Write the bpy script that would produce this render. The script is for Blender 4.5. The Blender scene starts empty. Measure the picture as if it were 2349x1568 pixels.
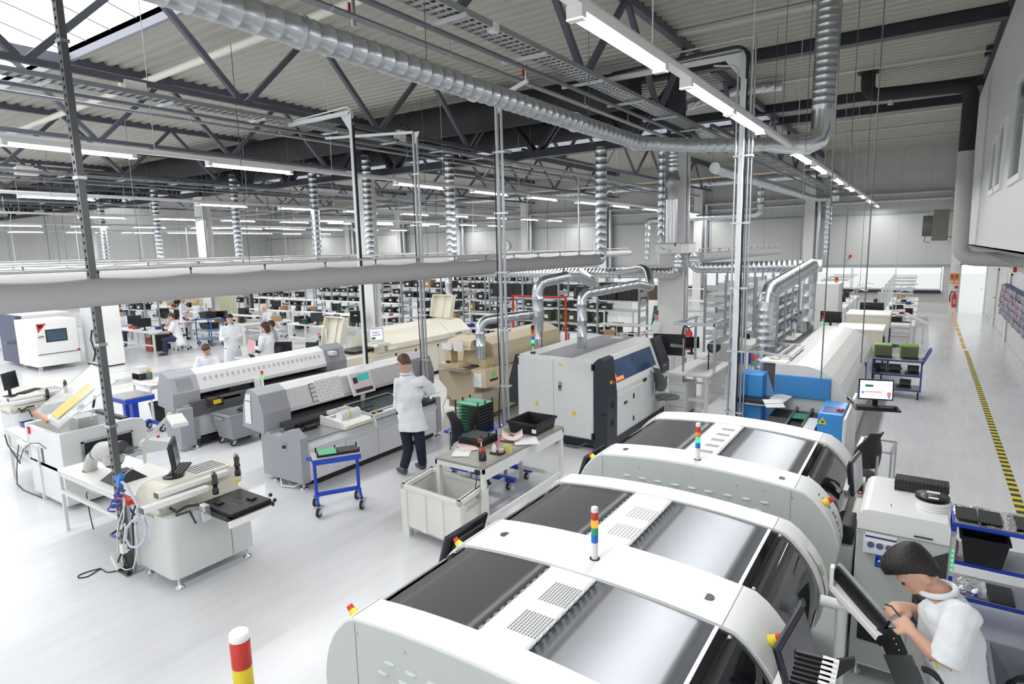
import bpy, math, random
from mathutils import Vector, Matrix
SC = bpy.context.scene
COL = SC.collection
random.seed(7)
# ------------------------------------------------------------------ camera, world, exposure
CAMZ = 3.25
YAW, PIT, ROL, FPX = 0.5924685, 0.1529371, -0.02286154, 1405.655
def cam_axes():
    cyw, sy, cp, sp = math.cos(YAW), math.sin(YAW), math.cos(PIT), math.sin(PIT)
    fwd = Vector((-sy*cp, cyw*cp, -sp)); right = Vector((cyw, sy, 0)); up = right.cross(fwd)
    r2 = math.cos(ROL)*right + math.sin(ROL)*up
    u2 = -math.sin(ROL)*right + math.cos(ROL)*up
    return r2, u2, fwd
CR, CU, CF = cam_axes()
cd = bpy.data.cameras.new('camera'); cam = bpy.data.objects.new('camera', cd); COL.objects.link(cam)
cd.sensor_width = 36; cd.lens = FPX*36/2349; cd.clip_start = .05; cd.clip_end = 300
cam.matrix_world = Matrix(((CR.x, CU.x, -CF.x, 0), (CR.y, CU.y, -CF.y, 0), (CR.z, CU.z, -CF.z, CAMZ), (0, 0, 0, 1)))
SC.camera = cam
SC.view_settings.view_transform = 'Standard'; SC.view_settings.look = 'None'
SC.view_settings.gamma = 1; SC.view_settings.use_curve_mapping = False
SC.view_settings.exposure = 0.38
w = bpy.data.worlds.new('daylight'); SC.world = w; w.use_nodes = True
w.node_tree.nodes['Background'].inputs[0].default_value = (.95, .98, 1, 1)
w.node_tree.nodes['Background'].inputs[1].default_value = 0.95
SC.cycles.use_denoising = True
SC.cycles.max_bounces = 8; SC.cycles.diffuse_bounces = 4; SC.cycles.glossy_bounces = 3; SC.cycles.transmission_bounces = 6; SC.cycles.transparent_max_bounces = 8
SC.cycles.sample_clamp_indirect = 6; SC.cycles.caustics_reflective = False; SC.cycles.caustics_refractive = False
def area(x, y, z, sx, sy, power, col=(1, 1, 1)):
    l = bpy.data.lights.new('lamp_light', 'AREA'); l.shape = 'RECTANGLE'; l.size = sx; l.size_y = sy; l.energy = power; l.color = col
    o = bpy.data.objects.new('lamp_light', l); COL.objects.link(o); o.location = (x, y, z); return o
# fluorescent rows hung along the hall: their light (the tubes themselves are built with the rails)
ROWS = [-1.9, -9.6, -17.4, -25.1, -32.8, -40.5]
for rx in ROWS:
    for y0 in (-3, 9, 21): area(rx, y0+6, 4.64, .2, 11.6, 185)
# ------------------------------------------------------------------ pixel rays (used to measure positions on known planes)
def ray(px, py):
    return CR*((px-1174.5)/FPX) + CU*(-(py-784)/FPX) + CF
def gz(px, py, z=0.0):
    d = ray(px, py); t = (z-CAMZ)/d.z; return Vector((d.x*t, d.y*t, z))
def gx(px, py, x):
    d = ray(px, py); t = x/d.x; return Vector((x, d.y*t, CAMZ+d.z*t))
def gy(px, py, y):
    d = ray(px, py); t = y/d.y; return Vector((d.x*t, y, CAMZ+d.z*t))
# ------------------------------------------------------------------ materials
MATS = {}
def mat(name, col, rough=.5, metal=0., emit=0., ecol=None, alpha=1., trans=0., var=.04, vs=6., bump=0., coat=0.):
    if name in MATS: return MATS[name]
    m = bpy.data.materials.new(name); m.use_nodes = True; nt = m.node_tree; b = nt.nodes['Principled BSDF']
    c = tuple(col)+(1,)
    b.inputs['Base Color'].default_value = c; b.inputs['Roughness'].default_value = rough; b.inputs['Metallic'].default_value = metal
    b.inputs['Alpha'].default_value = alpha; b.inputs['Transmission Weight'].default_value = trans; b.inputs['Coat Weight'].default_value = coat
    if emit: b.inputs['Emission Color'].default_value = (ecol or col)+(1,) if len(ecol or col) == 3 else (ecol or col); b.inputs['Emission Strength'].default_value = emit
    if var or bump:
        tc = nt.nodes.new('ShaderNodeTexCoord'); n = nt.nodes.new('ShaderNodeTexNoise'); n.inputs['Scale'].default_value = vs; n.inputs['Detail'].default_value = 4
        nt.links.new(tc.outputs['Object'], n.inputs['Vector'])
        mx = nt.nodes.new('ShaderNodeMixRGB'); mx.inputs[1].default_value = tuple(max(0, x*(1-var)) for x in col)+(1,); mx.inputs[2].default_value = tuple(min(1, x*(1+var)) for x in col)+(1,)
        nt.links.new(n.outputs['Fac'], mx.inputs[0]); nt.links.new(mx.outputs[0], b.inputs['Base Color'])
        if bump:
            bp = nt.nodes.new('ShaderNodeBump'); bp.inputs['Strength'].default_value = bump; bp.inputs['Distance'].default_value = .01
            nt.links.new(n.outputs['Fac'], bp.inputs['Height']); nt.links.new(bp.outputs[0], b.inputs['Normal'])
    m.diffuse_color = c; MATS[name] = m; return m
def stripes(name, base, line, axis, pitch, width, rough=.5, metal=0., bump=.0, diag=False):
    """base colour with thin lines every `pitch` along an axis (object coordinates)"""
    if name in MATS: return MATS[name]
    m = mat(name, base, rough, metal, var=0.); nt = m.node_tree; b = nt.nodes['Principled BSDF']
    tc = nt.nodes.new('ShaderNodeTexCoord'); sp = nt.nodes.new('ShaderNodeSeparateXYZ'); nt.links.new(tc.outputs['Object'], sp.inputs[0])
    src = sp.outputs[axis]
    if diag:
        a = nt.nodes.new('ShaderNodeMath'); a.operation = 'ADD'; nt.links.new(sp.outputs[axis], a.inputs[0]); nt.links.new(sp.outputs[diag], a.inputs[1]); src = a.outputs[0]
    d = nt.nodes.new('ShaderNodeMath'); d.operation = 'DIVIDE'; nt.links.new(src, d.inputs[0]); d.inputs[1].default_value = pitch
    fr = nt.nodes.new('ShaderNodeMath'); fr.operation = 'FRACT'; nt.links.new(d.outputs[0], fr.inputs[0])
    lt = nt.nodes.new('ShaderNodeMath'); lt.operation = 'LESS_THAN'; nt.links.new(fr.outputs[0], lt.inputs[0]); lt.inputs[1].default_value = width/pitch
    n = nt.nodes.new('ShaderNodeTexNoise'); n.inputs['Scale'].default_value = .8; nt.links.new(tc.outputs['Object'], n.inputs['Vector'])
    m0 = nt.nodes.new('ShaderNodeMixRGB'); m0.inputs[1].default_value = tuple(x*.96 for x in base)+(1,); m0.inputs[2].default_value = tuple(base)+(1,); nt.links.new(n.outputs['Fac'], m0.inputs[0])
    mx = nt.nodes.new('ShaderNodeMixRGB'); nt.links.new(lt.outputs[0], mx.inputs[0]); nt.links.new(m0.outputs[0], mx.inputs[1]); mx.inputs[2].default_value = tuple(line)+(1,)
    nt.links.new(mx.outputs[0], b.inputs['Base Color']); return m
# ------------------------------------------------------------------ mesh builder
def V(*a): return Vector(a)
class MB:
    def __init__(s): s.v = []; s.f = []; s.mi = []; s.sm = []; s.m = 0
    def add(s, vs, fs, smooth=False):
        o = len(s.v); s.v += [tuple(v) for v in vs]
        for f in fs: s.f.append([o+i for i in f]); s.mi.append(s.m); s.sm.append(smooth)
        return s
    def box(s, x0, x1, y0, y1, z0, z1):
        if x0 > x1: x0, x1 = x1, x0
        if y0 > y1: y0, y1 = y1, y0
        if z0 > z1: z0, z1 = z1, z0
        return s.add([(x0,y0,z0),(x1,y0,z0),(x1,y1,z0),(x0,y1,z0),(x0,y0,z1),(x1,y0,z1),(x1,y1,z1),(x0,y1,z1)],
              [(0,3,2,1),(4,5,6,7),(0,1,5,4),(1,2,6,5),(2,3,7,6),(3,0,4,7)])
    def cb(s, c, d): return s.box(c[0]-d[0]/2, c[0]+d[0]/2, c[1]-d[1]/2, c[1]+d[1]/2, c[2]-d[2]/2, c[2]+d[2]/2)
    def obox(s, c, d, R):
        c = Vector(c); hx, hy, hz = d[0]/2, d[1]/2, d[2]/2; R = R.to_3x3()
        vs = [c + R @ Vector(p) for p in [(-hx,-hy,-hz),(hx,-hy,-hz),(hx,hy,-hz),(-hx,hy,-hz),(-hx,-hy,hz),(hx,-hy,hz),(hx,hy,hz),(-hx,hy,hz)]]
        return s.add(vs, [(0,3,2,1),(4,5,6,7),(0,1,5,4),(1,2,6,5),(2,3,7,6),(3,0,4,7)])
    def prism(s, poly, ax, a0, a1, smooth=False):
        """polygon extruded along ax: 'y' takes (x,z), 'x' takes (y,z), 'z' takes (x,y)"""
        def P(p, a): return (p[0], a, p[1]) if ax == 'y' else (a, p[0], p[1]) if ax == 'x' else (p[0], p[1], a)
        n = len(poly); A = sum(poly[i][0]*poly[(i+1)%n][1]-poly[(i+1)%n][0]*poly[i][1] for i in range(n))
        if (A < 0) != (ax == 'y'): poly = poly[::-1]
        if a0 > a1: a0, a1 = a1, a0
        vs = [P(p, a0) for p in poly]+[P(p, a1) for p in poly]
        s.add(vs, [tuple(range(n))[::-1], tuple(range(n, 2*n))])
        s.add(vs, [(i, (i+1)%n, n+(i+1)%n, n+i) for i in range(n)], smooth); return s
    def bar(s, p0, p1, w, h, up=(0,0,1)):
        p0 = Vector(p0); p1 = Vector(p1); d = p1-p0; L = d.length; d.normalize(); up = Vector(up)
        if abs(d.dot(up)) > .98: up = Vector((0,1,0)) if abs(d.y) < .9 else Vector((1,0,0))
        sx = d.cross(up).normalized(); u = sx.cross(d)
        vs = []
        for q in (p0, p1):
            for a, b in ((-1,-1),(1,-1),(1,1),(-1,1)): vs.append(q + sx*a*w/2 + u*b*h/2)
        return s.add(vs, [(0,3,2,1),(4,5,6,7),(0,1,5,4),(1,2,6,5),(2,3,7,6),(3,0,4,7)] if False else [(3,2,1,0)[::-1],(4,5,6,7)[::-1],(0,4,5,1),(1,5,6,2),(2,6,7,3),(3,7,4,0)])
    def cyl(s, p0, p1, r0, r1=None, n=14, caps=True):
        r1 = r0 if r1 is None else r1; p0 = Vector(p0); p1 = Vector(p1); d = (p1-p0).normalized()
        a = d.orthogonal().normalized(); b = d.cross(a)
        vs = [p0+(a*math.cos(t)+b*math.sin(t))*r0 for t in [2*math.pi*i/n for i in range(n)]]+[p1+(a*math.cos(t)+b*math.sin(t))*r1 for t in [2*math.pi*i/n for i in range(n)]]
        s.add(vs, [(i, (i+1)%n, n+(i+1)%n, n+i) for i in range(n)], True)
        if caps: s.add(vs, [tuple(range(n))[::-1], tuple(range(n, 2*n))])
        return s
    def tube(s, pts, r, n=10, caps=True):
        """tube along a polyline; r is a number or a list"""
        P = [Vector(p) for p in pts]; m = len(P); rs = r if isinstance(r, (list, tuple)) else [r]*m
        T = [(P[min(i+1, m-1)]-P[max(i-1, 0)]).normalized() for i in range(m)]
        a = T[0].orthogonal().normalized(); vs = []
        for i in range(m):
            if i: a = (a - T[i]*a.dot(T[i])); a = a.normalized() if a.length > 1e-6 else T[i].orthogonal().normalized()
            b = T[i].cross(a)
            for k in range(n): t = 2*math.pi*k/n; vs.append(P[i]+(a*math.cos(t)+b*math.sin(t))*rs[i])
        fs = [(i*n+k, i*n+(k+1)%n, (i+1)*n+(k+1)%n, (i+1)*n+k) for i in range(m-1) for k in range(n)]
        s.add(vs, fs, True)
        if caps: s.add(vs, [tuple(range(n))[::-1], tuple(range((m-1)*n, m*n))])
        return s
    def lathe(s, c, prof, n=20, smooth=True):
        c = Vector(c); vs = []
        for r, z in prof:
            for k in range(n): t = 2*math.pi*k/n; vs.append(c+Vector((r*math.cos(t), r*math.sin(t), z)))
        m = len(prof)
        s.add(vs, [(i*n+k, i*n+(k+1)%n, (i+1)*n+(k+1)%n, (i+1)*n+k) for i in range(m-1) for k in range(n)], smooth)
        s.add(vs, [tuple(range(n))[::-1], tuple(range((m-1)*n, m*n))]); return s
    def ball(s, c, r, nu=14, nv=8):
        r = r if isinstance(r, (tuple, list)) else (r, r, r); c = Vector(c); vs = []
        for j in range(nv+1):
            ph = math.pi*j/nv
            for i in range(nu): t = 2*math.pi*i/nu; vs.append(c+Vector((r[0]*math.sin(ph)*math.cos(t), r[1]*math.sin(ph)*math.sin(t), -r[2]*math.cos(ph))))
        return s.add(vs, [(j*nu+i, j*nu+(i+1)%nu, (j+1)*nu+(i+1)%nu, (j+1)*nu+i) for j in range(nv) for i in range(nu)], True)
    def loft(s, rings, closed=True, caps=True, smooth=True):
        n = len(rings[0]); m = len(rings); vs = [p for r in rings for p in r]
        kk = n if closed else n-1
        s.add(vs, [(i*n+k, i*n+(k+1)%n, (i+1)*n+(k+1)%n, (i+1)*n+k) for i in range(m-1) for k in range(kk)], smooth)
        if caps and closed: s.add(vs, [tuple(range(n))[::-1], tuple(range((m-1)*n, m*n))])
        return s
    def quad(s, a, b, c, d): return s.add([a, b, c, d], [(0,1,2,3)])
    def each(s, name, m, parent=None, bevel=0., **k):
        """one object per separate piece"""
        par = {}; key = {}
        def fd(a):
            while par[a] != a: par[a] = par[par[a]]; a = par[a]
            return a
        ids = []
        for v in s.v:
            q = (round(v[0], 4), round(v[1], 4), round(v[2], 4)); i = key.setdefault(q, len(key)); par.setdefault(i, i); ids.append(i)
        for f in s.f:
            for a in f[1:]: par[fd(ids[a])] = fd(ids[f[0]])
        grp = {}
        for n, f in enumerate(s.f): grp.setdefault(fd(ids[f[0]]), []).append(n)
        out = []
        for fs in grp.values():
            b = MB(); mp = {}
            for n in fs:
                b.f.append([mp.setdefault(i, len(mp)) for i in s.f[n]]); b.mi.append(s.mi[n]); b.sm.append(s.sm[n])
            b.v = [s.v[i] for i in mp]; out.append(b.build(name, m, parent, bevel, **k))
        return out
    def build(s, name, m, parent=None, bevel=0., seg=2, label=None, sub=0):
        me = bpy.data.meshes.new(name); me.from_pydata(s.v, [], s.f)
        for x in (m if isinstance(m, (list, tuple)) else [m]): me.materials.append(x)
        me.polygons.foreach_set('material_index', s.mi); me.polygons.foreach_set('use_smooth', s.sm)
        me.validate(); me.update()
        o = bpy.data.objects.new(name, me); COL.objects.link(o)
        if parent is not None:
            o.parent = parent; o.matrix_parent_inverse = Matrix.Translation(-parent.location)
        if bevel:
            md = o.modifiers.new('bevel', 'BEVEL'); md.width = bevel; md.segments = seg; md.limit_method = 'ANGLE'; md.angle_limit = .6; md.harden_normals = False
        if sub:
            md = o.modifiers.new('sub', 'SUBSURF'); md.levels = sub; md.render_levels = sub
        if label: o['label'] = label
        return o
def tag(o, label, cat, group=None, kind=None):
    if label: o['label'] = label
    if cat: o['category'] = cat
    if group: o['group'] = group
    if kind: o['kind'] = kind
    return o
def thing(name, label, cat, loc=(0,0,0), group=None):
    o = bpy.data.objects.new(name, None); COL.objects.link(o); o.location = loc; o.empty_display_size = .1
    return tag(o, label, cat, group)
def solo(name, mb, m, label, cat, group=None, bevel=0., kind=None, **k):
    return tag(mb.build(name, m, None, bevel, **k), label, cat, group, kind)
def struct(name, mb, m, label=None, **k): return tag(mb.build(name, m, None, **k), label, None, None, 'structure')
def dup(root, loc, rotz=0., label=None, group=None):
    def cp(o, par):
        c = o.copy(); COL.objects.link(c)
        if par is not None: c.parent = par; c.matrix_parent_inverse = o.matrix_parent_inverse.copy()
        for ch in KIDS.get(o.name, None) or [x for x in o.children]: cp(ch, c)
        return c
    r = cp(root, None); r.location = loc; r.rotation_euler = (0, 0, rotz)
    if label: r['label'] = label
    if group: r['group'] = group
    return r
KIDS = {}
def arc(c, r, a0, a1, n, plane='xz', sy=None):
    """points on an arc about c; plane picks the two axes"""
    out = []
    for i in range(n+1):
        t = math.radians(a0+(a1-a0)*i/n); u, v = r*math.cos(t), (sy or r)*math.sin(t)
        out.append(Vector(c)+(Vector((u, 0, v)) if plane == 'xz' else Vector((0, u, v)) if plane == 'yz' else Vector((u, v, 0))))
    return out
def fillet(pts, r, n=6):
    """round the corners of a polyline"""
    P = [Vector(p) for p in pts]; out = [P[0]]
    for i in range(1, len(P)-1):
        a, b, c = P[i-1], P[i], P[i+1]; d0 = (a-b).normalized(); d1 = (c-b).normalized()
        rr = min(r, (a-b).length*.48, (c-b).length*.48); p0 = b+d0*rr; p1 = b+d1*rr
        for k in range(n+1):
            t = k/n; out.append(p0*(1-t)**2+b*2*t*(1-t)+p1*t*t)
    out.append(P[-1]); return out
def ridged(pts, r, pitch, h=.008, w=.03):
    """resample a polyline so that a seam ridge stands every `pitch`"""
    P = [Vector(p) for p in pts]; L = [0]
    for i in range(1, len(P)): L.append(L[-1]+(P[i]-P[i-1]).length)
    def at(s):
        for i in range(1, len(P)):
            if s <= L[i] or i == len(P)-1: return P[i-1].lerp(P[i], (s-L[i-1])/max(1e-9, L[i]-L[i-1]))
    ss = [(0, r)]; s = pitch
    while s < L[-1]-w:
        ss += [(s-w, r), (s-w*.5, r+h), (s-w*.25, r+h), (s, r)]; s += pitch
    ss.append((L[-1], r))
    extra = [(l, r) for l in L[1:-1]]
    ss = sorted(ss+extra, key=lambda q: q[0]); o = [ss[0]]
    for q in ss[1:]:
        if q[0]-o[-1][0] > .004: o.append(q)
    return [at(q[0]) for q in o], [q[1] for q in o]
def text(s, size, parent, m, loc, R, name='lettering', ext=.0005):
    c = bpy.data.curves.new(name, 'FONT'); c.body = s; c.size = size; c.extrude = ext; c.align_x = 'CENTER'; c.align_y = 'CENTER'; c.materials.append(m)
    o = bpy.data.objects.new(name, c); COL.objects.link(o); o.parent = parent
    o.matrix_parent_inverse = Matrix.Translation(-parent.location)
    o.matrix_basis = Matrix.Translation(loc) @ R.to_4x4(); return o
def frame(x, y=None):
    """rotation whose local x points along x and local y along y"""
    x = Vector(x).normalized(); y = Vector(y); y = (y-x*y.dot(x)).normalized(); z = x.cross(y)
    return Matrix(((x.x, y.x, z.x), (x.y, y.y, z.y), (x.z, y.z, z.z)))
# ------------------------------------------------------------------ shared materials
WHITE = mat('white_paint', (.82, .82, .80), .42); OFFW = mat('offwhite_paint', (.74, .75, .73), .42)
PGREY = mat('pale_grey_paint', (.60, .62, .62), .45); MGREY = mat('mid_grey_paint', (.36, .37, .40), .45); DGREY = mat('dark_grey_paint', (.10, .105, .11), .45)
BLACK = mat('black_plastic', (.012, .012, .014), .4); SOFTBLK = mat('black_rubber', (.02, .02, .022), .7); CHAR = mat('charcoal_paint', (.035, .038, .045), .5)
STEEL = mat('brushed_steel', (.55, .56, .58), .32, 1.); GALV = mat('galvanised_steel', (.62, .65, .68), .3, 1., var=.14, vs=9)
ALU = mat('aluminium', (.70, .71, .72), .35, .9); CHROME = mat('chrome', (.8, .8, .82), .12, 1.)
BLUE = mat('blue_paint', (.012, .06, .50), .4); BLUEDK = mat('dark_blue_paint', (.02, .05, .25), .45); CYANB = mat('sky_blue_paint', (.045, .27, .66), .4)
RED = mat('red_plastic', (.6, .03, .02), .35); YEL = mat('yellow_plastic', (.80, .62, .02), .4); GRN = mat('green_plastic', (.02, .30, .08), .4); ORG = mat('orange_plastic', (.85, .22, .03), .4)
PAPER = mat('white_paper', (.85, .85, .84), .7); PINK = mat('pink_paper', (.85, .50, .52), .7); CREAM = mat('cream_paint', (.74, .71, .60), .42); BEIGE = mat('beige_paint', (.66, .55, .38), .45)
SCRN = mat('dark_screen', (.008, .009, .012), .12); GLASS = mat('clear_glass', (.9, .95, .97), .03, alpha=.18, var=0)
GREENPCB = mat('green_circuit_board', (.02, .26, .12), .4, var=.5, vs=40); MINT = mat('mint_circuit_board', (.16, .52, .34), .5, var=.25, vs=60)
CARD = mat('brown_cardboard', (.42, .26, .13), .8); FOIL = mat('silver_foil', (.75, .76, .78), .2, 1., bump=.9, vs=30)
SKIN = mat('skin', (.62, .36, .26), .5); COAT = mat('white_coat_cloth', (.78, .80, .83), .8, bump=.15, vs=40); NAVY = mat('navy_trousers', (.01, .013, .03), .8)
HAIRD = mat('dark_hair', (.012, .008, .007), .5, bump=.6, vs=60); HAIRB = mat('brown_hair', (.085, .04, .02), .5, bump=.6, vs=60); HAIRY = mat('blond_hair', (.55, .36, .12), .5)
# ================================================================== the hall
YF, ZR, XR, XB = 33.3, 7.35, 2.27, .95       # far wall, roof, right wall under the office box, face of the office box
XL, YN = -48., -4.
def floor_mat():
    m = mat('epoxy_floor', (.70, .71, .73), .22, var=0.); nt = m.node_tree; b = nt.nodes['Principled BSDF']
    tc = nt.nodes.new('ShaderNodeTexCoord')
    n = nt.nodes.new('ShaderNodeTexNoise'); n.inputs['Scale'].default_value = .55; n.inputs['Detail'].default_value = 6; nt.links.new(tc.outputs['Object'], n.inputs['Vector'])
    mp = nt.nodes.new('ShaderNodeMapping'); mp.inputs['Scale'].default_value = (6, .8, 1); mp.inputs['Rotation'].default_value = (0, 0, .5); nt.links.new(tc.outputs['Object'], mp.inputs[0])
    n2 = nt.nodes.new('ShaderNodeTexNoise'); n2.inputs['Scale'].default_value = 1.6; n2.inputs['Detail'].default_value = 8; nt.links.new(mp.outputs[0], n2.inputs['Vector'])
    r = nt.nodes.new('ShaderNodeValToRGB'); r.color_ramp.elements[0].position = .22; r.color_ramp.elements[0].color = (.60, .61, .63, 1); r.color_ramp.elements[1].position = .6; r.color_ramp.elements[1].color = (.72, .725, .745, 1)
    a = nt.nodes.new('ShaderNodeMixRGB'); a.inputs[0].default_value = .35; nt.links.new(n.outputs['Fac'], a.inputs[1]); nt.links.new(n2.outputs['Fac'], a.inputs[2])
    nt.links.new(a.outputs[0], r.inputs[0]); nt.links.new(r.outputs[0], b.inputs['Base Color'])
    mr = nt.nodes.new('ShaderNodeMapRange'); mr.inputs[3].default_value = .14; mr.inputs[4].default_value = .3; nt.links.new(n2.outputs['Fac'], mr.inputs[0]); nt.links.new(mr.outputs[0], b.inputs['Roughness'])
    return m
struct('floor', MB().box(XL, XR+.3, YN, YF+.3, -.2, 0), floor_mat(), 'glossy light grey epoxy floor of the production hall')
TAPE = stripes('hazard_tape', (.75, .62, .03), (.03, .03, .03), 1, .2, .1, .4)
struct('trim_1', MB().box(1.10, 1.20, 8.2, 21.8, .0, .004), TAPE, 'yellow and black hazard tape along the aisle floor')
OT = mat('orange_tape', (.80, .52, .12), .5)
b = MB(); y = 22.2
while y < 33: b.box(1.08, 1.18, y, y+1.1, 0, .004); y += 1.35
struct('trim_2', b, OT, 'worn orange aisle line on the far floor')
a0 = gz(0, 893); a1 = gz(420, 828); b = MB()
TAPE2 = stripes('thin_hazard_tape', (.72, .62, .12), (.5, .46, .2), 0, .3, .12, .5)
b.bar(gz(-200, 925)+V(0,0,.002), gz(470, 822)+V(0,0,.002), .045, .003); b.bar(gz(170, 904)+V(0,0,.002), gz(330, 880)+V(0,0,.002), .045, .003)
struct('trim_3', b, TAPE2, 'thin faded yellow floor line in front of the test chamber')
# ---- corrugated roof with skylight openings
RIB = mat('roof_sheet', (.44, .425, .375), .5, var=.05, vs=.6)
SK = [(.6, 6.05, XL, -8.6), (20.55, 22.35, XL, -4.5)]
def sheet(x0, x1, y0, y1, b):
    p, d = .28, .055; pts = []; y = y0
    while y < y1-1e-6:
        for dy, z in ((0, 0), (.10, 0), (.14, d), (.24, d)):
            if y+dy <= y1: pts.append((y+dy, ZR-z))
        y += p
    pts.append((y1, ZR)); n = len(pts)
    b.add([(x0, q[0], q[1]) for q in pts]+[(x1, q[0], q[1]) for q in pts], [(i, i+1, n+i+1, n+i) for i in range(n-1)])
    b.box(x0, x1, y0, y1, ZR+.02, ZR+.2)
b = MB(); sheet(XL, XB+.3, YN, .6, b); sheet(-8.6, XB+.3, .6, 6.05, b); sheet(XL, XB+.3, 6.05, 20.55, b); sheet(-4.5, XB+.3, 20.55, 22.35, b); sheet(XL, XB+.3, 22.35, YF+.2, b)
struct('ceiling', b, RIB, 'ribbed pale beige steel sheet ceiling')
b = MB()
for y in (9.4, 12.4, 17.6, 24.5, 27.3, 30.4, 33.0): b.box(-4.4, XB, y-.09, y+.09, ZR-.1, ZR-.04)
struct('trim_4', b, mat('roof_lap', (.55, .54, .48), .45), 'flat lap joints across the ribbed ceiling')
SKM = mat('skylight_acrylic', (.95, .97, 1), .3, emit=1.6, ecol=(.93, .97, 1), var=0.)
for i, (y0, y1, x0, x1) in enumerate(SK):
    b = MB(); n = 10
    rings = [[V(x, y0+(y1-y0)*k/n, ZR+.12+.5*math.sin(math.pi*k/n)) for k in range(n+1)] for x in (x0, x1)]
    b.loft(rings, closed=False, caps=False)
    struct('skylight_%d' % (i+1), b, SKM, 'bright white barrel skylight in the roof')
    b = MB()
    for x in range(int(x0), int(x1)+1, 1):
        b.tube([V(x, y0+(y1-y0)*k/n, ZR+.10+.5*math.sin(math.pi*k/n)) for k in range(n+1)], .012, 5)
    b.box(x0, x1, y0-.08, y0, ZR-.12, ZR+.2); b.box(x0, x1, y1, y1+.08, ZR-.12, ZR+.2)
    struct('trim_%d' % (5+i), b, mat('skylight_bars', (.30, .30, .34), .5), 'curb and thin glazing bars of the skylight')
# ---- far wall: panels above, ribbon window, panels below
WALLM = stripes('wall_panel', (.60, .61, .59), (.47, .48, .46), 0, 1.1, .022, .5)
FW = MB(); FW.box(XL, XB+.05, YF, YF+.15, 2.05, ZR+.2); FW.box(XL, XB+.05, YF, YF+.15, 0, .88); FW.box(.70, XB+.05, YF, YF+.15, .88, 2.05)
struct('wall_far', FW, WALLM, 'far wall of light grey sandwich panels')
b = MB(); b.box(XL, .95, YF-.05, YF, 1.98, 2.08); struct('trim_7', b, mat('blue_grey_trim', (.33, .38, .44), .5), 'blue grey trim over the far ribbon window')
b = MB(); b.box(XL, .95, YF-.05, YF, 4.35, 4.42); struct('trim_8', b, MATS['blue_grey_trim'], 'thin blue grey trim across the far wall')
b = MB(); b.box(XL, .66, YF-.18, YF, .80, .93); struct('trim_9', b, mat('navy_sill', (.02, .024, .05), .5), 'dark window sill along the far wall')
b = MB(); b.box(XL, .95, YF-.04, YF, 0, .38); struct('baseboard_far', b, OFFW, 'white plinth along the far wall')
SKYG = mat('window_glass', (.95, .98, 1), .05, alpha=.06, var=0)
wi = 1; x = .66
while x > -30:
    w2 = 3.5; b = MB(); x0 = x-w2
    f = MB()
    f.box(x0, x, YF-.02, YF+.05, .93, 1.0); f.box(x0, x, YF-.02, YF+.05, 1.92, 1.99); f.box(x0, x0+.05, YF-.02, YF+.05, 1, 1.92); f.box(x-.05, x, YF-.02, YF+.05, 1, 1.92); f.box(x0+1.72, x0+1.78, YF-.02, YF+.05, 1, 1.92)
    o = struct('window_%d' % wi, f, WHITE, 'white framed ribbon window in the far wall, bay %d from the corner' % wi)
    MB().box(x0+.05, x-.05, YF+.01, YF+.02, 1, 1.92).build('pane', SKYG, o); wi += 1; x = x0-.02
# ground and pale trees outside the windows
b = MB(); b.box(XL, 12, YF+.5, YF+40, -.4, -.2); struct('ground_outside', b, mat('pale_ground', (.75, .76, .74), .9), 'overexposed pale ground outside the windows')
# ---- far door, pillar, corridor wall
b = MB(); b.box(.95, 1.28, YF-.35, YF+.15, 0, 3.05); b.box(.95, 1.28, YF-.2, YF+.15, 3.05, ZR); struct('column_corner', b, WHITE, 'white corner pillar beside the far door')
b = MB(); b.box(1.28, XR+.1, YF, YF+.15, 2.12, 3.3); struct('wall_over_door', b, WHITE, 'white wall above the far door')
f = MB(); f.box(1.28, 1.34, YF-.05, YF+.1, 0, 2.1); f.box(XR-.06, XR, YF-.05, YF+.1, 0, 2.1); f.box(1.28, XR, YF-.05, YF+.1, 2.05, 2.13)
o = struct('door_1', f, WHITE, 'bright glazed far door at the end of the aisle')
MB().box(1.34, XR-.06, YF+.02, YF+.03, .02, 2.05).build('pane', SKYG, o)
MB().cyl((XR-.12, YF-.02, 1.02), (XR-.22, YF-.02, 1.02), .012).build('handle', STEEL, o)
WW = stripes('corridor_wall', (.76, .77, .77), (.66, .67, .67), 1, 1.2, .02, .5)
RW = MB(); RW.box(XR, XR+.15, YN, YF, 0, 3.3); struct('wall_right', RW, WW, 'white corridor wall under the raised office')
b = MB(); b.box(XR-.015, XR, YN, YF, 0, .03); struct('baseboard_right', b, PGREY, 'grey joint along the foot of the corridor wall')
f = MB(); 
for y in (24.3, 28.4):
    f = MB(); f.box(XR-.05, XR, y-.06, y, 0, 2.1); f.box(XR-.05, XR, y+1, y+1.06, 0, 2.1); f.box(XR-.05, XR, y-.06, y+1.06, 2.05, 2.12); f.box(XR-.02, XR-.005, y, y+1, 0, 2.05)
    o = struct('door_%d' % (2 if y < 26 else 3), f, WHITE, 'white corridor door with dark edge, ' + ('nearer' if y < 26 else 'farther') + ' one')
    MB().cyl((XR-.02, y+.1, 1.03), (XR-.10, y+.1, 1.03), .014).cyl((XR-.10, y+.08, 1.03), (XR-.10, y+.22, 1.03), .011).build('handle', DGREY, o)
    MB().box(XR-.055, XR-.045, y-.075, y-.055, 0, 2.12).build('edge_seal', DGREY, o)
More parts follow.
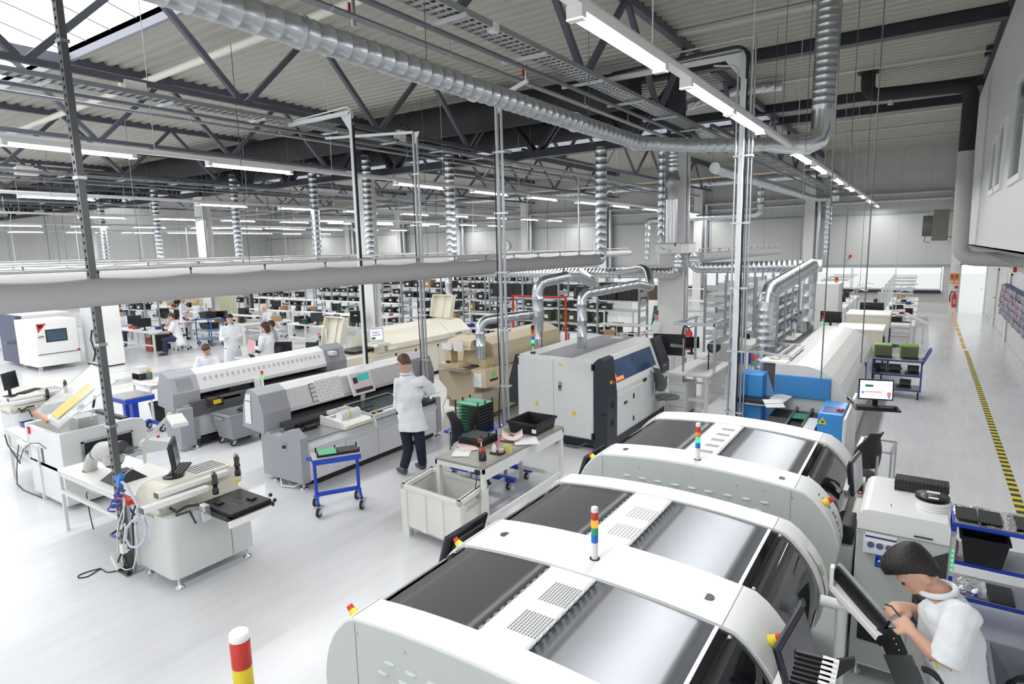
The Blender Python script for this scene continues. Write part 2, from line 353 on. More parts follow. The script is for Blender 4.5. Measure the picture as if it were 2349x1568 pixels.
# ---- raised office box on the right
OW = stripes('office_panel', (.74, .75, .75), (.64, .65, .65), 1, 1.15, .016, .45)
b = MB(); b.box(XB, XB+.2, YN, YF, 3.02, ZR); b.box(XB, XR+.2, YN, YF, 3.0, 3.06); struct('wall_office', b, OW, 'white panelled face of the raised office on the right')
b = MB(); b.box(XB-.05, XB, YN, YF, ZR-.16, ZR-.04); b.box(XB-.01, XB+.01, YN, YF, ZR-.3, ZR-.16)
for y in (12, 14.5, 15, 17.4, 17.9, 20.3, 22.7): b.box(XB-.16, XB-.05, y-.06, y+.06, ZR-.14, ZR-.05)
struct('trim_10', b, CHAR, 'dark steel edge where the office wall meets the roof')
b = MB(); b.box(XB-.012, XB, YN, YF, 3.0, 3.035); struct('trim_11', b, DGREY, 'dark lower edge of the raised office')
OGL = mat('office_glass', (.30, .36, .42), .06, alpha=.75, var=0)
for i, (y0, y1, z0, z1) in enumerate([(14.25, 15.0, 4.1, 4.95), (12.95, 13.75, 4.1, 5.05), (10.3, 11.6, 4.05, 5.35), (7.6, 9.2, 4.05, 5.35)]):
    f = MB(); t = .09
    for q in ((y0-t, y0, z0-t, z1+t), (y1, y1+t, z0-t, z1+t), (y0, y1, z0-t, z0), (y0, y1, z1, z1+t)): f.box(XB-.04, XB+.01, *q)
    o = struct('window_%d' % (20+i), f, WHITE, 'white framed window in the raised office, ' + ['farthest', 'middle', 'nearest full', 'frame edge'][i] + ' one')
    MB().box(XB-.012, XB-.006, y0, y1, z0, z1).build('pane', OGL, o)
# ---- far left wall
b = MB(); b.box(XL-.15, XL, YN, YF+.15, 0, ZR+.2); struct('wall_left', b, stripes('left_panel', (.60, .61, .59), (.47, .48, .46), 1, 1.1, .022, .5), 'left end wall of light grey panels')
# ---- columns
CW = mat('white_column', (.80, .80, .79), .45); CB = mat('black_steel', (.022, .024, .032), .45); CS = mat('grey_steel', (.10, .105, .13), .45)
def column(x, y, w=.36, d=.4, n=0):
    b = MB(); b.box(x-.31, x+.31, y-.2, y+.15, 0, 5.62)
    o = struct('column', b, CW, 'white square column under the main girder', bevel=.012)
    MB().box(x-.17, x+.17, y-.18, y+.12, 5.62, ZR).build('post_head', CB, o)
    MB().box(x+.33, x+.38, y-.16, y-.1, .0, 5.5).box(x-.37, x-.33, y-.12, y-.06, 0, 5.5).each('downpipe', GALV, o)
for cx_ in (-5.05, -15.55, -25.3, -36): column(cx_, 14.62)
for cx_ in (-4.75, -10.1, -15.6, -21, -26.4, -31.8, -37.2):
    b = MB(); b.box(cx_-.22, cx_+.22, YF-.5, YF, 0, 6.2)
    o = struct('column_pilaster', b, CW, 'white wall column on the far wall')
    MB().cyl((cx_+.38, YF-.3, .2), (cx_+.38, YF-.3, 5.2), .11, n=10).each('downpipe', GALV, o)
# ---- main girder and trusses (dark steel)
def truss_y(x, y0, y1, zt, zb, m, name, label, step, ph, wch=.13, wd=.085):
    b = MB(); b.box(x-wch/2, x+wch/2, y0, y1, zt-.09, zt+.09)
    o = struct(name, b, m, label)
    MB().box(x-.04, x+.04, y0, y1, zb-.04, zb+.04).build('bottom_chord', m, o)
    y = y0+ph; d = MB()
    while y < y1-.2:
        for s in (-1, 1):
            ya = y+s*step/2
            if y0-.2 < ya < y1+.2: d.bar((x, y+s*.06, zt-.08), (x, ya-s*.06, zb+.03), wd, wd, (1, 0, 0))
        y += step
    d.each('diagonal', m, o); return o
TX = [-4.35, -9.6, -14.9, -20.5, -25.9, -31.3, -36.7]
for i, x in enumerate(TX):
    truss_y(x, YN, 14.2, 7.25, 5.72, CS, 'roof_truss', 'dark steel roof truss over the near bay, %s from the office wall' % ['first', 'second', 'third', 'fourth', 'fifth', 'sixth', 'seventh'][i], 3.05, 2.82 if i != 0 else 1.85)
    truss_y(x, 15., YF, 7.2, 5.95, CS, 'roof_truss', 'dark steel roof truss over the far bay, %s from the office wall' % ['first', 'second', 'third', 'fourth', 'fifth', 'sixth', 'seventh'][i], 2.9, .9, .12, .075)
b = MB(); b.box(XL, XB, 14.5, 14.75, 7.08, 7.34); o = struct('girder', b, CB, 'black main girder across the hall')
MB().box(XL, -4.6, 14.5, 14.75, 5.62, 5.80).build('bottom_chord', CB, o)
d = MB(); x = -4.9
while x > XL+3:
    for yy in (14.53, 14.72):
        d.bar((x-.1, yy, 7.1), (x-1.25, yy, 5.78), .1, .1, (0, 1, 0)); d.bar((x-2.55, yy, 7.1), (x-1.4, yy, 5.78), .1, .1, (0, 1, 0))
    x -= 2.65
d.each('diagonal', CB, o)
b = MB()
for y in (20.45, 22.6): b.box(XL, XB, y-.08, y+.08, 7.06, 7.33)
struct('beam_pair', b, CB, 'pair of black roof beams flanking the far skylight')
# ================================================================== services under the roof
DUCTBLK = mat('black_duct_cloth', (.022, .022, .024), .75); FAB = mat('grey_fabric_duct', (.46, .45, .46), .85, bump=.1, vs=20)
def spiral(b, pts, r, pitch=.13, n=18, rad=None, h=.006):
    P, R = ridged(fillet(pts, rad or r*1.6, 6), r, pitch, h); b.tube(P, R, n); return b
def duct(name, label, pts, r, pitch=.13, rad=None, group=None, n=18):
    b = MB(); spiral(b, pts, r, pitch, n, rad); return solo(name, b, GALV, label, 'duct', group)
# big spiral supply duct crossing the picture, with flange collars
t = thing('spiral_duct', 'large galvanised spiral duct crossing the upper picture and rising to the roof on the right', 'duct', (-3.8, 3, 4.8))
b = MB(); spiral(b, [(-3.82, -3, 4.8), (-3.8, 9.3, 4.8), (-3.2, 10.15, 4.8), (-2.25, 10.87, 4.8)], .105, .15, 22); b.build('main_run', GALV, t)
b = MB(); b.tube([(-2.25, 10.87, 4.8), (-2.1, 10.98, 4.8), (-1.9, 11.13, 4.8)], [.105, .14, .15], 22); b.build('reducer', GALV, t)
b = MB(); P, R = ridged([(-1.53, 11.42, 5.3), (-1.53, 11.42, ZR)], .17, .11, .007); b.tube(P, R, 24); b.build('riser', GALV, t)
b = MB(); b.tube([V(-1.9, 11.13, 4.8), V(-1.72, 11.27, 4.8), V(-1.58, 11.38, 4.88), V(-1.53, 11.42, 5.02), V(-1.53, 11.42, 5.32)], [.15, .165, .17, .172, .172], 24); b.build('segment_elbow', mat('bright_galvanised', (.75, .77, .79), .2, 1.), t)
b = MB()
for y in (.2, 3.05, 5.1, 7.2, 9.2): b.cyl((-3.81, y-.012, 4.8), (-3.81, y+.012, 4.8), .121, n=22)
b.each('flange', STEEL, t)
b = MB(); 
for y in (1.5, 4.4, 7.6): b.cyl((-3.81, y, 4.9), (-3.81, y, ZR-.06), .004, n=5)
b.each('hanger_wire', DGREY, t)
duct('spiral_duct', 'galvanised duct run under the roof from the column to the far wall', [(-4.28, 15.1, 5.0), (-4.1, 28.9, 5.0), (-3.6, 30, 5), (-3.6, 30, 2.6)], .13, .2)
duct('spiral_duct', 'long galvanised duct hung along the top of the far wall', [(-3.6, 32.2, 5.0), (-3.6, 32.2, 6.25), (-46, 32.2, 6.25)], .19, .25, n=12)
duct('spiral_duct', 'short galvanised duct from the roof along the ribbed ceiling above the column', [(-3.3, 17.2, 7.1), (-4.3, 16.6, 7.0), (-5.3, 16.0, 6.7)], .13, .22)
# dark round ducts either side of the girder
for y, z, x1, nm in ((13.3, 6.62, -5.55, 'nearer'), (15.85, 6.58, -5.6, 'farther')):
    b = MB(); P, R = ridged([(XL, y, z), (x1, y, z)], .40, 2.4, .012, .12); b.tube(P, R, 24); solo('air_duct', b, DUCTBLK, 'fat black round duct along the girder, the %s of the pair' % nm, 'duct')
# black vent pipe and grey downpipe on the right
b = MB(); b.tube(fillet([(-1.45, 18, ZR-.05), (-1.45, 18, 6.72), (.62, 18, 6.66), (.62, 18, 5.2)], .3), .155, 18)
t = thing('vent_pipe', 'black insulated vent pipe hung under the ceiling at the right', 'pipe', (-1.45, 18, ZR)); b.build('insulation', DUCTBLK, t)
b = MB(); b.box(-1.68, -1.22, 17.77, 18.23, ZR-.09, ZR-.05); b.build('collar', DUCTBLK, t)
b = MB(); 
for x in (-1.1, .05): b.cyl((x, 18, 6.8), (x, 18, ZR-.05), .008, n=6)
b.cyl((-.95, 18.02, 6.45), (-.95, 18.02, 6.6), .06, n=8); b.each('hanger_rod', PGREY, t)
b = MB(); b.tube(fillet([(.62, 18, 5.2), (.66, 18, 2.75), (1.75, 17.9, 2.72), (2.0, 15.5, 2.72)], .34), .165, 18)
solo('down_pipe', b, mat('grey_pipe', (.42, .42, .41), .5), 'thick grey pipe dropping past the raised office and turning under it', 'pipe')
# fabric air socks with rail and hooks
def sock(x, y0, y1, drop_y, zt, label, r=.142, z=2.91, sag=True, full=True, zd=6.3):
    t = thing('fabric_duct', label, 'duct', (x, y0, z), 'fabric air ducts hanging over the hall')
    b = MB(); pts, rs = [], []; n = int(abs(y1-y0)/.11)
    rings = []
    for i in range(n+1):
        y = y0+(y1-y0)*i/n; ph = ((y*1.0/.92) % 1.0); dz = -.022*math.sin(math.pi*ph) if sag else 0
        ring = []
        for k in range(20):
            a = 2*math.pi*k/20; c, s_ = math.cos(a), math.sin(a)
            ring.append(V(x+r*c, y, z+r*s_+(dz*max(0, s_)**2)))
        rings.append(ring)
    if y1 > drop_y or not full:
        c = V(x, y1, z); rings += [[c+(p-V(x, p.y, z))*.85+V(0, .05, 0) for p in rings[-1]], ]
    b.loft(rings); b.build('sock', FAB, t)
    b = MB(); b.cyl((x, min(y0, y1), z+r+.075), (x, max(y0, y1)-.1, z+r+.075), .014, n=8); b.build('rail', ALU, t)
    b = MB(); ys = []; y = math.ceil(min(y0, y1)/.92)*.92
    while y < max(y0, y1)-.15: ys.append(y); y += .92
    for y in ys: b.cyl((x, y, z+r-.005), (x, y, z+r+.045), .008, n=6); b.ball((x, y, z+r+.05), .016, 8, 5)
    b.each('hook', DGREY, t)
    if full:
        b = MB(); P, R = ridged(fillet([(x, drop_y-.32, z), (x, drop_y, z), (x, drop_y, zd)], .26), r*.97, .17, .005, .02); b.tube(P, R, 18); b.build('drop_duct', GALV, t)
    b = MB(); y = min(y0, y1)+1
    while y < max(y0, y1): b.cyl((x, y, z+r+.08), (x, y, 5.6), .004, n=5); y += 3.2
    b.each('hanger_wire', DGREY, t)
    return t
sock(-6.72, -3, 13.75, 14.05, 3, 'nearest grey fabric duct crossing the whole left half in front', zd=5.6)
for i, x in enumerate((-11.45, -14.8, -17.4, -22, -27.9, -33)):
    sock(x, -2, 13.7, 14.0, 3, 'grey fabric duct over the near bay, %s behind the nearest one' % ['next', 'second', 'third', 'fourth', 'fifth', 'sixth'][i], r=.15, zd=6.2)
for x, y1 in ((-4.75, 25.6), (-10.9, 25.6), (-15.8, 25.6), (-21.5, 25.6)):
    sock(x, 15.6, y1, 99, 3, 'grey fabric duct over the far bay ending in a rounded tip, ' + {-4.75: 'right of the white column', -10.9: 'left of the white column', -15.8: 'beyond the second column', -21.5: 'beyond the third column'}[x], r=.13, z=2.9, full=False)
# galvanised extraction ducts by the main column, filter boxes
t = thing('extraction_unit', 'pale filter box with glassy duct stack on the front of the white column', 'filter unit', (-4.9, 14.0, 3.0))
b = MB(); b.box(-5.22, -4.62, 13.75, 14.25, 3.03, 3.27); b.build('filter_box', OFFW, t, .01)
b = MB(); b.box(-4.62, -4.42, 13.76, 14.24, 3.035, 3.265); b.build('box_end', WHITE, t, .01)
b = MB(); b.box(-5.225, -4.41, 13.74, 14.26, 3.255, 3.262); b.box(-4.75, -4.72, 13.735, 13.75, 3.2, 3.27); b.each('latch', BLACK, t)
b = MB(); b.cyl((-4.87, 13.745, 3.09), (-4.87, 13.755, 3.09), .035, n=16); b.build('gauge', BLACK, t); b = MB(); b.cyl((-4.87, 13.74, 3.09), (-4.87, 13.745, 3.09), .026, n=16); b.build('gauge_face', WHITE, t)
b = MB(); b.tube([V(-5.09, 13.748, 3.17), V(-5.06, 13.745, 3.165), V(-5.03, 13.745, 3.15), V(-5.0, 13.745, 3.13), V(-4.97, 13.745, 3.13)], .006, 5); b.build('emblem', DGREY, t)
b = MB()
for x in (-5.0, -4.92, -4.84): b.cyl((x, 14, 3.27), (x-.0, 14, 4.25), .06, n=12)
b.build('duct_bundle', STEEL, t)
b = MB(); b.lathe((-4.9, 14, 0), [(.11, 4.25), (.11, 4.45), (.12, 4.46), (.13, 4.5), (.165, 4.56), (.165, 4.7), (.13, 4.78), (.115, 4.8), (.115, 4.88)], 18); b.build('damper', mat('dark_galvanised', (.34, .35, .36), .35, .8), t)
b = MB(); spiral(b, [(-4.9, 14, 4.88), (-4.9, 14, 5.42), (-4.3, 13.4, 5.5), (-3.9, 12.6, 5.2)], .1, .09); b.build('upper_duct', GALV, t)
duct('spiral_duct', 'galvanised riser duct standing left of the filter box', [(-5.25, 14.25, 3.3), (-5.25, 14.25, 5.75)], .085, .16)
t = thing('spiral_duct', 'horizontal galvanised extraction duct leaving the filter box towards the left', 'duct', (-4.75, 14.0, 2.58))
b = MB(); spiral(b, [(-4.72, 14, 3.02), (-4.72, 14, 2.58), (-12.6, 14.1, 2.55)], .125, .1, 18, .32); b.build('run', GALV, t)
b = MB(); 
for x in (-6.2, -7.75, -9.6): b.cyl((x-.02, 14, 2.565), (x+.02, 14, 2.565), .14, n=18)
b.each('coupling', STEEL, t)
# branch to the wave solder machine and the two cream ovens
def branch(name, label, pts, r, pitch=.2, rad=None): return duct(name, label, pts, r, pitch, rad)
q = gz(1335, 805, 1.42)
t = thing('extraction_duct', 'galvanised duct rising from the white machine with a curved flexible end', 'duct', (q.x, q.y, 1.42))
b = MB(); spiral(b, [(q.x, q.y, 1.42), (q.x, q.y, 2.42), (q.x+.1, q.y+2.2, 2.46)], .085, .28, 18, .16); b.build('spiral_part', GALV, t)
b = MB(); b.tube(fillet([(q.x+.1, q.y+2.2, 2.46), (q.x+.12, q.y+2.9, 2.35), (q.x-.1, q.y+3.5, 2.35), (q.x-.35, q.y+3.9, 2.75), (-6.2, 13.9, 2.6)], .4, 8), .09, 16); b.build('flexible_bend', STEEL, t)
e1 = V(-5.72, 9.35, 1.45); e2 = V(-6.28, 8.35, 1.42)
t = thing('extraction_duct', 'galvanised duct rising behind the beige oven with an S-bend at the top', 'duct', e1)
b = MB(); spiral(b, [(e1.x, e1.y, 1.42), (e1.x, e1.y, 1.75)], .055, .2); b.build('spigot', GALV, t)
b = MB(); spiral(b, [(e1.x, e1.y, 1.75), (e1.x, e1.y, 2.62), (e1.x+.3, e1.y+.55, 2.7)], .1, .3, 18, .2); b.build('spiral_part', GALV, t)
b = MB(); b.tube(fillet([(e1.x+.3, e1.y+.55, 2.7), (-5.6, 10.9, 2.62), (-5.75, 11.8, 2.4), (-6.4, 12.9, 2.45), (-7.2, 13.9, 2.6)], .5, 8), .09, 16); b.build('flexible_bend', STEEL, t)
b = MB(); b.cyl((e1.x, e1.y, 2.02), (e1.x, e1.y, 2.12), .115, n=18); b.each('coupling', STEEL, t)
duct('extraction_duct', 'galvanised duct bending from the front of the beige oven to the riser', [(e2.x, e2.y, 1.38), (e2.x, e2.y, 2.02), (e1.x-.05, e1.y, 2.07)], .08, .22, .17)
q = gz(960, 725, 1.5); duct('extraction_duct', 'galvanised duct rising behind the open cream lid to the overhead run', [(-11.3, 13.6, 1.3), (-11.3, 13.6, 2.6), (-10.9, 14.05, 2.62)], .105, .5, .2)
# ducts to the big oven on the right
t = thing('spiral_duct', 'horizontal galvanised duct from the column to the big oven on the right', 'duct', (-4.2, 14, 2.7))
b = MB(); spiral(b, [(-4.38, 14, 3.05), (-4.38, 14, 2.7), (-1.75, 14.05, 2.73)], .125, .1, 18, .3); b.build('run', GALV, t)
b = MB(); spiral(b, [(-1.96, 14.05, 2.62), (-1.98, 14.06, 1.36)], .125, .26); b.build('rear_drop', GALV, t)
b = MB(); P, R = ridged(fillet([(-1.95, 14.0, 2.73), (-2.15, 10.9, 2.42), (-2.16, 10.85, .95)], .26, 8), .15, .12, .006); b.tube(P, R, 20); b.build('front_drop', GALV, t)
duct('spiral_duct', 'thin galvanised duct with elbow high on the far wall left of the column', [(-6.4, 30, 6.1), (-6.4, 30, 4.5), (-12, 30.6, 4.45), (-12, 30.6, 2.4)], .15, .3)
# ---------------------------------------------------------------- cable trays, pipes, rails
TRAYM = mat('perforated_tray', (.50, .52, .54), .35, .9)
def tray(x, y0, y1, z, w, label, n_slots=True, pipes=True):
    t = thing('cable_tray', label, 'cable tray', (x, y0, z), 'cable trays hung under the trusses')
    b = MB(); L = y0
    for s in (-1, 1): b.box(x+s*w/2-.002, x+s*w/2+.002, y0, y1, z, z+.06)
    p = .12 if n_slots else .3; k = 0
    while L < y1:     # bottom web with slots
        b.box(x-w/2, x+w/2, L, L+p*.55, z-.002, z); L += p
    for xx in (-w/2, -w/6, w/6, w/2-.02): b.box(x+xx, x+xx+.02, y0, y1, z-.003, z)
    b.build('tray', TRAYM, t)
    b = MB(); y = y0+.4
    while y < y1: b.bar((x-w/2-.3, y, z-.03), (x+w/2+.05, y, z-.03), .035, .035); y += 1.55
    b.each('support_bracket', PGREY, t)
    b = MB(); b.tube([(x-w*.3, y0, z+.02), (x-w*.3, y1, z+.02)], .018, 6); b.tube([(x+w*.2, y0, z+.015), (x+w*.2, y1, z+.015)], .014, 6); b.build('cables', DGREY, t)
    b = MB(); b.tube([(x-w/2-.12, y0, z-.06), (x-w/2-.12, y1, z-.06)], .03, 8); b.each('conduit', mat('grey_conduit', (.17, .18, .20), .4), t)
    return t
tray(-4.12, -3, 16.5, 5.56, .3, 'perforated cable tray with dark conduit, nearest to the bright lamp row')
tray(-9.6, -3, 31, 5.52, .26, 'perforated cable tray second from the right under the roof')
tray(-20.2, -2, 31, 5.52, .26, 'perforated cable tray third from the right under the roof', False)
tray(-30.5, -2, 31, 5.52, .26, 'perforated cable tray far to the left under the roof', False)
tray(-3.9, 18, 32.5, 5.55, .3, 'cable tray with dark rungs running beyond the column to the far wall', False)
PIPEM = mat('grey_pipe_metal', (.33, .34, .36), .35, .7)
def pipe(name, label, runs, r=.022, m=None, cat='pipe', n=8):
    b = MB()
    for p in runs: b.tube(p, r, n)
    return solo(name, b, m or PIPEM, label, cat)
for x, z, yb, lab in ((-4.68, 5.46, 16, 'pair of thin compressed air pipes beside the nearest cable tray'), (-10.15, 5.42, 30, 'pair of thin compressed air pipes beside the second cable tray'), (-20.9, 5.4, 30, 'pair of thin compressed air pipes beside the third cable tray')):
    t = thing('air_pipe', lab, 'pipe', (x, 0, z)); b = MB(); b.tube([(x, -3, z), (x, yb, z)], .026, 8); b.tube([(x-.09, -3, z+.02), (x-.09, yb, z+.02)], .02, 8); b.each('pipe_run', PIPEM, t)
    b = MB(); y = -1.
    while y < yb: b.cyl((x, y, z), (x, y, z+.14), .006, n=6); b.cyl((x, y-.012, z), (x, y+.012, z), .034, n=8); y += 1.7
    b.each('clip', STEEL, t)
pv = thing('ball_valve', 'small red handled valve on the pipe at the top of the picture', 'valve', gx(810, 22, -4.7)); q = gx(810, 25, -4.7)
MB().cyl(q+V(0, 0, -.14), q+V(0, 0, .1), .022, n=8).build('valve_body', STEEL, pv); MB().box(q.x-.05, q.x-.03, q.y-.02, q.y+.02, q.z-.02, q.z+.08).build('lever', RED, pv)
pv = thing('ball_valve', 'small red handled valve on the pipe near the cable crossing', 'valve', gx(1207, 165, -4.68)); q = gx(1207, 170, -4.68)
MB().cyl(q+V(0, 0, -.14), q+V(0, 0, .12), .022, n=8).build('valve_body', STEEL, pv); MB().box(q.x-.06, q.x-.04, q.y-.02, q.y+.02, q.z-.02, q.z+.07).build('lever', RED, pv)
CREAMP = mat('cream_pipe', (.72, .70, .62), .4)
q0 = gz(470, 62, 7.1)
pipe('sprinkler_pipe', 'cream drain pipe slanting under the ribbed ceiling at the upper left', [[(-26, 7.3, 6.75), (-6.5, 6.9, 6.95)]], .07, CREAMP, n=12)
pipe('wall_rail', 'pale pipe rail along the upper far wall', [[(XL, YF-.12, 4.95), (.8, YF-.12, 4.95)]], .05, mat('pale_pipe', (.7, .71, .71), .35))
b = MB(); b.box(XL, .75, YF-.3, YF-.1, 5.18, 5.2); b.box(XL, .75, YF-.31, YF-.3, 5.18, 5.26); solo('wall_cable_tray', b, TRAYM, 'wall mounted cable tray high on the far wall', 'cable tray')
pipe('copper_pipe', 'pale orange tinted pipe along the far bay roof', [[(XL, 27.5, 6.05), (-3.8, 27.5, 6.05)]], .04, mat('peach_pipe', (.80, .66, .54), .4))
# ---------------------------------------------------------------- fluorescent rows
TUBE = mat('lit_tube', (1, 1, 1), .3, emit=9., var=0.); TRUNK = mat('lamp_trunking', (.80, .80, .80), .4)
def lamp_row(x, y0, y1, ys, L, label, lit=True, z=4.74):
    t = thing('lamp_row', label, 'lamp row', (x, y0, z), 'fluorescent lamp rows along the hall')
    b = MB(); b.prism([(x-.045, z-.02), (x+.045, z-.02), (x+.045, z+.02), (x+.02, z+.055), (x-.02, z+.055), (x-.045, z+.02)], 'y', y0, y1); b.build('trunking', TRUNK, t)
    for y in ys:
        f = MB(); f.box(x-.05, x+.05, y, y+L, z-.055, z-.02); f.box(x-.055, x+.055, y-.01, y+.05, z-.11, z-.02); f.box(x-.055, x+.055, y+L-.05, y+L+.01, z-.11, z-.02)
        o = f.build('lamp', WHITE, t)
        MB().cyl((x-.025, y+.04, z-.085), (x-.025, y+L-.04, z-.085), .016, n=8).cyl((x+.025, y+.04, z-.085), (x+.025, y+L-.04, z-.085), .016, n=8).build('tube', TUBE, o)
    b = MB(); y = y0+1.3
    while y < y1: b.cyl((x, y, z+.05), (x, y, ZR-.08), .006, n=5); y += 3.3
    b.each('chain', PGREY, t); return t
lamp_row(-1.9, -3, 32.2, [-2.6, .9, 3.6, 5.72, 7.25, 11.2, 13.3, 16.4, 19.2, 23.2, 26.4, 30.5], 1.5, 'brightest lamp row running above the aisle to the far wall')
for i, x in enumerate(ROWS[1:]):
    lamp_row(x, -3, 31.5, [-1.5+i*.3, 3.05, 5.7, 9.9, 12.6, 15.3, 18.2, 20.9, 24, 27, 29.6], 1.55, 'hanging fluorescent lamp row, %s to the left of the aisle row' % ['first', 'second', 'third', 'fourth', 'fifth'][i])
for x, y1 in ((-21.2, 31), (-29, 31), (-36.6, 31)):
    lamp_row(x, 16, y1, [17, 20, 23.4, 26.6, 29.2], 1.55, 'short lamp row over the far bay, %s from the right' % {-21.2: 'first', -29: 'second', -36.6: 'third'}[x], z=4.6)
# ---------------------------------------------------------------- posts that bring power down
SLOT = mat('slotted_steel', (.16, .165, .17), .4, .6)
q = gz(296, 1306)
t = thing('power_post', 'dark slotted steel post rising from the floor to the roof at the left', 'post', (q.x, q.y, 0))
b = MB(); x, y = q.x, q.y
for dx in (-.028, .028): b.box(x+dx-.012, x+dx+.012, y-.03, y+.03, 0, ZR)
z = .1
while z < 7.2: b.box(x-.017, x+.017, y-.03, y+.03, z, z+.045); z += .075
b.build('slotted_post', SLOT, t); MB().box(x-.1, x+.14, y-.09, y+.09, 0, .012).cyl((x+.09, y, .0), (x+.09, y, .06), .03).build('foot_plate', STEEL, t)
b = MB()
for z in (1.55, 2.38, 3.98, 5.2): b.box(x-.05, x+.06, y-.04, y+.04, z, z+.03)
b.each('clamp', STEEL, t)
t = thing('power_post', 'tall galvanised post with cables and conduits right of the white column', 'post', (-2.2, 9, 0))
b = MB(); b.box(-2.225, -2.165, 8.96, 9.04, 0, 5.78); b.build('channel', GALV, t)
b = MB(); b.tube(fillet([(-2.27, 9, .4), (-2.27, 9, 5.6), (-2.6, 9, 5.66)], .1), .014, 8); b.tube(fillet([(-2.1, 9, .4), (-2.1, 9, 5.82), (-4.1, 9.05, 5.78)], .12), .018, 8); b.tube(fillet([(-2.06, 9.03, .4), (-2.06, 9.03, 5.95), (-4.3, 9.05, 5.92)], .08), .014, 8); b.each('conduit', STEEL, t)
b = MB(); b.tube(fillet([(-2.14, 8.95, .5), (-2.14, 8.95, 5.84), (-4.1, 8.96, 5.8)], .2), .022, 8); b.each('cable', BLACK, t)
b = MB(); b.tube([(-2.155, 8.94, .6+.4*i) if i % 2 else (-2.15, 8.935, .6+.4*i) for i in range(13)], .014, 8); b.build('white_cable', OFFW, t)
b = MB(); b.box(-4.3, -2.2, 8.97, 9.03, 5.7, 5.76); b.prism([(-2.2, 5.7), (-2.45, 5.7), (-2.2, 5.4)], 'y', 8.99, 9.01); b.build('arm', PGREY, t)
b = MB()
for z in (.8, 1.7, 2.6, 3.5, 4.4): b.box(-2.29, -2.04, 8.93, 9.06, z, z+.025)
b.each('clamp', STEEL, t)
t = thing('power_post', 'white post frame hung from the second cable tray, with a dark cable groove', 'post', (-8, 7.3, 0))
b = MB(); b.box(-8.03, -7.97, 7.27, 7.33, 0, 5.5); b.bar((-9.6, 7.3, 5.5), (-8, 7.3, 5.5), .06, .06); b.prism([(-8, 5.48), (-8.25, 5.48), (-8, 5.15)], 'y', 7.29, 7.31); b.build('frame', PGREY, t)
b = MB(); b.box(-7.968, -7.955, 7.28, 7.32, 0, 5.4); b.build('cable_groove', BLACK, t); b = MB(); b.tube(fillet([(-9.5, 7.3, 5.55), (-8.5, 7.3, 5.58), (-8, 7.3, 5.6), (-7.96, 7.3, 5.3)], .15), .012, 6); b.each('cable', WHITE, t)
for i, (px, pyb, pyt, X) in enumerate(((1150, 700, 250, -4.87), (975, 900, 340, -7.3))):
    p0 = gx(px, pyb, X); y = p0.y; x = X
    t = thing('conduit_post', 'twin grey conduits dropping to the machines ' + ['left of the white soldering machine', 'over the cream oven'][i], 'post', (x, y, 0))
    zt = 5.2
    b = MB(); b.cyl((x, y, 0), (x, y, zt), .028, n=10); b.cyl((x+.075, y, 0.3), (x+.075, y, zt-.1), .02, n=10); b.each('conduit', mat('light_conduit', (.45, .46, .48), .35, .5), t)
    b = MB()
    for z in (.7, 1.3, 2.1, 2.9, 3.7, 4.5): b.box(x-.06, x+.13, y-.035, y+.035, z, z+.025)
    b.each('clamp', STEEL, t)
    b = MB(); b.bar((x, y, zt), (x+(.5 if i == 0 else -2.2), y, zt+.15), .04, .04); b.prism([(x, zt), (x+.14, zt), (x, zt-.25)], 'y', y-.006, y+.006); b.build('bracket', OFFW, t)
    b = MB(); b.tube([(x-.04, y-.03, .4), (x-.07, y-.03, .9), (x-.03, y-.03, 1.4), (x-.05, y-.03, 2.2), (x-.03, y-.03, 3), (x-.03, y-.03, 4.6)], .009, 6); b.each('cable', BLACK, t)
b = MB(); p = gy(1328, 500, 17); b.cyl((p.x, 17, 0), (p.x, 17, 5.4), .03, n=10); solo('conduit_post', b, STEEL, 'single thin steel post behind the nearest drop duct', 'post')
# junction boxes on the trays
def jbox(px, py, X, d, label, loops=0, m=OFFW):
    q = gx(px, py, X); t = thing('junction_box', label, 'box', q)
    MB().cb(q, d).build('housing', m, t, .008)
    if loops:
        b = MB()
        for i in range(loops):
            y = q.y-d[1]*.35+d[1]*.7*i/max(1, loops-1); b.tube(arc((q.x-.05, y, q.z+d[2]/2), .055, 0, 180, 8), .008, 5)
        b.each('cable_loops', WHITE, t)
    return t
jbox(305, 202, -9.62, (.2, .3, .16), 'cream distribution box with looping white cables on the second tray', 6, mat('cream_box', (.76, .73, .69), .5))
jbox(60, 393, -20.2, (.2, .5, .2), 'cream distribution box with looping cables on the third tray', 8, MATS['cream_box'])
jbox(917, 313, -9.55, (.18, .2, .24), 'light grey box with a dark looped hose below the girder', 0)
jbox(1131, 64, -4.0, (.1, .1, .1), 'small pale grey box with an orange lead on the nearest tray', 0)
jbox(1607, 298, -4.05, (.12, .14, .18), 'pale grey box at the end of the nearest tray by the column', 0)
jbox(548, 253, -9.55, (.08, .1, .07), 'small white twin socket box on the second tray', 0); jbox(224, 197, -9.55, (.08, .1, .07), 'small white socket box left of the cream box on the tray', 0)
q = gx(917, 293, -9.5); b = MB(); b.tube(fillet([q+V(0, .4, -.3), q+V(0, .25, .05), q+V(0, .1, .1), q+V(0, 0, .02)], .15), .02, 8); solo('hose', b, BLACK, 'dark hose looping into the grey box under the girder', 'hose')
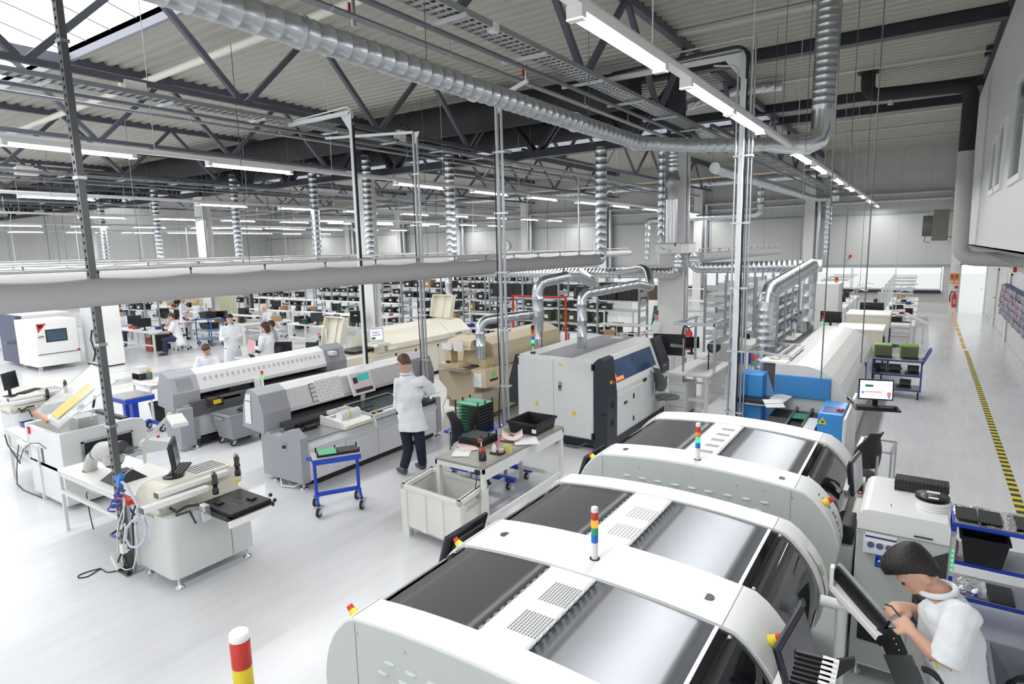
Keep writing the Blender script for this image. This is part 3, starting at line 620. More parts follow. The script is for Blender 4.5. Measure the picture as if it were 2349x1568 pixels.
# thin hanging wires and drop leads over the left part of the hall
for i, (px, py, Y) in enumerate(((30, 560, 12), (150, 560, 12.5), (178, 560, 13), (325, 560, 14), (110, 560, 11), (90, 560, 16), (430, 560, 18), (620, 540, 12), (655, 560, 16.5), (735, 590, 20), (1000, 480, 20), (1085, 520, 24), (1210, 480, 22), (1255, 470, 26))):
    q = gy(px, py, Y); b = MB(); b.tube([(q.x, Y, 2.2+.1*(i % 3)), (q.x, Y, 5.0), (q.x, Y+.1, 5.5)], .012 if i % 3 else .018, 6)
    solo('drop_lead', b, [ALU, DGREY, OFFW][i % 3], 'thin vertical lead hanging from the trays over the workplaces', 'cable', 'thin vertical leads over the workplaces')
for i, (px, X) in enumerate(((1915, -.6), (1955, -.9), (1995, -1.2), (1850, -1.6), (2010, -.4), (1775, -2.6), (1795, -2.0))):
    q = gx(px, 300, X); b = MB(); b.cyl((X, q.y, 4.8 if i > 4 else 2.2), (X, q.y, ZR-.06), .005, n=5); solo('hanger_wire', b, DGREY, 'thin steel wire hanging from the ceiling on the right side', 'wire', 'thin ceiling wires on the right')
# fan heater near the raised office
t = thing('fan_heater', 'dark grey fan heater box with round side fan near the raised office', 'heater', (.35, 26, 3.6))
MB().box(.12, .58, 25.8, 26.5, 3.15, 4.2).build('housing', mat('bronze_grey', (.15, .14, .12), .5), t, .02)
MB().cyl((.12, 26.15, 3.66), (-.16, 26.15, 3.66), .36, n=28).build('fan_drum', DGREY, t)
MB().box(.1, .95, 26.1, 26.2, 4.2, 4.25).build('bracket', PGREY, t)
b = MB(); b.tube(fillet([(-.05, 26.1, 3.3), (-.1, 26, 3.1), (.1, 26, 3.1)], .1), .01, 6); b.tube(fillet([(.58, 26, 3.3), (.8, 26, 3.2), (.9, 26, 3.3)], .1), .012, 6); b.each('cable', BLACK, t)
# strip lamp under the raised office, alarm lamps, clock
t = thing('strip_lamp', 'lit strip lamp below the raised office at the right edge', 'lamp', (1.5, 9.3, 2.95)); MB().box(1.4, 1.62, 8.3, 9.8, 2.9, 3.0).build('housing', WHITE, t); MB().cyl((1.46, 8.35, 2.88), (1.46, 9.75, 2.88), .02, n=8).build('tube', TUBE, t)
q = gy(2049-100, 587, YF); q = gy(1948, 587, YF-.1); t = thing('alarm_lamp', 'red alarm lamp on a conduit over the far window', 'lamp', q); MB().ball(q+V(.05, 0, 0), .07).build('lens', RED, t); MB().cyl(q+V(-.1, 0, 0), q+V(-.1, 0, 2.2), .015, n=6).box(q.x-.14, q.x-.04, q.y-.03, q.y+.03, q.z-.15, q.z-.05).each('conduit', PGREY, t)
q = gx(2329, 618, XR-.03); solo('alarm_button', MB().box(q.x-.05, q.x+.03, q.y-.06, q.y+.06, q.z-.08, q.z+.08), RED, 'small red alarm box high on the corridor wall', 'alarm')
q = gy(1160, 564, YF-.1); t = thing('wall_clock', 'round white wall clock on the far wall', 'clock', q); MB().cyl(q+V(0, .05, 0), q, .32, n=24).build('rim', PGREY, t); MB().cyl(q, q+V(0, -.01, 0), .29, n=24).build('dial', WHITE, t); MB().bar(q+V(0, -.015, 0), q+V(.18, -.015, .1), .03, .01).bar(q+V(0, -.015, 0), q+V(-.1, -.015, .08), .03, .01).build('hand', BLACK, t)
# ================================================================== foreground placement machines (right)
PLATE = mat('grey_green_plate', (.50, .53, .51), .45); SHELL = mat('white_shell', (.80, .81, .80), .38); RIMW = mat('pale_rim', (.70, .72, .71), .4)
COVD = mat('dark_satin_cover', (.075, .075, .08), .38, .3); COVS = mat('silver_satin_cover', (.25, .26, .28), .36, .85, var=.1, vs=1.2); VIS = mat('black_glossy_visor', (.008, .008, .010), .06, coat=.3)
SEAM = mat('seam_grey', (.25, .26, .27), .6)
GLED = mat('lit_green_lens', (.03, .7, .2), .3, emit=1.3, var=0); OLED = mat('lit_orange_lens', (1, .25, .02), .3, emit=.9, var=0); RLENS = mat('red_lens', (.55, .035, .02), .25); OLENS = mat('orange_lens', (.85, .25, .03), .25); BLENS = mat('blue_lens', (.02, .14, .62), .25); GLENS = mat('green_lens', (.02, .33, .16), .25); YLENS = mat('yellow_lens', (.72, .55, .02), .25)
def tower(parent, c, r, segs, seg_h, post_h, cap=WHITE, cap_h=.03, pr=None, name='signal_lamp'):
    """stacked signal lamp: post then coloured lenses, bottom to top"""
    c = Vector(c); p = MB().cyl(c, c+V(0, 0, post_h), pr or r*.92, n=16).build(name, OFFW, parent); z = post_h
    for m in segs:
        MB().lathe(c, [(r, z), (r, z+seg_h*.94), (r*.9, z+seg_h)], 16).build('lens', m, p); z += seg_h
    MB().lathe(c, [(r, z), (r, z+cap_h*.8), (r*.85, z+cap_h)], 16).build('cap', cap, p)
    return p
def estop(parent, c, n, r=.03):
    c = Vector(c); n = Vector(n).normalized()
    p = MB().cyl(c, c+n*r*1.3, r, r*.72, 16).build('emergency_stop', YEL, parent); MB().cyl(c+n*r*1.3, c+n*r*2.2, r*.66, r*.6, 14).build('button', RED, p)
ZT = 1.45; XLs, XRs = -2.255, -.69
RP = [(-.69, 1.45), (-.625, 1.438), (-.566, 1.399), (-.519, 1.353), (-.475, 1.30), (-.432, 1.235), (-.405, 1.165), (-.388, 1.10), (-.382, 1.03), (-.392, .95), (-.42, .87), (-.477, .78), (-.56, .70)]
LP = [(-2.255, 1.45), (-2.303, 1.424), (-2.36, 1.367), (-2.409, 1.305), (-2.453, 1.218), (-2.477, 1.137), (-2.489, 1.05), (-2.485, .95), (-2.45, .85), (-2.39, .77), (-2.31, .70)]
def crown(x, d=0): return ZT-d+.05*(1-((x+1.4725)/.7825)**2)
CR_ = [(XLs+(XRs-XLs)*k/10, crown(XLs+(XRs-XLs)*k/10)) for k in range(1, 10)]
OUT = LP[::-1]+CR_+RP
def inset(pts, d, c=(-1.47, .9)):
    o = []
    for x, z in pts:
        v = Vector((x-c[0], z-c[1])); o.append((x-v.x/v.length*d, z-v.y/v.length*d))
    return o
def placer(label, y0, yp0, yp1, y1, far=True, lamp=None, vent=0, raised=0.):
    t = thing('placement_machine', label, 'machine', (-1.47, (y0+y1)/2, 0))
    MB().box(-2.3, -.56, y0+.03, y1-.03, .06, .74).build('base_cabinet', PLATE, t, .015)
    b = MB()
    for x in (-2.2, -.68):
        for y in (y0+.15, y1-.15): b.lathe((x, y, 0), [(.05, 0), (.05, .012), (.018, .03), (.018, .08)], 12)
    b.each('foot', STEEL, t)
    MB().prism(OUT, 'y', y0, yp0, True).build('near_cheek', SHELL, t)
    pl = [(p[0], p[1]-.012) for p in LP[::-1]]+[(x, z-.012) for x, z in CR_]+[(p[0], p[1]-.012) for p in RP]
    MB().prism(inset(pl, .004), 'y', y0-.006, y0).build('side_plate', PLATE, t)
    b = MB(); b.box(-2.236, -2.233, y0-.008, y0-.005, .75, 1.43); b.box(-.712, -.709, y0-.008, y0-.005, .75, 1.43); b.each('plate_seam', SEAM, t)
    b = MB()       # louvre bumps on the side plate
    for g in range(3):
        for i in range(3):
            for j in range(2):
                x = -2.0+g*.42+i*.135-(j*.05 if g else j*.05); z = 1.30-i*.015*0-j*.07-(.0)
                b.ball((x, y0-.006, z-.05*(i % 2)*0), (.038, .014, .011), 12, 6)
    b.each('louvre', mat('louvre_grey', (.60, .63, .61), .4), t)
    b = MB()
    for x in (-2.22, -1.9, -1.45, -1.1, -.9, -.70): b.ball((x, y0-.008, 1.395 if x > -2.2 and x < -.8 else 1.38), .006, 8, 5)
    b.each('screw', STEEL, t)
    if far:
        MB().prism(OUT, 'y', yp1, y1, True).build('far_cheek', SHELL, t)
    b = MB(); b.box(XRs-.0015, XRs+.0015, y0, yp0, ZT+.0008, ZT+.002); b.box(XLs-.0015, XLs+.0015, y0, yp0, ZT+.0008, ZT+.002)
    if far: b.box(XRs-.0015, XRs+.0015, yp1, y1, ZT+.0008, ZT+.002); b.box(XLs-.0015, XLs+.0015, yp1, y1, ZT+.0008, ZT+.002)
    b.each('shell_seam', SEAM, t)
    core = inset(OUT, .045); MB().prism(core, 'y', yp0, yp1, True).build('inner_core', BLACK, t)
    def panel(xa, xb, d, m, name, th=.012):
        pts = [(xa+(xb-xa)*k/6, crown(xa+(xb-xa)*k/6, d)) for k in range(7)]
        return MB().prism(pts+[(p[0], p[1]-th) for p in pts[::-1]], 'y', yp0+.002, yp1-.002, True).build(name, m, t)
    panel(-2.21, -1.63, .013, COVD, 'dark_cover'); cs = panel(-1.622, -1.345, .008, SHELL, 'centre_strip'); panel(-1.337, -.70, .013, COVS, 'silver_cover')
    b = MB()
    for x in (-1.625, -1.341):
        y = yp0+.02
        while y < yp1-.03: b.box(x-.004, x+.004, y, y+.03, crown(x)-.012, crown(x)-.004); y += .06
    b.build('hinge_strip', SEAM, t)
    xs = []
    for (vx0, vx1, vy0, vy1, nx, ny) in vent:
        b = MB()
        for i in range(nx):
            x = vx0+(vx1-vx0)*i/max(1, nx-1)
            for j in range(ny):
                y = vy0+(vy1-vy0)*(j+.08)/ny; b.box(x-.0045, x+.0045, y, vy0+(vy1-vy0)*(j+.86)/ny, crown(x, .0085), crown(x, .0065))
        b.build('vent_grille', mat('vent_slot', (.22, .23, .24), .6) if ny > 1 else mat('vent_slot_pale', (.45, .46, .46), .6), cs)
    # visors
    for prof, nm in ((RP, 'visor'), (LP, 'rear_visor')):
        pr = inset(prof[:11], .022); rings = [[V(p[0], y, p[1]) for p in pr] for y in (yp0+.003, yp1-.003)]
        MB().loft(rings, closed=False, caps=False).build(nm, VIS, t)
        b = MB()
        q = pr[1]
        for y in (yp0+.035, yp1-.035): b.ball((q[0], y, q[1]+.002), .011, 10, 6)
        b.each('visor_pin', CHROME, t)
    b = MB(); p = inset(RP, .018)[0]; b.box(p[0]-.014, p[0]+.004, yp0, yp1, p[1]-.008, p[1]+.005); b.build('cover_edge', ALU, t)
    ym = (y0+yp0)/2
    if lamp:
        b = MB(); b.cyl((-2.08, ym, crown(-2.08)-.003), (-2.08, ym, crown(-2.08)+.001), .032, n=24); b.cyl((-.81, ym-.02, crown(-.81)-.003), (-.81, ym-.02, crown(-.81)+.001), .032, n=24); b.each('round_plug', mat('dark_plug', (.06, .06, .07), .5), t)
        MB().cyl((-1.445, ym-.03, 1.49), (-1.445, ym-.03, 1.5015), .03, n=20).build('lamp_socket', BLACK, t)
        tower(t, (-1.445, ym-.03, 1.495), .02, lamp, .045, .105, OFFW, .028)
    estop(t, (-2.385, y0+.13, 1.345), (-.8, 0, .75), .028)
    estop(t, (-.5, (y0+yp0)/2-.03, 1.335), (.75, 0, .62), .03)
    return t
vA = [(-1.51, -1.365, 2.15, 2.33, 10, 9), (-1.51, -1.365, 2.43, 2.62, 10, 9)]
vB = [(-1.52, -1.37, 3.25, 3.46, 8, 1), (-1.52, -1.37, 3.54, 3.76, 8, 1)]
vC = [(-1.50+.0, -1.40, 5.05+.18*i, 5.12+.18*i, 8, 3) for i in range(5)]
pA = placer('nearest of three white placement machines, dark and silver lids, half cut by the picture edge', 1.87, 2.06, 2.755, 2.757, False, None, vA)
pB = placer('middle white placement machine with orange lit signal lamp', 2.76, 3.17, 3.95, 4.14, True, [BLENS, GLENS, OLED, RLENS], vB)
pC = placer('farthest of three white placement machines, green lit signal lamp', 4.70, 5.02, 5.98, 6.28, True, [BLENS, GLED, OLENS, RLENS], vC)
# worn lettering on the rim of the farthest one
for i, ch in enumerate('cSIUTNAIL'):
    k = .8+i*.82; a = int(k); fr = k-a; p0 = V(RP[a][0], 0, RP[a][1]); p1 = V(RP[a+1][0], 0, RP[a+1][1]); p = p0.lerp(p1, fr); d = (p1-p0).normalized(); n = V(-d.z, 0, d.x)
    if n.x < 0: n = -n
    if 2.2 < k < 9.5: text(ch, .07 if i else .04, pC, DGREY, p+n*.002+V(0, 4.86, 0), frame(d, V(0, 1, 0)) if frame(d, V(0, 1, 0)).col[2].dot(n) > 0 else frame(d, V(0, -1, 0)))
# checklist sheet taped over the rim of the middle machine
b = MB(); rg = []
for k in (3.2, 4, 5, 6, 7, 8, 8.6):
    a = int(k); fr = k-a; x = RP[a][0]*(1-fr)+RP[a+1][0]*fr+.006; z = RP[a][1]*(1-fr)+RP[a+1][1]*fr+.003; rg.append([V(x, 4.0, z), V(x, 4.13, z)])
b.loft(rg, closed=False, caps=False); tl = solo('checklist_sheet', b, PAPER, 'printed white checklist draped over the rim of the middle placement machine', 'paper')
b = MB()
for k in range(6): b.bar((RP[4][0]+.012+k*.007, 4.02, RP[4][1]-.008-k*.017), (RP[4][0]+.012+k*.007, 4.1, RP[4][1]-.008-k*.017), .004, .002)
b.build('print_lines', PGREY, tl); MB().bar((RP[5][0]+.009, 4.03, RP[5][1]+.01), (RP[6][0]+.009, 4.03, RP[6][1]+.01), .02, .002).build('green_mark', mat('lime_mark', (.5, .75, .25), .6), tl)
# signal lamp of a machine below the frame
t = thing('signal_tower', 'white capped signal lamp with red and yellow lenses at the lower picture edge', 'signal lamp', (-1.98, 1.125, .0))
tower(t, (-1.985, 1.128, 0), .0355, [GLED, YLENS, RLENS], .105, 1.55, WHITE, .03, .025)
# ---------------------------------------------------------------- monitors on the placement machines
def monitor_on_arm(label, c, face, up, wdt=.36, hgt=.3, arm=None, th=.045, kb=False, scr=None):
    c = Vector(c); f = Vector(face).normalized(); R = frame(Vector(up).cross(f), up)   # x right seen from front, y up, z = face
    t = thing('monitor', label, 'monitor', c)
    b = MB(); b.obox(c-f*th*.35, (wdt, hgt, th*.7), R); b.build('housing', mat('blue_black_plastic', (.02, .022, .035), .3), t, .012)
    b = MB(); b.obox(c-f*th*.95, (wdt*.7, hgt*.7, th*.6), R); b.build('back_shell', SOFTBLK, t, .015)
    b = MB(); b.obox(c+f*.002, (wdt*.88, hgt*.84, .004), R); b.build('screen', scr or mat('grey_screen', (.22, .22, .24), .25), t)
    if arm:
        b = MB(); a = Vector(arm); b.bar(c-f*th, a, .035, .035); b.build('bracket', OFFW, t)
    return t
monitor_on_arm('dark monitor on a bracket at the near right of the nearest machine, seen edge on', gx(1836, 1508, -.36), (.93, -.2, .3), (-.25, -.12, .96), .34, .33, (-.46, 2.46, 1.2))
monitor_on_arm('black monitor tilted at the right of the farthest placement machine', gx(1968, 1085, -.35), (.97, -.12, .15), (-.1, 0, .99), .34, .30, (-.42, 5.5, 1.2), scr=mat('pale_screen', (.55, .56, .55), .3))
monitor_on_arm('black monitor behind the left rim of the middle machine', gx(1058, 1240, -2.53), (-.9, 0, .3), (.3, 0, .95), .46, .3, (-2.4, 3.0, 1.2))
monitor_on_arm('black monitor behind the left rim of the farthest machine', gx(1352, 1062, -2.53), (-.9, 0, .3), (.3, 0, .95), .42, .3, (-2.4, 4.9, 1.2))
# handle on the rim
b = MB(); b.tube(fillet([(-.42, 2.3, 1.19), (-.33, 2.3, 1.22), (-.33, 2.46, 1.22), (-.42, 2.46, 1.19)], .02), .009, 8); solo('monitor_bracket', b, WHITE, 'white bent metal bracket beside the nearest dark monitor', 'bracket')
# ---------------------------------------------------------------- white feeder cabinet
t = thing('tray_tower', 'white cabinet with rounded top carrying trays and a reel', 'cabinet', (0, 5.3, 0))
prof = [(-.285, .12), (-.285, 1.25), (-.275, 1.30), (-.25, 1.325), (-.22, 1.335), (.25, 1.335), (.265, 1.3), (.268, .12)]
MB().prism(prof, 'y', 4.86, 5.62).build('housing', SHELL, t, .006)
MB().box(-.281, .264, 4.852, 4.86, .14, 1.18).build('front_plate', PLATE, t); b = MB(); b.box(-.285, .268, 4.849, 4.853, 1.18, 1.184); b.box(.06, .063, 4.849, 4.853, .14, .6); b.each('seam', SEAM, t)
MB().prism([(.08, 1.02), (.262, 1.14), (.262, .5), (.08, .5)], 'y', 4.845, 4.853).build('dark_window', mat('smoked_panel', (.035, .036, .04), .4), t)
b = MB(); b.box(.06, .17, 4.846, 4.853, 1.205, 1.213); b.box(-.09, -.086, 5.0, 5.05, 1.334, 1.337); b.each('slot', BLACK, t)
b = MB(); b.box(.268, .30, 4.9, 5.0, .95, 1.24); b.build('light_bar', PGREY, t, .006); b = MB()
for k in range(5): b.ball((.288, 4.897, 1.0+.035*k), .008, 8, 5)
b.each('indicator', GLED, t)
b = MB()
for x, z in ((-.27, 1.16), (-.05, 1.165), (.1, 1.165), (-.275, .7)): b.ball((x, 4.852, z), .006, 8, 5)
b.each('screw', STEEL, t)
MB().box(-.24, -.1, 4.84, 4.853, .33, .5).build('filter_cover', BLACK, t, .006); b = MB()
for x in (-.24, .22):
    for y in (4.95, 5.5): b.lathe((x, y, 0), [(.04, 0), (.04, .01), (.015, .03), (.015, .13)], 12)
b.each('foot', STEEL, t)
# leaflet pocket and blue bin on its front
t = thing('leaflet_holder', 'clear pocket of leaflets with round pictures on the white tray cabinet', 'holder', (-.14, 4.84, 1.0))
MB().box(-.235, -.03, 4.815, 4.822, 1.03, 1.12).build('pocket_front', mat('frosted_plastic', (.75, .77, .78), .3), t); MB().box(-.24, -.02, 4.84, 4.848, 1.03, 1.15).build('pocket_back', WHITE, t)
b = MB()
for k in range(4): b.box(-.228, -.037, 4.823+k*.004, 4.825+k*.004, 1.04, 1.17+.002*k)
b.each('leaflet', PAPER, t); b = MB()
for x in (-.19, -.135, -.078): b.cyl((x, 4.8145, 1.095), (x, 4.812, 1.095), .023, n=20)
b.each('round_picture', mat('blue_photo', (.10, .12, .25), .4, var=.6, vs=60), t); MB().box(-.228, -.037, 4.8215, 4.8228, 1.145, 1.158).build('dark_band', BLUEDK, t)
t = thing('parts_bin', 'small blue bin of white labels on the leaflet pocket', 'bin', (-.105, 4.79, .98)); b = MB(); x0, x1, y0, y1, z0, z1 = -.155, -.06, 4.755, 4.812, .965, 1.03
b.box(x0, x1, y0, y1, z0, z0+.004); b.box(x0, x0+.004, y0, y1, z0, z1); b.box(x1-.004, x1, y0, y1, z0, z1); b.box(x0, x1, y0, y0+.004, z0, z1-.025); b.box(x0, x1, y1-.004, y1, z0, z1); b.build('bin_shell', BLUE, t); b = MB(); b.box(x0+.01, x1-.01, y0+.01, y1-.01, z0+.004, z0+.035); b.build('labels', mat('cream_labels', (.8, .78, .62), .7, bump=1, vs=60), t, .006)
# trays and reel on top
TRAYB = stripes('waffle_tray', (.012, .012, .013), (.05, .05, .052), 0, .022, .006, .45)
for k in range(5):
    b = MB(); z = 1.336+k*.018; dx = random.uniform(-.006, .006); b.box(-.08+dx, .26+dx, 5.36, 5.5, z, z+.015)
    for i in range(9): b.box(-.07+dx+i*.036, -.048+dx+i*.036, 5.37, 5.49, z+.015, z+.0165)
    solo('component_tray', b, TRAYB, 'black component tray in the stack on the white cabinet, ' + ['lowest', 'second lowest', 'middle', 'second highest', 'topmost'][k] + ' one', 'tray', 'component trays stacked on the white cabinet')
for k in range(4):
    b = MB(); z = 1.336+k*.016; b.lathe((.165+.004*(k % 2), 5.12, z), [(.03, 0), (.10, 0), (.102, .003), (.102, .009), (.10, .012), (.03, .012)], 32); solo('tape_reel', b, WHITE, 'white tape reel in the small stack under the black reel, ' + ['lowest', 'second', 'third', 'topmost'][k] + ' white one', 'reel', 'white tape reels on the cabinet')
t = thing('tape_reel', 'black tape reel with white label lying on the white reels', 'reel', (.155, 5.13, 1.402)); b = MB(); b.lathe((.155, 5.13, 1.402), [(.028, 0), (.105, 0), (.105, .004), (.028, .004)], 36); b.lathe((.155, 5.13, 1.402), [(.07, .004), (.07, .018)], 30); b.lathe((.155, 5.13, 1.42), [(.028, 0), (.105, 0), (.105, .004), (.028, .004)], 36); b.build('reel_body', BLACK, t); b = MB(); b.box(.12, .2, 5.175, 5.21, 1.4242, 1.4255); b.box(.13, .19, 5.06, 5.09, 1.4242, 1.4255); b.each('sticker', PAPER, t); MB().lathe((.155, 5.13, 1.4235), [(.012, 0), (.03, 0), (.03, .002), (.012, .002)], 20).build('hub', DGREY, t)
# small dark carriages between machines and cabinet
t = thing('feeder_dock', 'grey and white feeder dock between the placement machines and the tray cabinet', 'dock', (-.42, 5.4, 0))
MB().box(-.56, -.31, 5.0, 6.1, .05, .95).build('cabinet', RIMW, t, .01); MB().box(-.52, -.32, 5.05, 5.35, .95, 1.1).build('black_hood', BLACK, t, .01); MB().box(-.50, -.31, 5.4, 5.9, .95, 1.02).build('white_cover', WHITE, t, .01)
MB().box(-.36, -.31, 5.92, 6.06, .95, 1.16).build('control_box', PGREY, t, .006); MB().box(-.36, -.32, 5.913, 5.92, 1.05, 1.13).build('display', BLACK, t); MB().box(-.35, -.33, 5.911, 5.914, 1.06, 1.07).build('red_led', mat('red_led', (1, .05, .02), .3, emit=3, var=0), t)
t = thing('feeder_dock', 'grey feeder dock at the right of the middle placement machine', 'dock', (-.42, 3.4, 0)); MB().box(-.55, -.30, 2.9, 4.5, .05, .72).build('cabinet', PLATE, t, .01); MB().box(-.5, -.32, 2.75, 3.3, .72, .9).build('black_tray', BLACK, t, .01)
# ---------------------------------------------------------------- blue shelf trolley on the right
def trolley(name, label, x0, x1, y0, y1, zs, lip, m, top, wheel_r=.06, handle=None, group=None, legs=True, cat='trolley'):
    t = thing(name, label, cat, ((x0+x1)/2, (y0+y1)/2, 0), group)
    for z in zs:
        s_ = MB().box(x0, x1, y0, y1, z-.035, z-.004).build('shelf_frame', m, t, .004); MB().box(x0+.012, x1-.012, y0+.012, y1-.012, z-.004, z).build('shelf_board', top, s_)
    b = MB()
    for x in (x0+.015, x1-.015):
        for y in (y0+.015, y1-.015): b.box(x-.014, x+.014, y-.014, y+.014, wheel_r*2+.02, zs[-1]-.005)
    if legs: b.each('leg', m, t)
    for x in (x0+.05, x1-.05):
        for y in (y0+.05, y1-.05):
            c = MB().cyl((x-.015, y, wheel_r), (x+.015, y, wheel_r), wheel_r, n=18).build('wheel', SOFTBLK, t); MB().cyl((x-.018, y, wheel_r), (x+.018, y, wheel_r), wheel_r*.6, n=14).build('hub', mat('beige_hub', (.4, .38, .33), .5), c)
            MB().box(x-.024, x-.018, y-.02, y+.02, wheel_r*.8, wheel_r*2+.03).box(x+.018, x+.024, y-.02, y+.02, wheel_r*.8, wheel_r*2+.03).box(x-.024, x+.024, y-.03, y+.03, wheel_r*2+.01, wheel_r*2+.03).build('fork', STEEL, c)
    if handle:
        b = MB(); b.tube(fillet(handle, .05), .014, 10); b.build('push_handle', m, t)
    return t
STOP = mat('grey_laminate', (.40, .41, .42), .4)
trolley('shelf_trolley', 'blue framed shelf trolley with foil bags and trays at the right edge', .34, 1.12, 6.06, 6.5, [.25, .56, .89], .02, BLUE, STOP, .06, [(1.12, 6.1, .5), (1.2, 6.1, .5), (1.2, 6.1, 1.0), (1.2, 6.45, 1.0)])
def flat_pack(name, label, cat, x0, x1, y0, y1, z, m, h=.012, group=None):
    b = MB(); n = 6; rg = []
    for i in range(n+1):
        rg.append([V(x0+(x1-x0)*i/n+random.uniform(-.006, .006), y0+(y1-y0)*j/n+random.uniform(-.006, .006), z+h*(.5+random.random()) if 0 < i < n and 0 < j < n else z+.003) for j in range(n+1)])
    b.loft(rg, closed=False, caps=False, smooth=False); o = solo(name, b, m, label, cat, group); md = o.modifiers.new('thick', 'SOLIDIFY'); md.thickness = .004; return o
for x0, lab in ((.36, 'first'), (.52, 'second'), (.76, 'third')):
    b = MB(); b.box(x0, x0+.15, 6.1, 6.38, .914, .924); o = solo('component_tray', b, TRAYB, 'black component tray on the top shelf of the blue trolley, %s from the tray cabinet' % lab, 'tray', 'component trays on the blue trolley')
for x0, x1, y0, y1, lab in ((.35, .66, 6.22, 6.49, 'under the first black tray'), (.51, .72, 6.07, 6.48, 'under the second black tray'), (.7, 1.1, 6.07, 6.49, 'under the third black tray')):
    flat_pack('foil_bag', 'crinkled silver foil bag on the top shelf of the blue trolley, ' + lab, 'bag', x0, x1, y0, y1, .892, FOIL, .018, 'foil bags on the blue trolley')
flat_pack('foil_bag', 'flat silver foil bag on the lowest shelf of the blue trolley', 'bag', .42, .62, 6.1, 6.42, .252, FOIL); b = MB(); b.box(.63, .8, 6.08, 6.4, .252, .262); solo('component_tray', b, TRAYB, 'black component tray on the lowest shelf of the blue trolley', 'tray')
b = MB(); b.ball((.375, 6.13, .64), (.022, .035, .085), 10, 8); solo('foam_bag', b, mat('pink_bag', (.75, .38, .48), .25), 'pink antistatic bag hanging beside the black crate', 'bag')
def crate(name, label, x0, x1, y0, y1, z0, z1, m=BLACK, t_=.012, rim=.02, group=None, cat='crate', lab=None, rot=0):
    t = thing(name, label, cat, ((x0+x1)/2, (y0+y1)/2, z0), group); s_ = .03*(z1-z0)/.2; b = MB()
    o = [V(x0+s_, y0+s_, z0), V(x1-s_, y0+s_, z0), V(x1-s_, y1-s_, z0), V(x0+s_, y1-s_, z0)]; u = [V(x0, y0, z1), V(x1, y0, z1), V(x1, y1, z1), V(x0, y1, z1)]; c = V((x0+x1)/2, (y0+y1)/2, 0)
    def ins(p, d): return V(p.x+(d if p.x < c.x else -d), p.y+(d if p.y < c.y else -d), p.z)
    iu = [ins(p, t_) for p in u]; io = [ins(p, t_)+V(0, 0, t_) for p in o]
    vs = o+u+iu+io; fs = [(3, 2, 1, 0)]
    for i in range(4): j = (i+1) % 4; fs += [(i, j, 4+j, 4+i), (4+i, 4+j, 8+j, 8+i), (8+i, 8+j, 12+j, 12+i)]
    fs.append((12, 13, 14, 15)); b.add(vs, fs); b.build('shell', m, t)
    b = MB(); r = rim
    b.box(x0-r*.5, x1+r*.5, y0-r*.5, y0+t_*.3, z1-r, z1); b.box(x0-r*.5, x1+r*.5, y1-t_*.3, y1+r*.5, z1-r, z1); b.box(x0-r*.5, x0+t_*.3, y0, y1, z1-r, z1); b.box(x1-t_*.3, x1+r*.5, y0, y1, z1-r, z1); b.build('rim', m, t)
    if lab: MB().box(*lab).build('label_sticker', PAPER, t)
    return t
crate('crate', 'deep black plastic crate on the middle shelf of the blue trolley', .40, .72, 6.02, 6.4, .562, .80, BLACK); 
# ---------------------------------------------------------------- feeder on the work tray in front of the bent man
t = thing('feeder_stand', 'pale swivel stand holding the black feeder', 'stand', (-.3, 3.6, 0))
c0 = gy(1915, 1300, 3.75); c1 = gy(2030, 1460, 3.55)
MB().cyl((c0.x+.05, 3.72, .45), (c0.x+.05, 3.72, c0.z-.02), .03, n=14).build('column', OFFW, t); MB().cyl((c0.x-.06, 3.72, 1.18), (c0.x+.1, 3.72, 1.18), .032, n=14).build('swivel_arm', OFFW, t); MB().cyl((c0.x+.05, 3.72, 0), (c0.x+.05, 3.72, .45), .02, n=10).build('lower_tube', PGREY, t); MB().cyl((c0.x+.05, 3.72, 0), (c0.x+.05, 3.72, .02), .16, n=20).build('base', PGREY, t)
q0 = gy(1912, 1345, 3.6); q1 = gy(2020, 1462, 3.4); b = MB(); b.bar(q0, q1, .05, .035); b.build('rail', WHITE, t, .004); MB().bar(q1, q1+(q1-q0).normalized()*.03, .05, .04).build('end_cap', BLACK, t); MB().bar(q0+V(-.01, 0, 0), q0+V(-.01, 0, .12), .02, .05).build('upright', WHITE, t)
t = thing('tape_feeder', 'long black tape feeder lying on the swivel stand before the bent man', 'feeder', q0)
f0 = gy(1918, 1308, 3.62); f1 = gy(2032, 1440, 3.42); f2 = gy(2058, 1500, 3.40); f3 = gy(2090, 1575, 3.36)
b = MB(); b.bar(f0, f1, .03, .085); b.bar(f1, f2, .03, .10); b.build('feeder_body', BLACK, t, .004); MB().bar(f0+V(.012, 0, .045), f1+V(.012, 0, .045), .022, .008).build('top_rail', ALU, t); MB().bar(f1+V(.02, -.006, .0), f1.lerp(f2, .75)+V(.025, -.006, -.01), .022, .03).build('brass_panel', mat('brass_panel', (.55, .42, .16), .4), t)
b = MB()
for k in range(3): b.ball(f1.lerp(f2, .2+.22*k)+V(.028, -.02, -.004), .007, 8, 5)
b.each('button', WHITE, t); MB().bar(f2, f3, .008, .16).build('reel_plate', STEEL, t); b = MB(); b.tube(arc(f3+V(.05, 0, .0), .09, 100, -150, 16, 'xz', .12), .012, 8); b.tube(arc(f3+V(.055, .02, 0), .075, 100, -150, 16, 'xz', .1), .012, 8); b.each('tape_loop', SOFTBLK, t); MB().cyl(f0+V(.03, -.02, 0), f0+V(.03, -.025, 0), .014, n=12).build('cap_screw', WHITE, t)
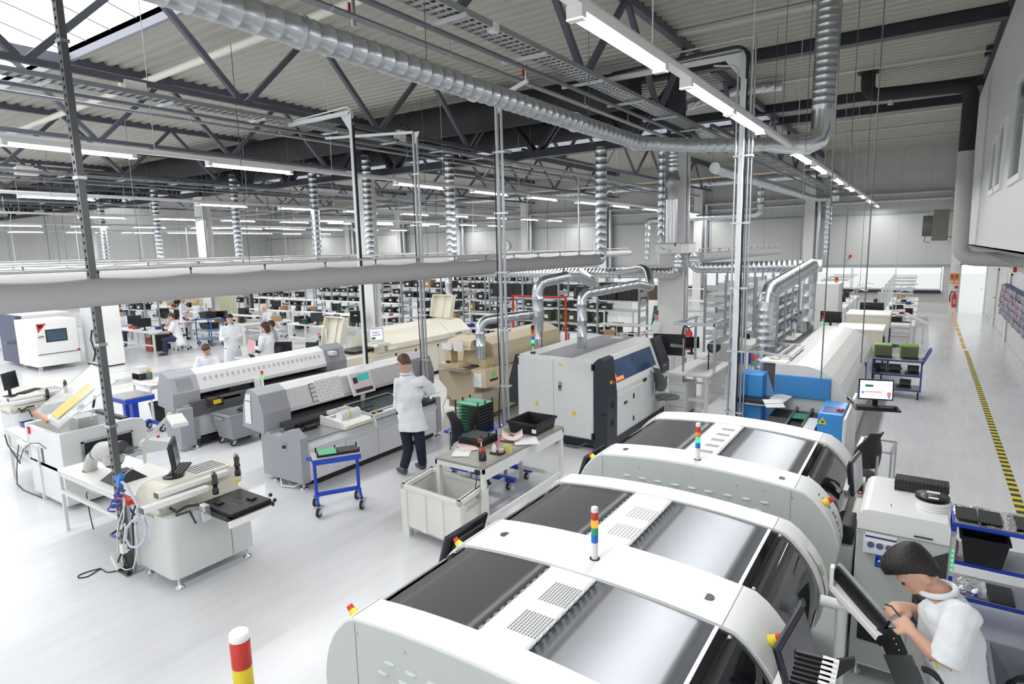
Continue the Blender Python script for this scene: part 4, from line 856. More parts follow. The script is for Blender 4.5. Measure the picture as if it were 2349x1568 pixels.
# feeder bank at the bottom edge
t = thing('feeder_bank', 'row of black feeders with white ends below the nearest monitor', 'feeder bank', gy(1890, 1560, 2.55))
b = MB(); b2 = MB()
for k in range(9):
    p = gy(1925-k*2.2, 1522+k*11.5, 2.62-.02*k); b.bar(p+V(-.16, 0, -.01), p+V(-.02, 0, 0), .016, .02); b2.bar(p+V(-.06, 0, .004), p+V(0, 0, .004), .016, .016)
b.each('feeder', BLACK, t); b2.each('feeder_tip', WHITE, t); q = gy(1880, 1500, 2.72); b = MB(); b.prism([(q.x-.1, q.z-.02), (q.x+.02, q.z-.03), (q.x+.13, q.z+.03), (q.x+.135, q.z-.0), (q.x+.07, q.z-.09), (q.x-.1, q.z-.1)], 'y', q.y, q.y+.02); b.build('side_plate', BLACK, t)
# trough and hoses at the lower right corner
t = thing('grey_trough', 'grey bin with black hoses at the lower right picture corner', 'bin', gz(2330, 1560, .55)); q = gz(2335, 1560, .5); MB().box(q.x-.16, q.x+.6, q.y+.16, q.y+.18, 0, .62).box(q.x-.16, q.x-.14, q.y-.5, q.y+.16, 0, .62).box(q.x-.16, q.x+.6, q.y-.5, q.y+.16, 0, .03).build('walls', mat('slate_panel', (.22, .24, .28), .5), t)
b = MB(); b.tube(arc((q.x+.12, q.y-.02, .46), .17, 0, 300, 20, 'xy', .12), .012, 8); b.tube(arc((q.x+.18, q.y-.0, .48), .2, 30, 330, 20, 'xy', .13), .012, 8); b.each('hose', BLACK, t)
# ================================================================== production machines, middle and left
SILV = mat('silver_grey_paint', (.36, .37, .40), .4); SILVD = mat('slate_grey_paint', (.24, .25, .28), .45); HOOD = mat('white_hood', (.70, .70, .71), .4)
def pts_shift(p, dx): return [(a+dx, b) for a, b in p]
HP = [(-8.21, .76), (-8.17, 1.05), (-8.05, 1.285), (-7.99, 1.31), (-7.92, 1.305), (-7.79, 1.235), (-7.70, .97), (-7.705, .91), (-7.8, .88)]
HB = [(-8.21, .74), (-8.17, 1.05), (-8.05, 1.29), (-7.99, 1.317), (-7.92, 1.312), (-7.785, 1.24), (-7.69, .975), (-7.70, .71), (-7.75, .69)]
def chip_shooter(label, dx, variant):
    t = thing('chip_mounter', label, 'machine', (-7.5+dx, 6.8, 0))
    S = lambda p: pts_shift(p, dx)
    MB().prism(S(HP), 'y', 5.5, 8.2).build('hood', HOOD, t, .006); MB().prism(S(HB), 'y', 5.04, 5.5).build('end_housing', SILV, t, .008); MB().prism(S(HB), 'y', 8.2, 8.72).build('end_housing', SILVD if variant else SILV, t, .008)
    MB().box(-7.82+dx, -7.6+dx, 5.06, 5.3, .08, .73).build('stand_leg', SILV, t, .006)
    MB().box(-8.15+dx, -7.62+dx, 5.3, 8.4, .55, .8).build('inner_frame', DGREY, t)
    if variant == 0:      # the front machine with the long white desk
        MB().prism([(-7.57+dx, .09), (-7.57+dx, .72), (-7.36+dx, .70), (-7.23+dx, .80), (-7.08+dx, .84), (-6.905+dx, .73), (-6.905+dx, .09)], 'y', 5.04, 5.17).build('switch_housing', SILV, t, .006)
        MB().box(-7.31+dx, -7.21+dx, 5.033, 5.04, .52, .64).build('switch_plate', STEEL, t); MB().cyl((-7.26+dx, 5.035, .575), (-7.26+dx, 5.015, .575), .025, n=14).build('rotary_switch', BLACK, t); MB().cyl((-7.16+dx, 5.036, .57), (-7.16+dx, 5.033, .57), .008, n=8).build('yellow_dot', YEL, t)
        for y0, y1 in ((5.17, 5.82), (5.83, 6.47), (6.48, 7.15), (7.16, 7.85)): MB().box(-6.96+dx, -6.91+dx, y0, y1, .1, .50).build('front_panel', HOOD, t, .004)
        MB().prism([(-7.0, .50), (-6.90, .50), (-6.90, .56), (-7.02, .64), (-7.6, .64), (-7.6, .56)], 'y', 5.17, 7.86).build('desk', PGREY, t, .004); MB().box(-7.55, -6.95, 5.3, 7.8, .02, .1).build('plinth', BLACK, t); MB().box(-7.85, -7.02, 5.5, 7.8, .1, .5).build('core', DGREY, t)
        MB().box(-7.52, -7.0, 5.2, 5.95, .64, .648).build('steel_bed', STEEL, t)
        MB().box(-7.75, -7.55, 5.5, 8.1, .64, .72).build('feeder_rail', BLACK, t); b = MB(); b.box(-7.545, -7.53, 5.55, 7.9, .655, .69); b.build('hazard_strip', stripes('hazard_small', (.6, .5, .02), (.02, .02, .02), 1, .05, .03), t)
        b = MB(); b.box(-7.52, -7.42, 5.32, 5.52, .648, .7); b.box(-7.52, -7.42, 5.55, 5.75, .648, .705); b.each('feeder_box', BLACK, t, .01)
        # feeder block with reels
        f = MB().prism([(-7.50, .65), (-6.93, .65), (-6.93, .69), (-7.0, .745), (-7.48, .80)], 'y', 5.85, 5.87).prism([(-7.50, .65), (-6.93, .65), (-6.93, .69), (-7.0, .72), (-7.48, .76)], 'y', 5.87, 6.4).build('feeder_block', WHITE, t)
        b = MB()
        for i in range(9): b.cyl((-7.2, 5.98+i*.045, .79), (-7.2, 5.99+i*.045, .79), .07, n=18)
        b.each('reel', PAPER, f); MB().cyl((-7.2, 6.12, .79), (-7.2, 6.14, .79), .072, n=18).build('yellow_reel', YEL, f); b = MB()
        for i in range(2): b.box(-7.45, -7.38, 5.95+i*.2, 6.12+i*.2, .8, .85)
        b.each('tape_guide', PGREY, f); MB().box(-6.935, -6.925, 5.9, 6.38, .66, .7).build('number_strip', mat('number_strip', (.7, .72, .45), .5), f)
        # glass topped box
        b = MB(); b.prism([(-7.62, .66), (-7.62, .80), (-6.98, .73), (-6.93, .66)], 'y', 6.44, 6.47); b.prism([(-7.62, .66), (-7.62, .80), (-6.98, .73), (-6.93, .66)], 'y', 7.4, 7.43); b.box(-7.0, -6.93, 6.44, 7.43, .66, .73); b.box(-7.64, -7.6, 6.44, 7.43, .66, .81)
        g = b.build('cover_frame', PGREY, t); b = MB(); b.prism([(-7.6, .795), (-7.6, .802), (-7.05, .742), (-7.05, .735)], 'y', 6.47, 7.4); b.build('smoked_lid', mat('smoked_glass', (.02, .035, .035), .08, coat=.3), g); MB().bar((-7.06, 6.46, .75), (-7.06, 7.42, .75), .03, .03).build('lid_bar', ALU, g); MB().box(-7.03, -6.93, 6.7, 7.4, .73, .738).build('white_ledge', WHITE, g)
        estop(t, (-7.0, 6.55, .735), (0, 0, 1), .018); MB().prism([(-6.94, .55), (-6.90, .55), (-6.92, .66), (-6.96, .74)], 'y', 6.42, 6.46).build('side_cheek', WHITE, t)
        # screen and drawings on the hood
        R = frame(V(0, 1, 0), V(-.09, 0, .265)); n = R.col[2]
        s_ = MB(); s_.obox(V(-7.6, 6.82, 1.10)+n*.0, (.46, .37, .05), R); s_ = s_.build('monitor', OFFW, t, .008); MB().obox(V(-7.6, 6.82, 1.10)+n*.026, (.38, .30, .004), R).build('display', mat('mauve_screen', (.42, .33, .33), .3, emit=.4), s_)
        MB().obox(V(-7.6, 6.86, 1.10)+n*.029+R.col[1]*.09, (.24, .11, .003), R).build('teal_field', mat('teal_screen', (.02, .38, .36), .3, emit=.35), s_); MB().obox(V(-7.6, 6.68, 1.10)+n*.029+R.col[1]*.06, (.09, .1, .003), R).obox(V(-7.6, 6.82, 1.10)+n*.029-R.col[1]*.115, (.37, .06, .003), R).build('dark_field', BLACK, s_)
        MB().bar((-7.58, 6.82, .93), (-7.62, 6.82, .72), .08, .02).build('monitor_foot', PGREY, t)
        pc = V(-7.745, 6.27, 1.10)+n*.004; s_ = MB(); s_.obox(pc, (.5, .34, .004), R); s_ = s_.build('parts_chart', PAPER, t); b = MB()
        for i in range(9):
            for j in range(6):
                if (i*7+j*5) % 4: b.obox(pc+n*.003+R.col[0]*(-.20+i*.05)+R.col[1]*(-.13+j*.05), (.014, .008, .002), R)
        b.build('printed_parts', BLACK, s_); b = MB(); b.obox(pc+n*.004-R.col[0]*.32+R.col[1]*.14, (.09, .012, .006), R)
        for j in range(4): b.obox(pc+n*.004-R.col[0]*(.31-.0*j)+R.col[1]*(.07-.07*j), (.11, .008, .006), R)
        b.obox(pc+n*.004-R.col[0]*.355, (.008, .28, .006), R); b.build('magnet_strips', DGREY, t)
        b = MB(); y = 5.035; b.prism([(-8.13, .80), (-7.98, .80), (-7.97, 1.13), (-8.10, 1.13)], 'y', y-.004, y); b.prism([(-8.10, 1.15), (-7.96, 1.15), (-7.955, 1.24), (-8.07, 1.24)], 'y', y-.004, y); b.each('notice_sheet', PAPER, t)
        MB().obox((-7.77, 8.5, 1.18), (.22, .1, .004), R).build('white_plate', PAPER, t)
        # right end support with keyboard shelf
        MB().box(-7.0, -6.9, 7.86, 7.97, .08, .70).build('end_support', SILV, t, .005); MB().prism([(-7.5, .52), (-6.98, .52), (-6.93, .66), (-7.5, .70)], 'y', 7.5, 7.86).build('black_tray', BLACK, t)
        k = MB(); k.obox((-6.95, 7.62, .80), (.32, .42, .012), Matrix.Rotation(-.12, 3, 'Y')); k = k.build('keyboard_shelf', ALU, t, .003); MB().obox((-6.97, 7.62, .812), (.16, .34, .012), Matrix.Rotation(-.12, 3, 'Y')).build('keyboard', PGREY, k)
        tower(t, (-8.38, 5.53, 1.15), .022, [GLED, OLENS, RLENS], .035, .21, OFFW, .004, .018); MB().cyl((-8.38, 5.53, .9), (-8.38, 5.53, 1.16), .009, n=8).build('lamp_stem', STEEL, t); MB().box(-8.5, -8.15, 5.35, 6.1, .75, 1.16).build('rear_cover', WHITE, t, .03)
        for x, y in ((-6.97, 5.1), (-7.6, 5.12), (-6.95, 7.9), (-7.7, 8.6)): MB().lathe((x, y, 0), [(.06, 0), (.06, .015), (.03, .025), (.018, .03), (.018, .1)], 14).build('levelling_foot', STEEL, t)
        b = MB(); b.tube([(-7.5, 5.1, .09), (-7.3, 4.98, .02), (-7.1, 5.02, .03), (-7.0, 5.15, .08)], .012, 8); b.build('cable', OFFW, t)
    else:
        R = frame(V(0, 1, 0), V(-.09, 0, .265)); n = R.col[2]; b = MB(); base = V(-7.745+dx, 0, 1.105)+n*.004
        for g in range(24):
            for i in range(3):
                for j in range(4): b.obox(V(base.x, 5.62+g*.105+i*.018, base.z)+n*0+R.col[1]*(.06-j*.018), (.007, .007, .003), R)
        b.build('vent_holes', mat('vent_hole', (.12, .12, .13), .6), t); b = MB()
        for i in range(9):
            for j in range(12): b.obox(V(-7.742+dx, 5.15+i*.03, 1.12)+n*.003+R.col[1]*(.08-j*.018), (.009, .009, .004), R)
        b.build('vent_holes', MATS['vent_hole'], t); b = MB()
        for i in range(9):
            for j in range(10): b.obox(V(-7.742+dx, 8.36+i*.026, 1.12)+n*.003+R.col[1]*(.09-j*.018), (.008, .008, .004), R)
        b.build('vent_holes', MATS['vent_hole'], t)
        MB().box(-8.3+dx, -7.66+dx, 5.18, 5.42, .14, .76).build('leg_housing', SILV, t, .008); MB().box(-8.1+dx, -7.72+dx, 5.42, 8.1, .16, .6).build('white_core', HOOD, t, .02); MB().box(-8.1+dx, -7.7+dx, 5.5, 8.2, .62, .72).build('bench', PGREY, t, .01); MB().box(-8.05+dx, -7.7+dx, 5.42, 8.1, .04, .15).build('plinth', BLACK, t)
        b = MB(); b.prism([(-8.0+dx, .70), (-7.52+dx, .66), (-7.52+dx, .80), (-8.0+dx, .86)], 'y', 5.56, 5.58); b.prism([(-8.0+dx, .70), (-7.52+dx, .66), (-7.52+dx, .80), (-8.0+dx, .86)], 'y', 5.78, 5.8); b.box(-8.0+dx, -7.53+dx, 5.58, 5.78, .70, .74); b.build('dark_chute', mat('aubergine_plastic', (.05, .03, .04), .4), t); MB().box(-7.524+dx, -7.518+dx, 5.62, 5.76, .71, .78).build('yellow_label', YEL, t)
        b = MB(); b.box(-8.0+dx, -7.62+dx, 5.85, 6.2, .72, .78); b.box(-8.0+dx, -7.66+dx, 6.3, 6.7, .72, .79); b.each('black_tray', BLACK, t, .01)
        MB().box(-7.66+dx, -7.5+dx, 6.5, 6.53, .5, 1.0).build('divider', OFFW, t)
        tower(t, (-7.9+dx+.2, 8.05, 1.36), .018, [GLENS, OLENS, RLENS], .035, .16, OFFW, .004, .01); MB().box(-7.85+dx, -7.62+dx, 8.28, 8.42, 1.12, 1.2).build('lamp_base', PGREY, t, .01)
        for x, y in ((-7.7, 5.35), (-8.25, 5.36), (-7.7, 8.5)): MB().lathe((x+dx, y, 0), [(.09, 0), (.09, .018), (.03, .03), (.022, .04), (.022, .15)], 14).build('levelling_foot', STEEL, t)
    return t
chip_shooter('front grey and white chip mounter with screen and parts chart, worked on by a man', 0, 0)
chip_shooter('rear grey chip mounter with long perforated hood behind the front one', -2.45, 1)
# grey wheeled bin
def wheel_swivel(t, c, r, m=SOFTBLK, a=0., wd=.026):
    c = Vector(c); ax = V(math.cos(a), math.sin(a), 0)
    w_ = MB().cyl(c-ax*wd/2+V(0, 0, r), c+ax*wd/2+V(0, 0, r), r, n=18).build('castor', m, t); MB().cyl(c-ax*wd*.6+V(0, 0, r), c+ax*wd*.6+V(0, 0, r), r*.62, n=14).build('hub', MATS['beige_hub'], w_)
    b = MB(); b.bar(c+ax*wd*.8+V(0, 0, r*.8), c+ax*wd*.8+V(.02, .02, r*2.2), .006, .03); b.bar(c-ax*wd*.8+V(0, 0, r*.8), c-ax*wd*.8+V(.02, .02, r*2.2), .006, .03); b.box(c.x-.03, c.x+.05, c.y-.03, c.y+.05, r*2.15, r*2.3); b.build('fork', STEEL, w_)
t = crate('wheeled_bin', 'large grey plastic bin on castors between the two chip mounters', -10.08, -9.52, 5.62, 6.35, .12, .56, mat('grey_bin_plastic', (.33, .34, .37), .5), .02, .03, cat='bin'); b = MB(); b.box(-9.95, -9.72, 5.59, 5.62, .46, .5); b.build('handle', MATS['grey_bin_plastic'], t, .01)
for x, y in ((-9.63, 5.7), (-9.98, 5.7), (-9.63, 6.25), (-9.98, 6.25)): wheel_swivel(t, (x, y, 0), .045)
# ---------------------------------------------------------------- cream reflow oven behind
t = thing('reflow_oven', 'long cream reflow oven with raised lids at both ends', 'oven', (-11, 11.5, 0)); X = -10.45
ov = [(X, .90), (X, 1.03), (X-.35, 1.31), (X-.95, 1.34), (X-1.25, 1.1), (X-1.25, .9)]
MB().prism(ov, 'y', 10.25, 12.55).build('hood', CREAM, t, .008); MB().prism(ov, 'y', 12.565, 13.45).build('end_hood', CREAM, t, .008); MB().box(X-1.2, X-.02, 9.0, 13.6, .1, .89).build('cabinet', CREAM, t, .01)
b = MB(); b.box(X-.022, X-.016, 9.9, 13.5, .862, .868); b.box(X-.022, X-.016, 9.9, 12.1, .79, .793); b.box(X-.022, X-.016, 10.9, 10.903, .15, .79); b.box(X-.022, X-.016, 12.1, 12.103, .15, .79); b.each('door_seam', SEAM, t); MB().box(X-1.1, X-.1, 9.2, 13.5, .03, .1).build('plinth', BLACK, t)
b = MB(); b.tube(fillet([(X+.0, 12.8, .98), (X+.05, 12.82, .98), (X+.05, 13.0, .98), (X, 13.02, .98)], .02), .012, 8); b.build('handle', BLACK, t)
b = MB(); b.box(X+.0, X+.003, 10.3, 10.55, .91, .98); b.build('nameplate', PAPER, t)
for y in (10.5, 11.2, 12.05): MB().box(X-.02, X-.014, y, y+.06, .72, .8).build('warning_mark', BLACK, t); MB().box(X-.02, X-.012, y, y+.06, .70, .735).build('yellow_mark', YEL, t)
MB().box(X-.02, X-.01, 9.55, 9.8, .55, .78).build('switch_panel', WHITE, t); MB().box(X-.01, X-.004, 9.66, 9.78, .6, .72).build('yellow_plate', YEL, t); MB().cyl((X-.005, 9.72, .66), (X+.03, 9.72, .66), .045, n=16).build('main_switch', RED, t); estop(t, (X-.08, 9.8, .9), (0, 0, 1), .025)
MB().box(X-1.0, X-.25, 8.75, 10.2, .885, .91).build('infeed_table', STEEL, t); MB().box(X-.9, X-.3, 9.5, 10.2, .91, .96).build('conveyor', BLACK, t)
def lid(pts_yz, x0, x1, nm, th=.04):
    b = MB(); 
    for i in range(len(pts_yz)-1): b.bar(((x0+x1)/2, *pts_yz[i]), ((x0+x1)/2, *pts_yz[i+1]), abs(x1-x0), th)
    return b.build(nm, CREAM, t, .006)
for (px, py, pz), (w_, d_, h_) in (((-11.05, 9.25, 1.36), (.62, .1, .8)), ((-11.2, 13.25, 1.64), (.7, .1, .62))):
    R = Matrix.Rotation(-.28, 3, 'X')
    l_ = MB(); l_.obox((px, py, pz), (w_, .03, h_), R); l_.obox(V(px, py, pz)+R@V(-w_/2, -.07, 0), (.03, .16, h_), R); l_.obox(V(px, py, pz)+R@V(w_/2, -.07, 0), (.03, .16, h_), R); l_.obox(V(px, py, pz)+R@V(0, -.07, h_/2), (w_, .16, .03), R); l_.obox(V(px, py, pz)+R@V(0, -.03, 0), (.05, .05, h_*.98), R)
    l_ = l_.build('raised_lid', CREAM, t, .004); c = V(px, py, pz)+R@V(0, -.07, h_/2+.02); MB().tube(fillet([c+V(-.08, 0, 0), c+V(-.08, 0, .05), c+V(.08, 0, .05), c+V(.08, 0, 0)], .03), .012, 8).build('handle', BLACK, l_)
MB().box(-11.35, -11.3, 9.18, 9.2, 1.15, 1.5).build('notice_sheet', PAPER, t)
m = MB(); R = frame(V(.35, .94, 0), V(-.1, .04, 1)); m.obox((-10.45, 9.9, 1.33), (.36, .32, .04), R); m = m.build('monitor', PGREY, t, .008); MB().obox(V(-10.45, 9.9, 1.33)+R.col[2]*.022, (.3, .25, .003), R).build('display', mat('lilac_screen', (.62, .60, .70), .3, emit=.6), m); q = V(-10.45, 9.9, 1.33)+R.col[2]*.025
MB().obox(q+R.col[1]*-.08-R.col[0]*.08, (.1, .05, .002), R).build('green_field', GREENPCB, m); MB().obox(q+R.col[1]*.05-R.col[0]*.02, (.16, .012, .002), R).obox(q-R.col[1]*.01, (.2, .012, .002), R).build('oven_diagram', BLACK, m)
MB().prism([(9.75, 1.06), (10.25, 1.06), (10.15, 1.12), (9.8, 1.12)], 'x', -10.7, -10.3).build('keyboard_console', CREAM, t, .01); MB().box(-10.5, -10.32, 9.85, 10.1, 1.12, 1.13).build('keyboard', PGREY, t); MB().box(-10.6, -10.4, 9.95, 10.1, .89, 1.06).build('console_neck', CREAM, t)
# ---------------------------------------------------------------- beige oven
t = thing('soldering_oven', 'beige curing oven with steel infeed shelf and control box', 'oven', (-7.2, 10.3, 0)); X = -6.74
MB().prism([(X, .98), (X-.05, 1.42), (X-.3, 1.53), (X-.6, 1.53), (X-1.1, 1.38), (X-1.15, .98)], 'y', 9.4, 11.15).build('hood', BEIGE, t, .008); MB().prism([(X, .98), (X-.05, 1.42), (X-.3, 1.53), (X-.6, 1.53), (X-1.1, 1.38), (X-1.15, .98)], 'y', 11.17, 12.0).build('end_hood', BEIGE, t, .008); MB().box(X-.05, X+.003, 11.148, 11.172, .98, 1.5).build('hood_gap', BLACK, t)
MB().box(X-1.1, X-.01, 9.3, 12.0, .1, .96).build('cabinet', BEIGE, t, .01); b = MB(); b.box(X-.012, X-.006, 9.3, 12, .96, .968); b.box(X-.012, X-.006, 10.3, 10.304, .2, .95); b.each('seam', SEAM, t)
MB().prism([(-7.6, 1.10), (-7.6, .79), (-7.42, .62), (-7.42, .42), (-6.76, .40), (-6.76, 1.02), (-7.1, 1.04), (-7.12, 1.10)], 'y', 8.76, 9.4).build('infeed_housing', BEIGE, t, .01)
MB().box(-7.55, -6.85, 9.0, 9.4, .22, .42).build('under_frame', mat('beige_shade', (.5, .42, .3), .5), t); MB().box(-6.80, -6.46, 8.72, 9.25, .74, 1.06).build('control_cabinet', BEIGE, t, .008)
MB().box(-6.78, -6.56, 8.72, 9.25, .42, .62).build('mesh_guard', mat('wire_mesh', (.55, .50, .42), .4), t); MB().box(-6.459, -6.452, 8.85, 9.1, .84, .88).build('slot_handle', BLACK, t); MB().cyl((-6.459, 8.97, .96), (-6.453, 8.97, .96), .05, n=20).build('green_sticker', mat('lime_sticker', (.15, .75, .15), .5), t); MB().prism([(8.93, 1.005), (8.99, 1.005), (8.96, 1.045)], 'x', -6.459, -6.453).build('warning_sign', YEL, t); estop(t, (-6.56, 9.05, 1.06), (0, 0, 1), .02)
MB().box(-6.73, -6.55, 8.71, 8.72, .74, 1.0).build('notice_sheet', PAPER, t); MB().obox((-7.08, 8.66, 1.035), (.62, .36, .012), Matrix.Rotation(-.05, 3, 'X')).build('steel_shelf', STEEL, t); MB().box(-7.25, -6.78, 8.85, 9.3, 1.03, 1.045).build('dark_conveyor', mat('rust_mesh', (.14, .08, .06), .6), t)
MB().prism([(9.12, 1.06), (9.12, 1.08), (9.18, 1.32), (9.2, 1.06)], 'x', -7.3, -6.82).build('tilted_flap', BEIGE, t); MB().box(-7.55, -7.4, 8.9, 9.1, 1.10, 1.42).build('side_pillar', BEIGE, t); MB().box(-6.82, -6.66, 9.0, 9.4, 1.06, 1.2).build('side_block', BEIGE, t, .01)
c = MB(); c.box(-7.5, -6.82, 8.75, 9.2, 1.40, 1.43); c.prism([(8.8, 1.43), (9.3, 1.43), (9.3, 1.6), (8.86, 1.56)], 'x', -7.42, -6.86); c = c.build('console', BEIGE, t, .006); R = frame(V(.95, .3, 0), V(-.03, .1, 1)); MB().box(-6.859, -6.853, 8.93, 9.13, 1.46, 1.57).build('display_bezel', DGREY, c); MB().box(-6.854, -6.85, 8.96, 9.1, 1.48, 1.55).build('display', mat('grey_display', (.12, .12, .13), .3), c); b = MB(); b.box(-7.48, -7.25, 8.742, 8.752, 1.38, 1.5); b.box(-7.2, -6.98, 8.742, 8.752, 1.37, 1.55); b.each('notice_sheet', PAPER, c)
b = MB(); b.box(-7.5, -7.42, 8.85, 8.95, 1.10, 1.14); b.build('black_knob', BLACK, t, .01); b = MB()
for x, z in ((-7.35, .45), (-6.83, .45), (-6.9, .44)): b.cyl((x, 8.756, z), (x, 8.752, z), .012, n=8)
b.each('bolt', BLACK, t); b = MB(); b.box(-7.6, -6.75, 9.25, 9.5, .0, .012); solo('floor_plate', b, STEEL, 'steel ramp strip on the floor in front of the beige oven', 'plate'); b = MB(); b.tube([(-7.5, 9.0, .6), (-7.7, 8.95, .2), (-7.6, 8.9, .015), (-7.3, 9.1, .015), (-7.1, 9.3, .015)], .008, 6); solo('power_cable', b, WHITE, 'white cable trailing from the beige oven to the floor', 'cable')
# ---------------------------------------------------------------- white wave soldering machine
t = thing('wave_soldering_machine', 'white soldering machine with dark corner posts and tinted sloping window', 'machine', (-4.8, 9.9, 0)); W = mat('machine_white', (.72, .73, .72), .42); NV = mat('anthracite', (.028, .032, .042), .45)
MB().prism([(-5.62, .17), (-5.62, 1.47), (-4.18, 1.47), (-3.98, .95), (-3.98, .17)], 'y', 8.56, 11.2).build('body', W, t, .008)
for x0, x1 in ((-5.62, -4.93), (-4.925, -4.2)): MB().box(x0, x1, 8.5, 8.56, .2, 1.44).build('front_door', W, t, .008)
MB().prism([(-4.19, .05), (-4.19, 1.44), (-4.10, 1.52), (-4.02, 1.50), (-3.955, .93), (-3.955, .05)], 'y', 8.48, 8.85).build('corner_post', NV, t, .01); MB().prism([(-5.62, .62), (-5.82, .62), (-5.82, .95), (-5.66, 1.47), (-5.62, 1.47)], 'y', 8.5, 8.7).build('corner_post', NV, t, .01); MB().prism([(-4.1, .88), (-4.19, 1.5), (-4.13, 1.53), (-3.95, 1.05), (-3.945, .86)], 'y', 10.85, 11.24).build('corner_post', NV, t, .01)
MB().box(-5.6, -3.98, 8.6, 11.1, .04, .17).build('plinth', NV, t); MB().box(-5.28, -4.62, 8.62, 11.15, 1.47, 1.476).build('grey_roof_strip', mat('roof_grey', (.28, .29, .31), .5), t)
n = V(.52, 0, .2).normalized(); R = frame(V(0, 1, 0), V(-.2, 0, .52)); cw = V(-4.085, 9.85, 1.215)+n*.004
MB().obox(cw, (1.75, .36, .006), R).build('tinted_window', mat('blue_tinted_window', (.03, .07, .15), .12, var=.5, vs=5), t); MB().obox(cw+n*.004+R.col[0]*-.72-R.col[1]*.13, (.3, .06, .002), R).build('orange_glow', mat('orange_glow', (.9, .25, .06), .4, emit=.5), t); MB().obox(cw+n*.004+R.col[0]*-.84-R.col[1]*.02, (.04, .26, .002), R).build('orange_glow', MATS['orange_glow'], t)
for y0, y1 in ((8.9, 9.5), (9.51, 11.15)): MB().box(-3.98, -3.965, y0, y1, .2, .86).build('side_door', W, t, .005)
b = MB()
for y, z in ((9.55, .72), (9.55, .33), (11.13, .72), (11.13, .3)): b.box(-3.966, -3.955, y-.02, y+.02, z-.04, z+.04)
for z in (1.37, .25): b.box(-4.23, -4.17, 8.48, 8.5, z-.05, z+.05)
b.box(-5.63, -5.6, 8.48, 8.5, 1.3, 1.42); b.each('hinge', BLACK, t); b = MB(); b.box(-3.966, -3.957, 9.15, 9.27, .66, .7); b.box(-3.975, -3.957, 10.0, 10.12, .88, .92); b.box(-4.05, -3.95, 8.475, 8.48, .62, .65); b.each('recessed_handle', BLACK, t)
b = MB()
for i in range(6):
    for z in (1.09, .99): b.box(-5.52+i*.09, -5.46+i*.09, 8.495, 8.5, z, z+.012)
b.each('vent_slot', WHITE, t); MB().box(-4.83, -4.77, 8.492, 8.5, .93, 1.08).build('lock_plate', STEEL, t); MB().cyl((-4.8, 8.492, 1.0), (-4.8, 8.482, 1.0), .02, n=12).build('lock', BLACK, t); MB().box(-4.82, -4.75, 8.494, 8.5, 1.35, 1.38).build('yellow_label', YEL, t)
for x, z in ((-5.25, .64), (-4.55, .56)):
    q = MB().prism([(x-.045, z), (x+.045, z), (x, z+.08)], 'y', 8.493, 8.5).build('warning_triangle', YEL, t); MB().prism([(x-.028, z+.012), (x+.028, z+.012), (x, z+.064)], 'y', 8.491, 8.4935).build('inner_triangle', mat('bright_yellow', (.95, .78, .05), .5), q); MB().bar((x+.008, 8.49, z+.05), (x-.006, 8.49, z+.032), .006, .002).bar((x-.006, 8.49, z+.034), (x+.006, 8.49, z+.032), .006, .002).bar((x+.006, 8.49, z+.033), (x-.004, 8.49, z+.014), .006, .002).build('bolt_mark', BLACK, q)
estop(t, (-3.975, 8.66, 1.12), (1, -.3, .2), .03); MB().box(-3.945, -3.94, 10.8, 10.95, .5, .75).build('notice_sheet', PAPER, t); b = MB()
for i in range(6): b.box(-3.953, -3.948, 8.62, 8.72, .72+i*.02, .728+i*.02); b.box(-3.953, -3.948, 8.62, 8.72, .42+i*.02, .428+i*.02)
b.each('vent_slot', BLACK, t); tower(t, (-5.42, 8.68, 1.49), .028, [GLENS, GLED, BLENS, OLENS, RLENS], .058, .1, BLACK, .07, .012); MB().cyl((-5.42, 8.68, 1.475), (-5.42, 8.68, 1.5), .045, n=16).build('lamp_base', BLACK, t); MB().obox((-3.97, 11.0, 1.05), (.12, .12, .006), R).build('white_sticker', PAPER, t)
b = MB(); b.tube([(-4.9, 8.6, .1), (-4.7, 8.5, .03), (-4.5, 8.5, .03), (-4.35, 8.6, .1)], .015, 8); b.build('cable', DGREY, t)
# ---------------------------------------------------------------- front work table
LAM = mat('olive_laminate', (.30, .29, .25), .35)
t = thing('work_table', 'long white framed work table with olive top in front of the soldering machine', 'table', (-4.2, 6.1, 0)); x0, x1, y0, y1, z = -4.58, -3.88, 5.15, 6.95, .87
MB().box(x0, x1, y0, y1, z-.03, z).build('tabletop', LAM, t, .004); b = MB(); b.box(x1-.025, x1, y0, y1, z-.16, z-.03); b.box(x0, x0+.025, y0, y1, z-.08, z-.03); b.box(x0, x1, y0, y0+.025, z-.08, z-.03); b.box(x0, x1, y1-.025, y1, z-.08, z-.03); b.build('apron', OFFW, t); b = MB()
for x in (x0+.03, x1-.03):
    for y in (y0+.03, y1-.03): b.box(x-.025, x+.025, y-.025, y+.025, 0, z-.03)
b.each('leg', OFFW, t); b = MB(); b.bar((x0+.03, y0+.05, .15), (x0+.03, y1-.05, .15), .03, .05); b.bar((x1-.03, y0, .22), (x1-.03, y1, .22), .03, .05); b.bar((x0, y1-.05, .2), (x1, y1-.05, .2), .03, .05); b.each('rail', OFFW, t)
MB().box(-3.99, -3.93, 5.12, 5.15, .78, .83).build('socket', BLACK, t); b = MB(); b.tube([(-3.96, 5.13, .78), (-3.97, 5.1, .6), (-3.95, 5.12, .5)], .005, 5); b.build('cord', BLACK, t)
crate('crate', 'black open crate with a white label standing on the far end of the work table', -4.38, -3.94, 6.36, 6.86, .872, 1.03, BLACK, .012, .025, lab=(-4.0, -3.94, 6.345, 6.352, .92, .97))
